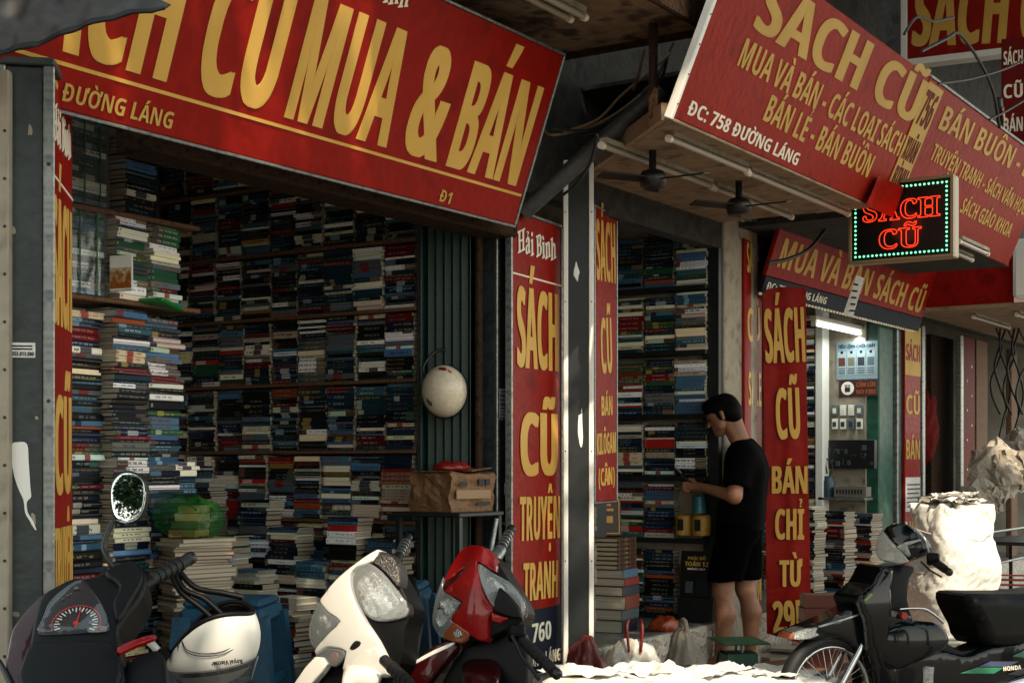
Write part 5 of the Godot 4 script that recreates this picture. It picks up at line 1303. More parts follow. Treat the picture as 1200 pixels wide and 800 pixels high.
func scale_():
	var gm = worn([Color(0.05, 0.21, 0.13), Color(0.07, 0.28, 0.18), Color(0.06, 0.24, 0.15)], [0.2, 0.5, 0.8], 0.4, 0.3, 53, 0.03)
	var o = pz(866, 797, 0.32); o.y = PAVE
	var t = thing("weighing_scale", "green spring weighing scale with a flat square pan beside the tote bag", "scale", o, Basis(UP, 0.72))
	var st = mb()
	var q = PackedVector2Array([Vector2(-0.14, 0), Vector2(0.14, 0), Vector2(0.13, 0.06), Vector2(0.09, 0.13), Vector2(0.03, 0.155), Vector2(-0.03, 0.155), Vector2(-0.12, 0.15), Vector2(-0.135, 0.06)])
	part("body", panel(q, 0.18, flat, 0.05, 0.012), gm, t, Transform3D(Basis(), Vector3(0, 0, 0.09)))
	part("back", boxm(Vector3(-0.12, 0, -0.095), Vector3(0.12, 0.14, -0.091)), gm, t)
	for x in [-0.06, 0.05]:
		st = mb(); tube(st, [Vector3(x, 0.14, 0), Vector3(x, 0.205, 0)], 0.01, 8); part("pan_post", st, M.steel, t)
	part("pan", bevm(Vector3(-0.17, 0.206, -0.14), Vector3(0.17, 0.218, 0.14), 0.005), plain(Color(0.13, 0.36, 0.24), 0.45), t)
	patch(t, -0.1, 0.02, -0.03, 0.05, M.navy, "name_plate", 0.0915)
	for x in [-0.09, 0.1]:
		st = mb(); lathe(st, [Vector2(0.005, 0), Vector2(0.005, 0.003)], Transform3D(Basis(Vector3.RIGHT, PI / 2), Vector3(x, 0.1, 0.09)), 6); part("screw", st, M.dark, t)

func lit_shop():
	var X = Vector3.RIGHT; var N = Basis(Vector3.BACK, UP, -X); var st     # boards facing along the street
	# fluorescent lamp
	var a = pz(955, 377, -0.15); var b = pz(1020, 389, -0.15); a.y = 2.53; b.y = 2.53
	var lm = thing("tube_lamp", "lit white fluorescent tube under the header of the third bookshop", "lamp", a)
	var em = plain(Color(0.95, 0.97, 0.95), 0.4); em.emission_enabled = true; em.emission = Color(0.95, 1.0, 0.97); em.emission_energy_multiplier = 1.6
	var L = b.x - a.x
	st = mb(); tube(st, [Vector3(0, 0, 0), Vector3(L, 0, 0)], 0.016, 12); part("tube", st, em, lm)
	part("batten", bevm(Vector3(-0.03, 0.025, -0.025), Vector3(L + 0.03, 0.06, 0.025), 0.004), M.white, lm)
	for x in [-0.03, L]: part("end_cap", bevm(Vector3(x, -0.02, -0.02), Vector3(x + 0.03, 0.024, 0.02), 0.004), M.white, lm)
	var ar := AreaLight3D.new(); ar.name = "tube_light"; lm.add_child(ar); ar.area_size = Vector2(L, 0.03); ar.position = Vector3(L * 0.5, -0.03, 0); ar.rotation.x = -PI / 2
	ar.light_energy = 0.3; ar.light_color = Color(0.95, 1.0, 0.97); ar.area_range = 12.0; ar.area_attenuation = 2.0; ar.shadow_enabled = true
	# wall behind them: shop's far side wall at x = 11.2
	var P = func(x, y): return pxx(x, y, 11.195)
	var p0 = P.call(981, 445); var p1 = P.call(1029, 399)
	var po = thing("poster", "pale blue printed order poster with four pictures on the wall of the lit shop", "poster", Vector3(11.19, p0.y, p0.z), N)
	var w = p1.z - p0.z; var h = p1.y - p0.y
	part("sheet", boxm(Vector3(0, 0, 0), Vector3(w, h, 0.004)), plain(Color(0.50, 0.58, 0.62), 0.5), po)
	letter_at(po, "TIÊU LỆNH CHỮA CHÁY", M.navy, Vector2(0.015, h * 0.83), Vector2(w - 0.015, h * 0.83), h * 0.09, "bold", 0.2, 0.006)
	for k in 4:
		var x0 = 0.012 + k * (w - 0.02) / 4.0; var x1 = x0 + (w - 0.02) / 4.0 - 0.01
		patch(po, x0, h * 0.12, x1, h * 0.74, plain(Color(0.62, 0.68, 0.70), 0.5), "panel", 0.0045)
		st = mb(); lathe(st, [Vector2(0.012, 0), Vector2(0.012, 0.001)], Transform3D(Basis(X, PI / 2), Vector3((x0 + x1) * 0.5, h * 0.72, 0.008)), 10); part("number_disc", st, M.navy, po)
		patch(po, x0 + 0.008, h * 0.36, x1 - 0.008, h * 0.58, plain([Color(0.35, 0.14, 0.12), Color(0.42, 0.40, 0.34), Color(0.12, 0.15, 0.2), Color(0.3, 0.36, 0.4)][k], 0.5), "picture", 0.008)
		for j in 3: patch(po, x0 + 0.006, h * (0.16 + 0.06 * j), x1 - 0.006, h * (0.185 + 0.06 * j), plain(Color(0.25, 0.32, 0.38), 0.5), "print", 0.008)
	p0 = P.call(984, 465); p1 = P.call(1029, 444)
	var hs = thing("warning_sign", "small brown sign with a white hand symbol and orange words under the pale poster", "sign", Vector3(11.19, p0.y, p0.z), N)
	w = p1.z - p0.z; h = p1.y - p0.y
	part("plate", bevm(Vector3(0, 0, 0), Vector3(w, h, 0.008), 0.002), plain(Color(0.22, 0.07, 0.05), 0.5), hs)
	st = mb(); lathe(st, [Vector2(h * 0.4, 0), Vector2(h * 0.4, 0.001)], Transform3D(Basis(X, PI / 2), Vector3(h * 0.55, h * 0.5, 0.0085)), 18); part("disc", st, M.white, hs)
	for k in 4:
		st = mb(); box(st, Vector3(h * (0.42 + 0.085 * k), h * 0.6, 0.011), Vector3(h * 0.05, h * 0.24, 0.001), Basis(Vector3.BACK, 0.2 - 0.13 * k)); part("hand_symbol", st, plain(Color(0.2, 0.06, 0.05), 0.5), hs)
	st = mb(); box(st, Vector3(h * 0.55, h * 0.4, 0.0112), Vector3(h * 0.32, h * 0.26, 0.001)); part("hand_symbol", st, plain(Color(0.2, 0.06, 0.05), 0.5), hs)
	for k in 2: letter_at(hs, ["CẤM LỬA", "NO FIRE"][k], plain(Color(0.62, 0.30, 0.10), 0.5), Vector2(h * 1.1, h * (0.56 - 0.42 * k)), Vector2(w - 0.01, h * (0.56 - 0.42 * k)), h * 0.26, "bold", 0.2, 0.0095)
	# boxes of chargers and switches
	for row in 2:
		for k in 4:
			var c = P.call(980 + k * 9.6, 487 + row * 16)
			var bx = thing("wall_box", "small white plastic box in the %s row on the wall below the hand sign" % ["upper", "lower"][row], "box", Vector3(11.19, c.y, c.z), N, "small boxes on the wall")
			part("box", bevm(Vector3(-0.024, -0.0, 0), Vector3(0.024, 0.085, 0.03), 0.004), M.white if (k + row) % 3 else plain(Color(0.35, 0.42, 0.44), 0.5), bx)
			patch(bx, -0.015, 0.02, 0.015, 0.06, M.grey_metal if row else M.cream, "label_print", 0.0305)
	# dark display panel and things under it
	p0 = P.call(971, 549); p1 = P.call(1029, 515)
	var dp = thing("display_case", "dark glass fronted case on the wall of the lit shop", "case", Vector3(11.12, p0.y, p0.z), N)
	w = p1.z - p0.z; h = p1.y - p0.y
	part("body", bevm(Vector3(0, 0, -0.06), Vector3(w, h, 0), 0.004), M.black, dp)
	for k in 16:
		st = mb(); bev(st, Vector3(rng.randf_range(0.02, w - 0.02), rng.randf_range(0.02, h - 0.03), 0.004), Vector3(rng.randf_range(0.015, 0.04), rng.randf_range(0.02, 0.05), 0.008), 0.002); part("goods", st, plain(Color(0.12, 0.15, 0.16) * rng.randf_range(0.5, 2.0), 0.4), dp)
	for q in [[985, 581, 0.26, "pale woven basket on the ledge under the dark case"], [997, 612, 0.24, "pale woven basket on top of the floor piles of the lit shop"]]:
		var c = P.call(q[0] + 22, q[1]); c.x = 11.05
		var bk = thing("basket", q[3], "basket", c, N)
		var bm2 = worn([Color(0.35, 0.34, 0.31), Color(0.5, 0.48, 0.44)], [0.35, 0.65], 0.7, 0.06, 55, 0.06)
		var ww = q[2] * 0.5
		for e in [[-ww, 0.0, -0.06, ww, 0.075, -0.055], [-ww, 0, 0.055, ww, 0.075, 0.06], [-ww, 0, -0.054, -ww + 0.005, 0.075, 0.054], [ww - 0.005, 0, -0.054, ww, 0.075, 0.054], [-ww + 0.006, 0, -0.054, ww - 0.006, 0.005, 0.054]]: part("side", boxm(Vector3(e[0], e[1], e[2]), Vector3(e[3], e[4], e[5])), bm2, bk)
		for k in 9: patch(bk, -ww + 0.02 + k * (2 * ww - 0.04) / 9.0, 0.02, -ww + 0.02 + (k + 0.5) * (2 * ww - 0.04) / 9.0, 0.055, M.dark, "opening", 0.0605)
	part("ledge", boxm(Vector3(11.0, P.call(1000, 582).y - 0.022, -0.42), Vector3(11.19, P.call(1000, 582).y - 0.002, -0.04)), M.steel, lm, lm.transform.affine_inverse())
	var jg = thing("jug", "blue grey plastic jug beside the upper basket in the lit shop", "jug", P.call(977, 584) + Vector3(-0.12, 0, 0))
	st = mb(); lathe(st, [Vector2(0.05, 0), Vector2(0.055, 0.01), Vector2(0.06, 0.14), Vector2(0.045, 0.16), Vector2(0.05, 0.18)], Transform3D(), 14); part("body", st, plain(Color(0.18, 0.26, 0.32), 0.4), jg)
	st = mb(); tube(st, crv([Vector3(0.0, 0.16, 0), Vector3(0.03, 0.26, 0.03), Vector3(0.0, 0.32, -0.02), Vector3(-0.02, 0.2, 0.0)], 5), 0.006, 6); part("handle", st, M.black, jg)

func far_right():
	var X = Vector3.RIGHT; var st
	# bale of white paper with newspapers on top, on a low hand cart
	var o = pz(1116, 700, 0.9); o.y = 0.30
	var t = thing("paper_bale", "big white wrapped bale of paper glaring in the sun behind the dark motorbike", "bale", o, Basis(UP, 0.85))
	var nz = noise(61, 5.0, 3); nz.fractal_type = FastNoiseLite.FRACTAL_RIDGED; var n2 = noise(62, 1.7, 1)
	var RR = []; var H = 0.9; var n3 = noise(63, 1.6, 2)
	st = mb()
	for i in 60:
		var v = i / 59.0; var ring = []
		var y = H * clampf((v - 0.05) / 0.9, 0, 1); var sh = 1.0 if v > 0.05 and v < 0.95 else (v / 0.05 if v < 0.5 else (1.0 - v) / 0.05)
		for j in 96:
			var a = -TAU * j / 96.0; var c = cos(a); var s = sin(a); var q = 1.0 / pow(pow(abs(c), 4.0) + pow(abs(s), 4.0), 0.25)
			var rr = q * (0.305 - 0.06 * v + 0.025 * sin(v * 7.0 + a) + 0.02 * sin(v * 13.0 - a * 2.0)) * max(sqrt(clampf(sh, 0, 1)), 0.02)
			var p = Vector3(c * rr, y, s * rr * 0.85)
			# slack folds hang from the tied corners
			var fold = abs(sin(a * 5.0 + 6.0 * v + 4.0 * n3.get_noise_2d(a, v * 3.0)))
			p += Vector3(c, 0.15, s) * (0.012 * pow(fold, 2.0) + 0.04 * n2.get_noise_3d(p.x, p.y, p.z)) * (1.0 if sh >= 1.0 else 0.4)
			p.y += 0.03 * n2.get_noise_2d(c * 2.0, s * 2.0) * v
			ring.append(p)
		RR.append(ring)
	rings(st, RR, true, true); part("wrap", st, M.paper, t)
	for k in 3:
		var ang = 0.4 + k * 2.1; var cp = []
		for i in 30: cp.append(Vector3(cos(TAU * i / 29.0) * 0.285, H * (0.25 + 0.27 * k) + 0.03 * sin(i * 0.4 + ang), sin(TAU * i / 29.0) * 0.245) * Vector3(1.06, 1, 1.06))
		st = mb(); tube(st, cp, 0.004, 5, false); part("cord", st, M.cream, t)
	for k in 7:
		part("newspaper", crumple(0.30 - 0.015 * k, 0.22, 0.03, 90 + k, 9, 8.0), M.kraft if k % 3 == 1 else M.paper, t, Transform3D(Basis(UP, k * 0.9) * Basis(X, 0.06 * sin(k * 5.0)), Vector3(0.06 * sin(k * 2.0), H + 0.015 + k * 0.009, 0.05 * cos(k * 3.0))))
	var ct = thing("hand_cart", "low grey hand cart with a rail under the white paper bale", "cart", Vector3(o.x, PAVE, o.z), Basis(UP, 0.2))
	part("deck", bevm(Vector3(-0.45, 0.02, -0.34), Vector3(0.9, 0.058, 0.34), 0.006), M.steel, ct)
	for q in [[-0.4, -0.3], [-0.4, 0.3], [0.85, -0.3], [0.85, 0.3]]:
		part("foot", boxm(Vector3(q[0] - 0.03, -0.14 if q[1] > 0 else 0.0, q[1] - 0.03), Vector3(q[0] + 0.03, 0.0198, q[1] + 0.03)), M.black, ct)
	# rail with posts behind the bale
	var ra = pz(1078, 583, 0.45); var rb = pz(1215, 587, 0.45); rb.y = ra.y
	var rl = thing("steel_rail", "thin steel rail rack crossing behind the white bale with two lower bars", "rail", Vector3(ra.x, PAVE, ra.z))
	for y in [0.0, 0.34, 0.62]:
		st = mb(); tube(st, [Vector3(0, ra.y - PAVE - y, 0), Vector3(rb.x - ra.x, ra.y - PAVE - y, 0)], 0.011, 8); part("bar", st, M.steel, rl)
	for x in [0.0, (rb.x - ra.x)]:
		st = mb(); tube(st, [Vector3(x, 0, 0), Vector3(x, ra.y - PAVE, 0)], 0.014, 8); part("post", st, M.steel, rl)
	# kraft paper bundles standing above the rail
	for q in [[1168, 552, 0.36, 71, "large crumpled brown paper bundle with grey folds above the steel rail"], [1150, 588, 0.26, 72, "brown paper sack slumped under the larger crumpled bundle"], [1192, 540, 0.36, 73, "pale crumpled paper bundle leaning on the brown one above the rail"]]:
		var c = pz(q[0], q[1], 0.62)
		var kb = thing("paper_bundle", q[4], "paper", c, Basis(UP, q[3] * 0.7))
		var km = M.kraft if q[3] == 72 else worn([Color(0.58, 0.55, 0.50), Color(0.70, 0.67, 0.62), Color(0.50, 0.47, 0.43)], [0.2, 0.5, 0.8], 0.85, 0.25, 74, 0.03)
		part("bundle", ball(q[2] * 0.6, q[2] * 0.75, q[2] * 0.5, q[3]), km, kb)
		for k in 5:
			var d = Basis(UP, k * 1.26) * Vector3(0, 0.2, 1).normalized()
			part("fold", crumple(q[2] * 0.9, q[2] * 0.8, 0.05, q[3] * 10 + k, 7, 7.0), km if k % 2 else M.kraft, kb, Transform3D(frame(Vector3(), d).basis * Basis(X, PI / 2), d * q[2] * 0.42))
	var tb = thing("goods_table", "dark table holding the crumpled brown paper bundles", "table", pz(1185, 610, 0.6) * Vector3(1, 0, 1) + Vector3(0, PAVE, 0))
	var th = pz(1185, 610, 0.6).y - PAVE
	part("top", bevm(Vector3(-0.3, th - 0.2, -0.25), Vector3(0.9, th - 0.17, 0.25), 0.004), M.black_panel, tb)
	for q in [[-0.28, -0.22], [0.88, -0.22], [-0.28, 0.22], [0.88, 0.22]]: part("leg", boxm(Vector3(q[0] - 0.015, 0, q[1] - 0.015), Vector3(q[0] + 0.015, th - 0.2, q[1] + 0.015)), M.black_panel, tb)
	# red plastic chair and pink basket
	var rc = pz(1165, 690, 0.95); rc.y = ROAD
	var rm = plain(Color(0.52, 0.05, 0.05), 0.35)
	var ch = thing("plastic_chair", "red plastic chair with a rounded back beside the white bale", "chair", rc, Basis(UP, 0.6))
	var hh = pz(1165, 660, 0.95).y - ROAD
	part("backrest", panel(loop2([Vector2(-0.09, hh - 0.42), Vector2(0.09, hh - 0.42), Vector2(0.1, hh - 0.1), Vector2(0.07, hh), Vector2(-0.07, hh), Vector2(-0.1, hh - 0.1)], 4), 0.015, func(p): return -p.x * p.x * 3.0, 0.03, 0.006), rm, ch)
	part("seat", bevm(Vector3(-0.15, hh - 0.45, 0.0), Vector3(0.15, hh - 0.425, 0.3), 0.008), rm, ch)
	for q in [[-0.13, 0.02], [0.13, 0.02], [-0.13, 0.28], [0.13, 0.28]]: part("leg", boxm(Vector3(q[0] - 0.015, 0, q[1] - 0.015), Vector3(q[0] + 0.015, hh - 0.45, q[1] + 0.015)), rm, ch)
	var pb = pz(1190, 696, 0.9)
	var bk = thing("basket", "pink lattice plastic basket beyond the red chair", "basket", Vector3(pb.x, pb.y, pb.z), Basis(UP, 0.3))
	var pm = plain(Color(0.60, 0.22, 0.18), 0.45)
	for y in [0.0, 0.04, 0.08, 0.12]:
		for z in [-0.13, 0.13]: part("bar", bevm(Vector3(-0.17, y, z - 0.004), Vector3(0.3, y + 0.014, z + 0.004), 0.002), pm, bk)
		for x in [-0.17, 0.3]: part("bar", bevm(Vector3(x - 0.004, y, -0.125), Vector3(x + 0.004, y + 0.014, 0.125), 0.002), pm, bk)
	for k in 17: part("bar", boxm(Vector3(-0.17 + k * 0.028, 0.001, 0.1345), Vector3(-0.158 + k * 0.028, 0.133, 0.139)), pm, bk)
	part("base", boxm(Vector3(-0.165, -0.006, -0.125), Vector3(0.295, -0.001, 0.125)), pm, bk)
	var bt = thing("crate_stand", "dark crate stand under the pink basket", "stand", Vector3(pb.x, ROAD, pb.z), Basis(UP, 0.3))
	part("body", bevm(Vector3(-0.16, 0, -0.12), Vector3(0.29, pb.y - ROAD - 0.007, 0.12), 0.006), M.black_panel, bt)
	# posts of the dim shop
	for q in [[1127, 1130, M.steel, "thin pale steel upright in the dim shopfront"], [1130, 1143, M.darkred, "dark red post with white dots in the dim shopfront"], [1145, 1158, M.wood, "ochre wooden post in the dim shopfront"], [1082, 1085, M.steel, "thin steel upright beside the slim lettered board"], [1092, 1118, M.rust, "broad brown door leaf inside the dim shopfront"]]:
		var z = -0.05 if q[2] != M.rust else -0.25
		var a = pz(q[0], 600, z); var b = pz(q[1], 600, z)
		var p = thing("shop_post", q[3], "post", Vector3(a.x, ROAD if z > -0.1 else SHOP, z))
		part("shaft", bevm(Vector3(0, 0, -0.05), Vector3(b.x - a.x, 2.7 - p.position.y, 0.0), 0.006), q[2], p)
		if q[2] == M.darkred:
			for k in 14: 
				st = mb(); lathe(st, [Vector2(0.012, 0), Vector2(0.012, 0.002)], Transform3D(Basis(X, PI / 2), Vector3((b.x - a.x) * (0.3 + 0.4 * (k % 2)), 0.5 + k * 0.14, 0.001)), 8); part("dot", st, M.cream, p)
	# garments and loose cables deep in the dim shop
	var gm = thing("garment", "dark red garment hanging in the dim shopfront behind the lettered slim board", "clothing", pz(1088, 500, -0.3))
	part("cloth", lump(Vector3.ZERO, 0.12, 0.36, 0.06, 91, 0.05, 4.0, null, 14), M.darkred, gm)
	var gm2 = thing("garment", "grey green garment hanging beside the steel upright in the dim shopfront", "clothing", pz(1088, 560, -0.5))
	part("cloth", lump(Vector3(0.1, -0.1, 0), 0.1, 0.5, 0.06, 92, 0.05, 4.0, null, 14), M.grey_metal, gm2)
	for k in 7:
		var cb = thing("cable", "black cable loop hanging below the red canopy above the brown paper bundles", "cable", Vector3.ZERO, Basis(), "cables below the red canopy")
		var q = []
		for i in 6: q.append(pz(1168 + 5 * k + 7 * sin(i * 1.4 + k * 2.0), 385 + i * (20 + 3 * (k % 3)), 0.25 + 0.03 * k))
		st = mb(); tube(st, crv(q, 5), 0.01, 6); part("strand", st, M.wire_dark, cb)
	var px_ = pz(1186, 450, -0.1)
	var wp = thing("shop_post", "weathered wooden post behind the hanging black cables", "post", Vector3(px_.x, SHOP, -0.1))
	part("shaft", bevm(Vector3(0, 0, -0.06), Vector3(0.25, 2.2, 0), 0.008), M.wood, wp)
# ---------------------------------------------------------------- motorbikes
func tp(node, called, m, xf: Transform3D, px: Array, thick, bulge: Callable, n := 4, step := 0.02, rim := 0.005, parent = null):
	var o = part(called, panel(traced(xf, px, n), thick, bulge, step, rim), m, parent if parent else node, (parent if parent else node).global_transform.affine_inverse() * xf)
	return o
func in_node(node, p: Vector3) -> Vector3: return node.global_transform.affine_inverse() * p
func wheel(node, c: Vector3, axis: Vector3, R, w, spokes := 0):
	var x = axis.normalized(); var u = (UP - x * UP.dot(x)).normalized(); var v = x.cross(u)
	var wn := Node3D.new(); wn.name = "wheel"; node.add_child(wn, true)
	var ring = func(r0, hw, hh):
		var st = mb(); var RR = []
		for i in 41:
			var a = TAU * i / 40.0; var d = u * cos(a) + v * sin(a); var row = []
			for j in 12:
				var b = TAU * j / 12.0
				row.append(c + d * (r0 + cos(b) * hh) + x * sin(b) * hw)
			RR.append(row)
		rings(st, RR, true, false); return st
	part("tyre", ring.call(R - 0.03, w, 0.032), M.rubber, wn)
	part("rim", ring.call(R - 0.066, w * 0.6, 0.012), M.chrome if spokes else M.black_panel, wn)
	var st = mb(); tube(st, [c - x * 0.05, c + x * 0.05], 0.05, 18); part("hub", st, M.steel, wn)
	var k = 0
	while k < spokes:
		st = mb(); var a = TAU * k / spokes; var d = u * cos(a) + v * sin(a); var d2 = u * cos(a + 0.35 * (1 if k % 2 else -1)) + v * sin(a + 0.35 * (1 if k % 2 else -1))
		tube(st, [c + d2 * 0.045 + x * 0.03 * (1 if k % 4 < 2 else -1), c + d * (R - 0.075)], 0.0016, 4); part("spoke", st, M.chrome, wn); k += 1
	if spokes == 0:
		for q in 5:
			st = mb(); var a = TAU * q / 5; tube(st, [c + (u * cos(a) + v * sin(a)) * 0.04, c + (u * cos(a) + v * sin(a)) * (R - 0.07)], 0.016, 6); part("spoke", st, M.black_panel, wn)
	return wn
func grip(node, a: Vector3, b: Vector3, r := 0.0165, bars = null):
	var n := Node3D.new(); n.name = "handlebar_grip"; node.add_child(n, true)
	a = in_node(node, a); b = in_node(node, b)
	var st = mb(); tube(st, [a, a.lerp(b, 0.3), b], [r, r * 1.02, r], 14); part("sleeve", st, M.rubber, n)
	for k in 5:
		st = mb(); var p = a.lerp(b, 0.3 + 0.13 * k); var d = (b - a).normalized() * 0.005
		tube(st, [p - d, p + d], r * 1.18, 14); part("grip_ring", st, M.rubber if bars == null else bars, n)
	st = mb(); var d2 = (b - a).normalized(); tube(st, [b, b + d2 * 0.004, b + d2 * 0.022, b + d2 * 0.028], [r * 0.8, r * 1.1, r * 1.05, r * 0.5], 14); part("bar_end", st, M.black, n)
	return n
func lens_mats():
	M.lens = plain(Color(0.75, 0.78, 0.78, 0.22), 0.04); M.lens.transparency = BaseMaterial3D.TRANSPARENCY_ALPHA
	var m = plain(Color(0.78, 0.78, 0.76), 0.1, 1.0); m.normal_enabled = true; m.normal_texture = bump(81, 0.06, 14.0); m.uv1_triplanar = true; m.uv1_scale = Vector3.ONE * 7.0
	M.reflector = m
	m = plain(Color(0.30, 0.29, 0.28), 0.2, 0.8); m.normal_enabled = true; m.normal_texture = bump(82, 0.05, 8.0); m.uv1_triplanar = true; m.uv1_scale = Vector3.ONE * 9.0
	M.housing = m
	M.amber = plain(Color(0.48, 0.22, 0.08), 0.15); M.amber.clearcoat_enabled = true
	var gl = func(c, r): 
		var p = plain(c, r); p.clearcoat_enabled = true; p.clearcoat = 0.5; p.clearcoat_roughness = 0.04; p.metallic_specular = 0.25; return p
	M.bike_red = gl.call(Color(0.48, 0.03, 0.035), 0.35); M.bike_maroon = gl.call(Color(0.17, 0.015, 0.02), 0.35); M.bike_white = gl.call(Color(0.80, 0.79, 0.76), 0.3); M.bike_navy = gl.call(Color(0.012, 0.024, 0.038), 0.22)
	M.trim_black = worn([Color(0.018, 0.019, 0.021), Color(0.028, 0.03, 0.032)], [0.3, 0.7], 0.5, 0.08, 83, 0.05, 0.4); M.trim_black.metallic_specular = 0.3
# what the frame cuts off: wheels, floor board, body and seat of a scooter standing behind its head
func scooter_body(t, head: Vector3, fwd: Vector3, paint, ground):
	fwd = Vector3(fwd.x, 0, fwd.z).normalized(); var side = UP.cross(fwd)
	var L = func(f, y, s): return in_node(t, Vector3(head.x, ground + y, head.z) + fwd * f + side * s)
	var ax = t.global_transform.basis.inverse() * side
	wheel(t, L.call(0.18, 0.24, 0), ax, 0.24, 0.042); wheel(t, L.call(-1.06, 0.24, 0), ax, 0.24, 0.045)
	var loft = func(called, m, secs):      # sections: f, y, half width, half height
		var st = mb(); var RR = []
		for q in secs:
			var row = []
			for j in 16:
				var a = TAU * j / 16.0; var c = cos(a); var s = sin(a); var k = 1.0 / pow(pow(abs(c), 3.0) + pow(abs(s), 3.0), 1 / 3.0)
				row.append(L.call(q[0], q[1] + s * k * q[3], c * k * q[2]))
			RR.append(row)
		rings(st, RR, true, true); part(called, st, m, t)
	loft.call("front_fender", paint, [[0.42, 0.40, 0.03, 0.02], [0.3, 0.5, 0.06, 0.03], [0.15, 0.53, 0.07, 0.04], [-0.02, 0.45, 0.06, 0.05]])
	loft.call("floor_board", M.trim_black, [[-0.1, 0.3, 0.17, 0.05], [-0.3, 0.27, 0.18, 0.04], [-0.5, 0.28, 0.17, 0.05]])
	loft.call("rear_body", paint, [[-0.45, 0.42, 0.11, 0.14], [-0.65, 0.52, 0.14, 0.14], [-0.95, 0.58, 0.14, 0.1], [-1.25, 0.66, 0.08, 0.05]])
	loft.call("seat", M.trim_black, [[-0.42, 0.62, 0.1, 0.04], [-0.6, 0.66, 0.14, 0.05], [-0.9, 0.68, 0.13, 0.05], [-1.15, 0.74, 0.09, 0.03]])
	var st = mb(); tube(st, [L.call(-0.35, 0.25, 0.1), L.call(-0.4, 0.0, 0.22)], 0.012, 8); part("side_stand", st, M.black, t)
	st = mb(); tube(st, [L.call(0.18, 0.24, 0.07), L.call(0.08, 0.5, 0.05), L.call(0.0, 0.72, 0.0)], 0.02, 8); part("fork", st, M.black, t)
	st = mb(); tube(st, [L.call(0.18, 0.24, -0.07), L.call(0.08, 0.5, -0.05), L.call(0.0, 0.72, 0.0)], 0.02, 8); part("fork", st, M.black, t)

func scooters():
	lens_mats()
	white_scooter(); red_scooter(); dark_scooter(); white_helmet()
func dish(off: float) -> Callable:
	return func(p): return 0.09 * (1.0 - min(1.5, p.length_squared() / 0.09)) + off + 0.005 * sin(p.x * 190.0) * sin(p.y * 150.0 + 1.0) + 0.006 * sin(p.x * 60.0 + p.y * 80.0)
func nose(c: Vector2, r: float, d: float, off := 0.0) -> Callable:
	return func(p): return d * (1.0 - min(1.5, (p - c).length_squared() / (r * r))) + off

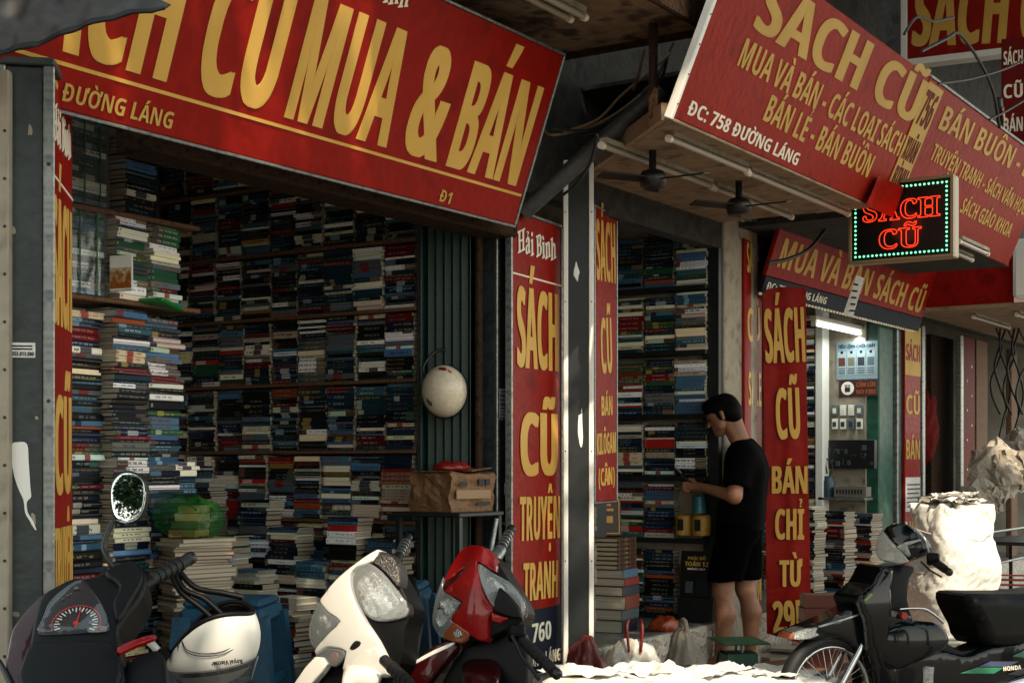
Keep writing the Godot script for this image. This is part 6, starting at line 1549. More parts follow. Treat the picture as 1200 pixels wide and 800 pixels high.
func white_scooter():
	var xf = frame(ps(428, 718, 335), -FW * 0.85 - RT * 0.42 + UP * 0.22)
	var t = thing("motor_scooter", "white motor scooter with twin headlamps and a handlebar turned hard aside, left of the red one", "motorbike", Vector3(xf.origin.x, PAVE, xf.origin.z))
	t.set_meta("label", "white motor scooter with clear twin headlamps parked next to the red scooter")
	var B = nose(Vector2(0, 0), 0.3, 0.09)
	var Bi = nose(Vector2(0, 0), 0.3, 0.09, -0.012); var Bl = nose(Vector2(0, 0), 0.3, 0.09, -0.001); var Bu = nose(Vector2(0, 0), 0.3, 0.09, -0.03)
	tp(t, "head_core", M.trim_black, xf, [[450, 655], [470, 680], [484, 712], [478, 740], [464, 785], [415, 785], [380, 764], [372, 735], [390, 705], [425, 668]], 0.1, Bu)
	tp(t, "front_cowl", M.bike_white, xf, [[450, 646], [442, 650], [428, 662], [407, 681], [389, 702], [386, 708], [391, 714], [399, 722], [413, 731.5], [400, 743], [385, 755], [376, 763], [377, 768], [392, 761], [403, 761.5], [417, 766], [409, 785], [415, 789], [438, 792], [463, 792], [457, 762], [450, 746], [442, 732], [434, 716], [427, 699], [423, 686], [422, 677], [428, 668], [446, 660]], 0.05, B, 2, 0.012, 0.006)
	var hl := Node3D.new(); hl.name = "headlamp"; t.add_child(hl, true)
	tp(t, "reflector", M.reflector, xf, [[443, 672], [459, 683], [475, 705], [470, 717], [450, 726], [437, 710], [430, 688]], 0.02, dish(-0.012), 3, 0.007, 0.006, hl)
	tp(t, "housing", M.housing, xf, [[424, 677], [430, 667], [442, 663], [458, 674], [476, 697], [484, 711], [482, 725], [457, 731], [443, 724], [431, 706], [425, 690]], 0.03, nose(Vector2(0, 0), 0.3, 0.09, -0.018), 3, 0.015, 0.004, hl)
	tp(t, "lens", M.lens, xf, [[424, 677], [430, 667], [442, 663], [458, 674], [476, 697], [484, 711], [482, 725], [457, 731], [443, 724], [431, 706], [425, 690]], 0.004, Bl, 3, 0.015, 0.006, hl)
	var hr := Node3D.new(); hr.name = "headlamp"; t.add_child(hr, true)
	var le = [[386, 709], [398, 721], [413, 731.5], [400, 743], [385, 755], [376, 762], [369, 748], [371, 732], [380, 714]]
	tp(t, "housing", M.housing, xf, le, 0.02, Bi, 3, 0.015, 0.004, hr); tp(t, "lens", M.lens, xf, le, 0.004, Bl, 3, 0.015, 0.006, hr)
	tp(t, "reflector", M.reflector, xf, [[390, 724], [404, 731], [392, 742], [381, 746], [380, 732]], 0.01, dish(-0.012), 3, 0.007, 0.004, hr)
	var ind := Node3D.new(); ind.name = "turn_signal"; t.add_child(ind, true)
	var ie = [[376, 768], [392, 761.5], [416, 766], [401, 783], [384, 776]]
	tp(t, "housing", M.housing, xf, ie, 0.02, Bi, 3, 0.012, 0.004, ind); tp(t, "lens", M.lens, xf, ie, 0.004, B, 3, 0.012, 0.005, ind)
	tp(t, "bulb", M.amber, xf, [[396, 768], [405, 767], [404, 775], [397, 777]], 0.006, nose(Vector2(0, 0), 0.3, 0.09, -0.006), 3, 0.01, 0.003, ind)
	tp(t, "badge", M.black, xf, [[424, 760], [430, 754], [436, 755], [434, 760], [427, 764], [423, 763]], 0.006, nose(Vector2(0, 0), 0.3, 0.09, 0.003), 3, 0.01, 0.003)
	tp(t, "chin_panel", M.bike_white, xf, [[416, 789], [418, 782], [430, 771], [452, 762], [463, 792]], 0.02, nose(Vector2(0, 0), 0.3, 0.09, 0.007), 2, 0.012, 0.004)
	tp(t, "head_cover", M.housing, xf, [[449, 648], [463, 652], [474, 668], [475, 690], [462, 676], [450, 665], [444, 661]], 0.05, nose(Vector2(0, 0), 0.3, 0.09, -0.008), 3, 0.015, 0.006)
	tp(t, "fender_tip", M.bike_white, xf, [[377, 771], [392, 779], [372, 803], [340, 838], [322, 838], [352, 800]], 0.03, nose(Vector2(-0.1, -0.2), 0.3, 0.05), 2, 0.02, 0.006)
	tp(t, "leg_shield", M.trim_black, xf, [[384, 778], [408, 786], [470, 792], [490, 850], [480, 1000], [400, 1000], [360, 850]], 0.05, nose(Vector2(0, -0.3), 0.5, 0.05, -0.05), 2, 0.04, 0.01)
	grip(t, ps(464, 658, 318), ps(477, 632, 308), 0.0165, M.steel)
	grip(t, ps(450, 773, 348), ps(484, 806, 362), 0.019)
	var st = mb(); tube(st, [in_node(t, ps(452, 672, 325)), in_node(t, ps(464, 658, 318))], 0.02, 10); part("switch_housing", st, M.housing, t)
	scooter_body(t, xf.origin + FW * 0.1, -FW, M.bike_white, PAVE)

func red_scooter():
	var xf = frame(ps(565, 700, 335), -FW * 0.88 - RT * 0.35 + UP * 0.2)
	var t = thing("motor_scooter", "glossy red motor scooter with a pointed front cowl parked before the grey pillar", "motorbike", Vector3(xf.origin.x, PAVE, xf.origin.z))
	var ridge = func(off): return func(p): return 0.10 * (1.0 - min(1.5, p.length_squared() / 0.09)) - 0.22 * abs(p.x - 0.02) * 0.5 + off
	tp(t, "head_core", M.trim_black, xf, [[552, 648], [580, 652], [600, 680], [616, 712], [612, 730], [585, 745], [570, 752], [545, 752], [518, 742], [516, 715], [530, 690], [540, 662]], 0.1, ridge.call(-0.03))
	tp(t, "front_cowl", M.bike_red, xf, [[545, 650], [553, 643], [567, 641.5], [578, 646], [587, 657], [591, 674], [580, 668], [570, 662], [571, 672], [577, 697], [583, 708], [590, 717], [583, 728], [579, 750], [571, 753], [555, 743], [537.5, 729], [545, 719], [553, 709], [541, 702], [529, 696], [536, 688], [545, 680], [556, 668], [548, 674], [529, 686], [535, 668]], 0.05, ridge.call(0.0), 2, 0.012, 0.006)
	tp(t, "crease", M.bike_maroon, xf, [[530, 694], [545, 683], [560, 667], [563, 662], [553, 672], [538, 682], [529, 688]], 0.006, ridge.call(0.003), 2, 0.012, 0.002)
	var amb = [[540, 732], [551, 738], [560, 745], [551, 755], [537, 753], [525, 747]]
	var le = [[527, 678], [529, 696], [551, 709], [538, 728], [557, 745], [550, 755], [523, 748], [511, 733], [514, 712], [520, 695]]
	var hl := Node3D.new(); hl.name = "headlamp"; t.add_child(hl, true)
	tp(t, "housing", M.housing, xf, le, 0.02, ridge.call(-0.016), 2, 0.015, 0.004, hl); tp(t, "lens", M.lens, xf, le, 0.004, ridge.call(-0.001), 2, 0.012, 0.006, hl)
	tp(t, "reflector", M.reflector, xf, [[527, 703], [545, 710], [533, 728], [521, 736], [517, 722]], 0.01, dish(-0.012), 3, 0.007, 0.005, hl)
	tp(t, "indicator", M.amber, xf, amb, 0.01, ridge.call(0.001), 3, 0.012, 0.005, hl)
	tp(t, "indicator_bulb", M.reflector, xf, [[541, 741], [548, 740], [551, 747], [545, 750], [540, 747]], 0.006, ridge.call(0.004), 3, 0.01, 0.003, hl)
	var hr := Node3D.new(); hr.name = "headlamp"; t.add_child(hr, true)
	var re = [[571, 664], [588, 675], [607, 687], [619, 707], [618, 724], [604, 721], [590, 717], [579, 698], [573, 680]]
	tp(t, "housing", M.housing, xf, re, 0.02, ridge.call(-0.016), 3, 0.015, 0.004, hr); tp(t, "lens", M.lens, xf, re, 0.004, ridge.call(-0.001), 3, 0.012, 0.006, hr)
	tp(t, "reflector", M.reflector, xf, [[578, 676], [592, 683], [600, 696], [592, 706], [583, 694]], 0.01, dish(-0.012), 3, 0.007, 0.005, hr)
	tp(t, "lever_housing", M.trim_black, xf, [[597, 692], [607, 702], [616, 714], [619, 728], [606, 726], [590, 720], [592, 708]], 0.02, ridge.call(0.02), 1, 0.015, 0.006)
	tp(t, "side_fin", M.bike_red, xf, [[588, 721], [604, 727], [596, 733], [587, 731]], 0.015, ridge.call(0.015), 1, 0.012, 0.004)
	tp(t, "leg_shield", M.trim_black, xf, [[545, 756], [580, 748], [600, 735], [615, 760], [612, 850], [590, 1000], [520, 1000], [500, 850], [520, 790]], 0.05, nose(Vector2(0, -0.3), 0.5, 0.05, -0.06), 2, 0.04, 0.01)
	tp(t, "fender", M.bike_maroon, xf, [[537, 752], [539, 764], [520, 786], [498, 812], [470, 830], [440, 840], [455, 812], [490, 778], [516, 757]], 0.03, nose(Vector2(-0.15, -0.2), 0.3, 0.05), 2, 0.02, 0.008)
	tp(t, "fender_stripe", M.bike_white, xf, [[537, 754], [536, 758], [512, 770], [488, 782], [489, 778], [514, 764]], 0.004, nose(Vector2(-0.15, -0.2), 0.3, 0.05, 0.004), 2, 0.012, 0.002)
	grip(t, ps(584, 648, 320), ps(598, 622, 310), 0.0165, M.steel)
	var st = mb(); tube(st, [in_node(t, ps(572, 664, 328)), in_node(t, ps(586, 645, 319))], [0.026, 0.024], 12); part("switch_housing", st, M.steel, t)
	st = mb(); bev(st, in_node(t, ps(606, 742, 345)), Vector3(0.06, 0.045, 0.06), 0.008, Basis(UP, 0.6) * Basis(Vector3.BACK, -0.6)); part("switch_housing", st, M.trim_black, t)
	grip(t, ps(612, 750, 346), ps(650, 787, 360), 0.0175)
	st = mb(); tube(st, [in_node(t, ps(600, 745, 348)), in_node(t, ps(612, 770, 352)), in_node(t, ps(632, 796, 358))], 0.006, 6); part("brake_lever", st, M.black, t)
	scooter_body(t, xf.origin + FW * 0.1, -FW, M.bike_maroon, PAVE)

func dark_scooter():
	var xf = frame(ps(92, 740, 432), -FW * 0.72 + UP * 0.69)
	var t = thing("motor_scooter", "black and dark red scooter seen from its dashboard, with a mirror showing trees", "motorbike", Vector3(xf.origin.x, PAVE, xf.origin.z))
	var D = nose(Vector2(0, 0), 0.35, 0.05)
	tp(t, "outer_shell", M.bike_maroon, xf, [[12, 755], [22, 732], [50, 703], [80, 687], [112, 680], [150, 661], [158, 668], [110, 700], [60, 730], [40, 765], [34, 815], [5, 815]], 0.12, nose(Vector2(0, 0), 0.35, 0.05, -0.015), 3, 0.02, 0.01)
	tp(t, "dash_cowl", M.trim_black, xf, [[38, 765], [49, 713], [68, 697], [91, 686], [108, 688], [125, 679], [153, 664], [168, 669], [172, 692], [163, 716], [141, 747], [143, 770], [138, 830], [25, 830]], 0.1, D, 2, 0.02, 0.012)
	tp(t, "bar_cover", M.trim_black, xf, [[126, 684], [152, 667], [166, 671], [169, 690], [160, 712], [142, 742], [136, 722], [143, 700]], 0.03, nose(Vector2(0, 0), 0.35, 0.05, 0.016), 3, 0.02, 0.01)
	tp(t, "lower_cowl", M.trim_black, xf, [[36, 775], [60, 768], [120, 766], [140, 772], [135, 830], [30, 830]], 0.03, nose(Vector2(0, 0), 0.35, 0.05, 0.02), 2, 0.02, 0.012)
	# instrument
	var ins := Node3D.new(); ins.name = "instrument_panel"; t.add_child(ins, true)
	var we = [[50, 756], [55, 742], [63, 722], [81, 704], [100, 694], [110, 702], [121, 718], [130, 735], [131, 751], [110, 755], [80, 757]]
	tp(t, "dial_face", plain(Color(0.025, 0.025, 0.03), 0.35), xf, we, 0.01, nose(Vector2(0, 0), 0.35, 0.05, 0.004), 3, 0.02, 0.003, ins)
	var glass = plain(Color(0.3, 0.32, 0.33, 0.12), 0.03); glass.transparency = BaseMaterial3D.TRANSPARENCY_ALPHA
	tp(t, "window", glass, xf, we, 0.003, nose(Vector2(0, 0), 0.35, 0.05, 0.018), 3, 0.02, 0.005, ins)
	var dc = on_plane(xf, Vector2(94, 746)); var L = func(p): return in_node(t, xf * Vector3(p.x, p.y, D.call(p) + 0.008))
	var rd = 0.058
	for k in 23:
		var a = PI * (1.12 - 1.24 * k / 22.0); var d = Vector2(cos(a), sin(a) * 0.95); var st = mb()
		tube(st, [L.call(dc + d * rd * (0.74 if k % 2 == 0 else 0.84)), L.call(dc + d * rd)], 0.0013 if k % 2 else 0.0019, 5); part("tick", st, M.white, ins)
	var arc = []
	for k in 20: arc.append(L.call(dc + Vector2(cos(PI * (1.1 - 1.2 * k / 19.0)), sin(PI * (1.1 - 1.2 * k / 19.0)) * 0.95) * rd * 1.12))
	var orange = plain(Color(0.75, 0.14, 0.05), 0.4)
	var st = mb(); tube(st, arc, 0.0016, 5); part("scale_arc", st, orange, ins)
	st = mb(); tube(st, [L.call(dc + Vector2(0, -0.012)), L.call(dc + Vector2(0.004, 0.05))], [0.0028, 0.0012], 6); part("needle", st, orange, ins)
	st = mb(); tube(st, [L.call(dc), L.call(dc) + t.global_transform.basis.inverse() * xf.basis.z * 0.004], 0.007, 12); part("needle_hub", st, orange, ins)
	for q in [[66, 748, 0.014], [112, 744, 0.014], [94, 703, 0.012], [84, 712, 0.006], [88, 710, 0.006], [78, 716, 0.006]]:
		st = mb(); var c = L.call(on_plane(xf, Vector2(q[0], q[1]))); bev(st, c, Vector3(q[2], q[2] * 0.8, 0.003), 0.001, t.global_transform.basis.inverse() * xf.basis); part("warning_lamp", st, plain(Color(0.35, 0.37, 0.38), 0.3), ins)
	tp(t, "painted_glare", plain(Color(0.42, 0.43, 0.42), 0.2), xf, [[108, 750], [127, 747], [128, 753], [109, 755]], 0.003, nose(Vector2(0, 0), 0.35, 0.05, 0.007), 2, 0.01, 0.001, ins)  # pale patch painted in for the bright reflection on the dial
	# right bar, switch box, grip and mirror
	var sw = ps(160, 690, 420)
	st = mb(); tube(st, [in_node(t, ps(140, 702, 425)), in_node(t, ps(172, 682, 412))], 0.028, 12); part("switch_housing", st, M.trim_black, t)
	grip(t, ps(168, 684, 413), ps(219, 656, 398), 0.0185)
	st = mb(); tube(st, crv([in_node(t, ps(134, 668, 415)), in_node(t, ps(126, 655, 415)), in_node(t, ps(121, 641, 414)), in_node(t, ps(125, 626, 413)), in_node(t, ps(131, 612, 412))], 5), 0.0085, 8); part("mirror_stem", st, M.black, t)
	var mf = frame(ps(149, 583, 410), -FW * 1.0 + UP * 0.10 + RT * 0.02)
	var oval = [[128, 574], [132, 561], [143, 552], [158, 553], [169, 562], [171, 578], [168, 597], [160, 609], [146, 613], [134, 608], [129, 595]]
	var mr := Node3D.new(); mr.name = "rear_view_mirror"; t.add_child(mr, true)
	tp(t, "shell", M.black, mf, oval, 0.03, func(p): return 0.0, 3, 0.02, 0.006, mr)
	var inner = []
	for p in oval: inner.append([149.5 + (p[0] - 149.5) * 0.9, 582.5 + (p[1] - 582.5) * 0.92])
	var mg = plain(Color(0.85, 0.88, 0.88), 0.02, 1.0)
	tp(t, "glass", mg, mf, inner, 0.002, func(p): return 0.003 - p.length_squared() * 0.35, 3, 0.008, 0.0015, mr)
	tp(t, "chrome_edge", M.chrome, mf, [[171, 578], [168, 597], [160, 609], [146, 613], [136, 609], [146, 610.5], [158, 606], [166, 595], [169, 578]], 0.003, func(p): return 0.004, 3, 0.01, 0.001, mr)
	# front storage below the bar
	tp(t, "knee_panel", M.trim_black, xf, [[142, 785], [150, 772], [178, 760], [190, 765], [195, 790], [190, 830], [140, 830]], 0.04, nose(Vector2(0.25, -0.1), 0.2, 0.03, -0.03), 3, 0.02, 0.012)
	tp(t, "red_strip", M.bike_red, xf, [[141, 772], [160, 762], [182, 754], [184, 758], [162, 768], [143, 778]], 0.01, nose(Vector2(0, 0), 0.35, 0.05, 0.012), 2, 0.012, 0.003)
	var lv = mb(); tube(lv, crv([in_node(t, ps(-6, 770, 440)), in_node(t, ps(4, 785, 445)), in_node(t, ps(16, 810, 450))], 4), 0.008, 8); part("brake_lever", lv, M.black, t)
	scooter_body(t, xf.origin + FW * 0.12, FW, M.bike_maroon, PAVE)
	# cloth strap dangling from the bar
	var bg = thing("strap_bundle", "dark straps of the white helmet looped over the scooter's right grip", "strap", ps(200, 672, 398))
	for q in [[[205, 668], [215, 690], [240, 702], [262, 722]], [[200, 672], [212, 694], [235, 712], [252, 728]], [[206, 664], [228, 688], [262, 695], [285, 700]]]:
		var pp = []
		for p in q: pp.append(in_node(bg, ps(p[0], p[1], 396)))
		st = mb(); tube(st, crv(pp, 6), 0.009, 6); part("strap", st, M.trim_black, bg)

func white_helmet():
	# hangs upside down: the crown points down, we look into the opening a little
	var o = ps(246, 752, 398)
	var bs = Basis(RT, UP, -FW) * Basis(Vector3.BACK, 0.12) * Basis(Vector3.RIGHT, 0.12)
	var t = thing("helmet", "white open face helmet with black lining hanging upside down from the dark scooter", "helmet", o, bs)
	var wm = plain(Color(0.80, 0.79, 0.76), 0.25); wm.clearcoat_enabled = true
	var shell = func(k, m, called, top):
		var st = mb(); var RR = []
		for i in 14:
			var v = i / 13.0; var ring = []
			for j in 48:
				var a = -TAU * j / 48.0; var ph = lerp(-PI * 0.5, top, v)
				# rim rises at both sides and dips towards the front (local -x)
				var lift = (0.05 * cos(a) - 0.03 * cos(2.0 * a)) * v * v
				ring.append(Vector3(cos(a) * cos(ph) * 0.142 * k + 0.01 * v, (sin(ph) * 0.13 * k + lift * 1.0), sin(a) * cos(ph) * 0.115 * k))
			RR.append(ring)
		rings(st, RR, true, false); return part(called, st, m, t)
	shell.call(1.0, wm, "shell", 0.42)
	shell.call(0.93, M.trim_black, "lining", 0.38)
	# rim cushion
	var rim = []
	for j in 49:
		var a = -TAU * j / 48.0; var ph = 0.42
		rim.append(Vector3(cos(a) * cos(ph) * 0.139 + 0.01, sin(ph) * 0.13 + 0.05 * cos(a) - 0.03 * cos(2.0 * a), sin(a) * cos(ph) * 0.112))
	var st = mb(); tube(st, rim, 0.0075, 8, false); part("rim", st, M.trim_black, t)
	# black lines and print round the shell
	for q in [[-0.62, 0.0035], [-0.55, 0.0025]]:
		var line = []
		for j in 49:
			var a = -TAU * j / 48.0; line.append(Vector3(cos(a) * cos(q[0]) * 0.1425, sin(q[0]) * 0.1305, sin(a) * cos(q[0]) * 0.1155))
		st = mb(); tube(st, line, q[1], 6, false); part("stripe", st, M.trim_black, t)
	for dy in [0.0, 0.008]:
		var zig = []
		for p in [[-0.075, 0.035], [-0.06, 0.062], [-0.045, 0.03], [0.0, 0.014], [0.06, 0.012], [0.11, 0.03]]:
			var x = p[0]; var y = p[1] - dy - 0.02; var z = 0.1165 * sqrt(max(0.0, 1.0 - pow(x / 0.143, 2) - pow(y / 0.131, 2))); zig.append(Vector3(x, y, z))
		st = mb(); tube(st, crv(zig, 3), 0.0012, 5); part("print_line", st, M.trim_black, t)
	var pn := Node3D.new(); pn.name = "print"; t.add_child(pn, true); pn.transform = Transform3D(Basis(Vector3.BACK, PI) * Basis(UP, 0.15) * Basis(Vector3.RIGHT, -0.2), Vector3(0.06, -0.035, 0.1075))
	letter_at(pn, "Royal Vietnam", M.trim_black, Vector2(-0.05, 0.0), Vector2(0.05, 0.0), 0.013, "bold", 0.0)
	# clear visor below, hinge
	var vm = plain(Color(0.25, 0.26, 0.27, 0.55), 0.05); vm.transparency = BaseMaterial3D.TRANSPARENCY_ALPHA
	st = mb(); var RR = []
	for i in 6:
		var ring = []
		for j in 25:
			var a = PI * 0.98 * j / 24.0; ring.append(Vector3(-cos(a) * (0.14 - 0.006 * i) , -0.055 - 0.014 * i, sin(a) * (0.122 - 0.008 * i)))
		RR.append(ring)
	rings(st, RR, false, false); part("visor", st, vm, t)
	st = mb(); tube(st, [Vector3(-0.125, -0.005, 0.05), Vector3(-0.125, -0.005, 0.075)], 0.02, 14); part("hinge", st, M.black, t)
	st = mb(); tube(st, crv([Vector3(-0.13, -0.01, 0.06), Vector3(-0.15, 0.02, 0.06), Vector3(-0.165, 0.035, 0.05)], 4), 0.012, 8); part("visor_arm", st, wm, t)

func wave_bike():
	var H = (-RT * 0.93 - FW * 0.37).normalized(); var nl = UP.cross(H)
	var mid = frame(ps(1075, 735, 235), nl)
	var base = Vector3(mid.origin.x, ROAD, mid.origin.z)
	var t = thing("motorbike", "dark navy step-through motorbike with spoked front wheel parked by the white bale", "motorbike", base)
	var off = func(z): return mid.translated_local(Vector3(0, 0, z))
	var bulge = func(d, r, c, o): return func(p): return d * (1.0 - min(2.0, (p - c).length_squared() / (r * r))) + o
	var ctr = func(x, y): return on_plane(mid, Vector2(x, y))
	var wc = mid * Vector3(ctr.call(972, 806).x, ctr.call(972, 806).y, 0); wc.y = ROAD + 0.283
	wheel(t, in_node(t, wc), nl, 0.283, 0.038, 36)
	var rc = wc - H * 1.22
	wheel(t, in_node(t, rc), nl, 0.283, 0.042, 36)
	# fork and hub drum
	var hd = mid * Vector3(ctr.call(1035, 690).x, ctr.call(1035, 690).y, 0)
	for z in [-0.065, 0.065]:
		var st = mb(); tube(st, [in_node(t, wc + nl * z), in_node(t, wc.lerp(hd, 0.4) + nl * z), in_node(t, hd + nl * z * 0.6)], 0.017, 10); part("fork_leg", st, M.chrome, t)
	var st = mb(); tube(st, [in_node(t, wc - nl * 0.045), in_node(t, wc + nl * 0.05)], 0.075, 20); part("brake_drum", st, M.steel, t)
	# fender over the wheel
	var fe = [[1008, 712], [1005, 709], [985, 718], [958, 731], [940, 739], [929, 746], [932, 750], [958, 750], [978, 747], [992, 752], [1003, 760], [1012, 770], [1016, 740]]
	tp(t, "front_fender", M.bike_navy, off.call(0.06), fe, 0.12, bulge.call(0.02, 0.2, ctr.call(980, 735), 0.0), 2, 0.015, 0.015)
	tp(t, "fender_light", M.reflector, off.call(0.066), [[929, 747], [936, 740], [948, 736], [958, 735], [956, 741], [960, 744], [948, 749], [935, 750]], 0.1, bulge.call(0.02, 0.2, ctr.call(980, 735), 0.0), 2, 0.012, 0.006)
	tp(t, "fender_amber", M.amber, off.call(0.07), [[928, 747], [931, 743], [934, 743], [933, 749], [930, 750]], 0.1, bulge.call(0.02, 0.2, ctr.call(980, 735), 0.0), 2, 0.012, 0.004)
	tp(t, "fender_stripe", M.steel, off.call(0.072), [[958, 733], [1004, 718.5], [1005, 720.5], [959, 735]], 0.003, bulge.call(0.02, 0.2, ctr.call(980, 735), 0.004), 1, 0.012, 0.001)
	# steering neck, leg shield front
	tp(t, "leg_shield", M.bike_navy, off.call(0.09), [[1034, 662], [1045, 668], [1040, 690], [1041, 710], [1037, 740], [1046, 775], [1060, 812], [1040, 830], [1026, 790], [1013, 758], [1009, 730], [1001, 706], [1003, 697], [1018, 684], [1028, 668]], 0.18, bulge.call(0.05, 0.3, ctr.call(1020, 715), 0.0), 2, 0.02, 0.02)
	tp(t, "inner_shield", M.trim_black, off.call(0.05), [[1042, 664], [1074, 664], [1065, 678], [1061, 702], [1068, 727], [1080, 745], [1060, 770], [1040, 755], [1038, 720], [1041, 690]], 0.12, bulge.call(0.03, 0.2, ctr.call(1055, 710), 0.0), 2, 0.02, 0.015)
	tp(t, "shield_wing", M.bike_navy, off.call(0.17), [[1039, 750], [1046, 735], [1062, 729], [1084, 728], [1098, 731], [1107, 745], [1104, 758], [1090, 768], [1072, 778], [1056, 786], [1044, 779]], 0.05, bulge.call(0.05, 0.2, ctr.call(1075, 750), 0.0), 3, 0.015, 0.025)
	tp(t, "shield_wing", M.bike_navy, off.call(-0.14), [[1039, 750], [1046, 735], [1062, 729], [1084, 728], [1098, 731], [1107, 745], [1104, 758], [1090, 768], [1072, 778], [1056, 786], [1044, 779]], 0.05, bulge.call(0.05, 0.2, ctr.call(1075, 750), 0.0), 3, 0.015, 0.025)
	tp(t, "side_cover", M.bike_navy, off.call(0.11), [[1030, 707], [1042, 714], [1066, 722], [1062, 730], [1044, 740], [1038, 745], [1034, 730]], 0.03, bulge.call(0.02, 0.2, ctr.call(1045, 725), 0.0), 2, 0.015, 0.006)
	st = mb(); tube(st, [in_node(t, mid * Vector3(ctr.call(1038, 718).x, ctr.call(1038, 718).y, 0.13)), in_node(t, mid * Vector3(ctr.call(1038, 718).x, ctr.call(1038, 718).y, 0.155))], 0.018, 14); part("key_cover", st, plain(Color(0.5, 0.05, 0.03), 0.3), t)
	var cr = []
	for p in [[1037, 711], [1052, 710], [1066, 711], [1078, 718], [1088, 727]]: cr.append(in_node(t, mid * Vector3(ctr.call(p[0], p[1]).x, ctr.call(p[0], p[1]).y, 0.12)))
	st = mb(); tube(st, crv(cr, 5), 0.006, 8); part("hook_bar", st, M.chrome, t)
	tp(t, "leg_stripe", plain(Color(0.35, 0.42, 0.12), 0.4), off.call(0.135), [[1008, 702], [1016, 694], [1018, 696], [1010, 704]], 0.004, bulge.call(0.05, 0.3, ctr.call(1020, 715), 0.0), 1, 0.01, 0.001)
	# head cowl and lamp: turned a little towards the street
	var hf = frame(ps(1058, 637, 240), nl * 0.75 + H * 0.75 + UP * 0.1)
	var N = nose(Vector2.ZERO, 0.2, 0.07)
	tp(t, "head_core", M.trim_black, hf, [[1036, 622], [1062, 614], [1084, 630], [1089, 646], [1068, 656], [1048, 658], [1031, 650], [1030, 636]], 0.09, nose(Vector2.ZERO, 0.2, 0.07, -0.02), 3, 0.02, 0.01)
	tp(t, "head_cowl", M.bike_navy, hf, [[1038, 622], [1047, 615], [1063, 614.5], [1074, 620], [1084, 629], [1089, 645], [1078, 651], [1068, 656], [1060, 648], [1054, 641], [1047, 633]], 0.05, N, 2, 0.012, 0.008)
	tp(t, "cowl_stripe", M.steel, hf, [[1054, 641], [1064, 636], [1080, 632], [1082, 634], [1066, 640], [1070, 651], [1067, 653]], 0.003, nose(Vector2.ZERO, 0.2, 0.07, 0.004), 1, 0.012, 0.001)
	var hl := Node3D.new(); hl.name = "headlamp"; t.add_child(hl, true)
	var le = [[1036, 622], [1046, 633], [1055, 642], [1066, 655], [1060, 661], [1044, 659], [1031, 654], [1028, 643], [1031, 630]]
	tp(t, "reflector", M.reflector, hf, le, 0.02, nose(Vector2.ZERO, 0.2, 0.07, -0.01), 3, 0.012, 0.006, hl); tp(t, "lens", M.lens, hf, le, 0.003, nose(Vector2.ZERO, 0.2, 0.07, 0.002), 3, 0.012, 0.006, hl)
	tp(t, "visor_side", M.lens, hf, [[1066, 616], [1080, 622], [1090, 640], [1090, 650], [1086, 634], [1076, 624]], 0.004, nose(Vector2.ZERO, 0.2, 0.07, 0.006), 2, 0.012, 0.002)
	st = mb(); bev(st, in_node(t, ps(1094, 655, 246)), Vector3(0.07, 0.04, 0.06), 0.008, Basis(UP, 0.3) * Basis(Vector3.BACK, -0.5)); part("switch_housing", st, M.trim_black, t)
	grip(t, ps(1090, 654, 244), ps(1111, 669, 250), 0.017)
	st = mb(); tube(st, [in_node(t, ps(1080, 658, 244)), in_node(t, ps(1090, 668, 248)), in_node(t, ps(1104, 676, 250))], 0.005, 6); part("brake_lever", st, M.black, t)
	for q in [[1048, 613], [1062, 611]]:
		st = mb(); tube(st, [in_node(t, ps(q[0], q[1] + 4, 236)), in_node(t, ps(q[0], q[1], 236))], 0.008, 8); part("mirror_mount", st, M.chrome, t)
	# body, seat
	tp(t, "frame_cover", M.bike_navy, off.call(0.085), [[1050, 770], [1080, 765], [1106, 762], [1130, 768], [1158, 757], [1190, 752], [1240, 735], [1300, 720], [1300, 760], [1240, 800], [1180, 830], [1100, 835], [1050, 830]], 0.17, bulge.call(0.03, 0.4, ctr.call(1150, 790), 0.0), 2, 0.03, 0.02)
	tp(t, "seat", M.trim_black, off.call(0.11), [[1137, 699], [1150, 696], [1200, 696], [1270, 690], [1310, 688], [1310, 718], [1250, 740], [1200, 756], [1160, 757], [1150, 736], [1139, 714]], 0.22, bulge.call(0.03, 0.5, ctr.call(1200, 720), 0.0), 2, 0.02, 0.05)
	tp(t, "tunnel", M.trim_black, off.call(0.05), [[1100, 752], [1125, 762], [1150, 758], [1160, 772], [1120, 782], [1085, 775]], 0.1, bulge.call(0.02, 0.2, ctr.call(1120, 765), 0.0), 2, 0.02, 0.012)
	for q in [[Color(0.10, 0.42, 0.28), [[1122, 788], [1140, 781], [1172, 781], [1160, 788]]], [Color(0.22, 0.24, 0.36), [[1142, 780], [1156, 774], [1190, 774], [1176, 780]]], [Color(0.08, 0.3, 0.24), [[1182, 768], [1215, 752], [1230, 752], [1200, 770]]], [Color(0.06, 0.09, 0.11), [[1176, 789], [1196, 781], [1210, 781], [1190, 790]]]]:
		tp(t, "side_stripe", plain(q[0], 0.35), off.call(0.09), q[1], 0.004, bulge.call(0.03, 0.4, ctr.call(1150, 790), 0.006), 1, 0.02, 0.001)
	var ln := Node3D.new(); ln.name = "maker_letters"; t.add_child(ln, true)
	var lo = off.call(0.124); ln.transform = t.global_transform.affine_inverse() * lo
	letters(ln, "HONDA", M.cream, [1176, 786], [1197, 784], [1176, 781], "bold", 0.4, 0.022)
	st = mb(); tube(st, [in_node(t, rc - H * 0.1 + UP * 0.05 + nl * 0.12), in_node(t, wc - H * 0.6 - UP * 0.08 + nl * 0.12)], 0.03, 10); part("exhaust", st, M.chrome, t)
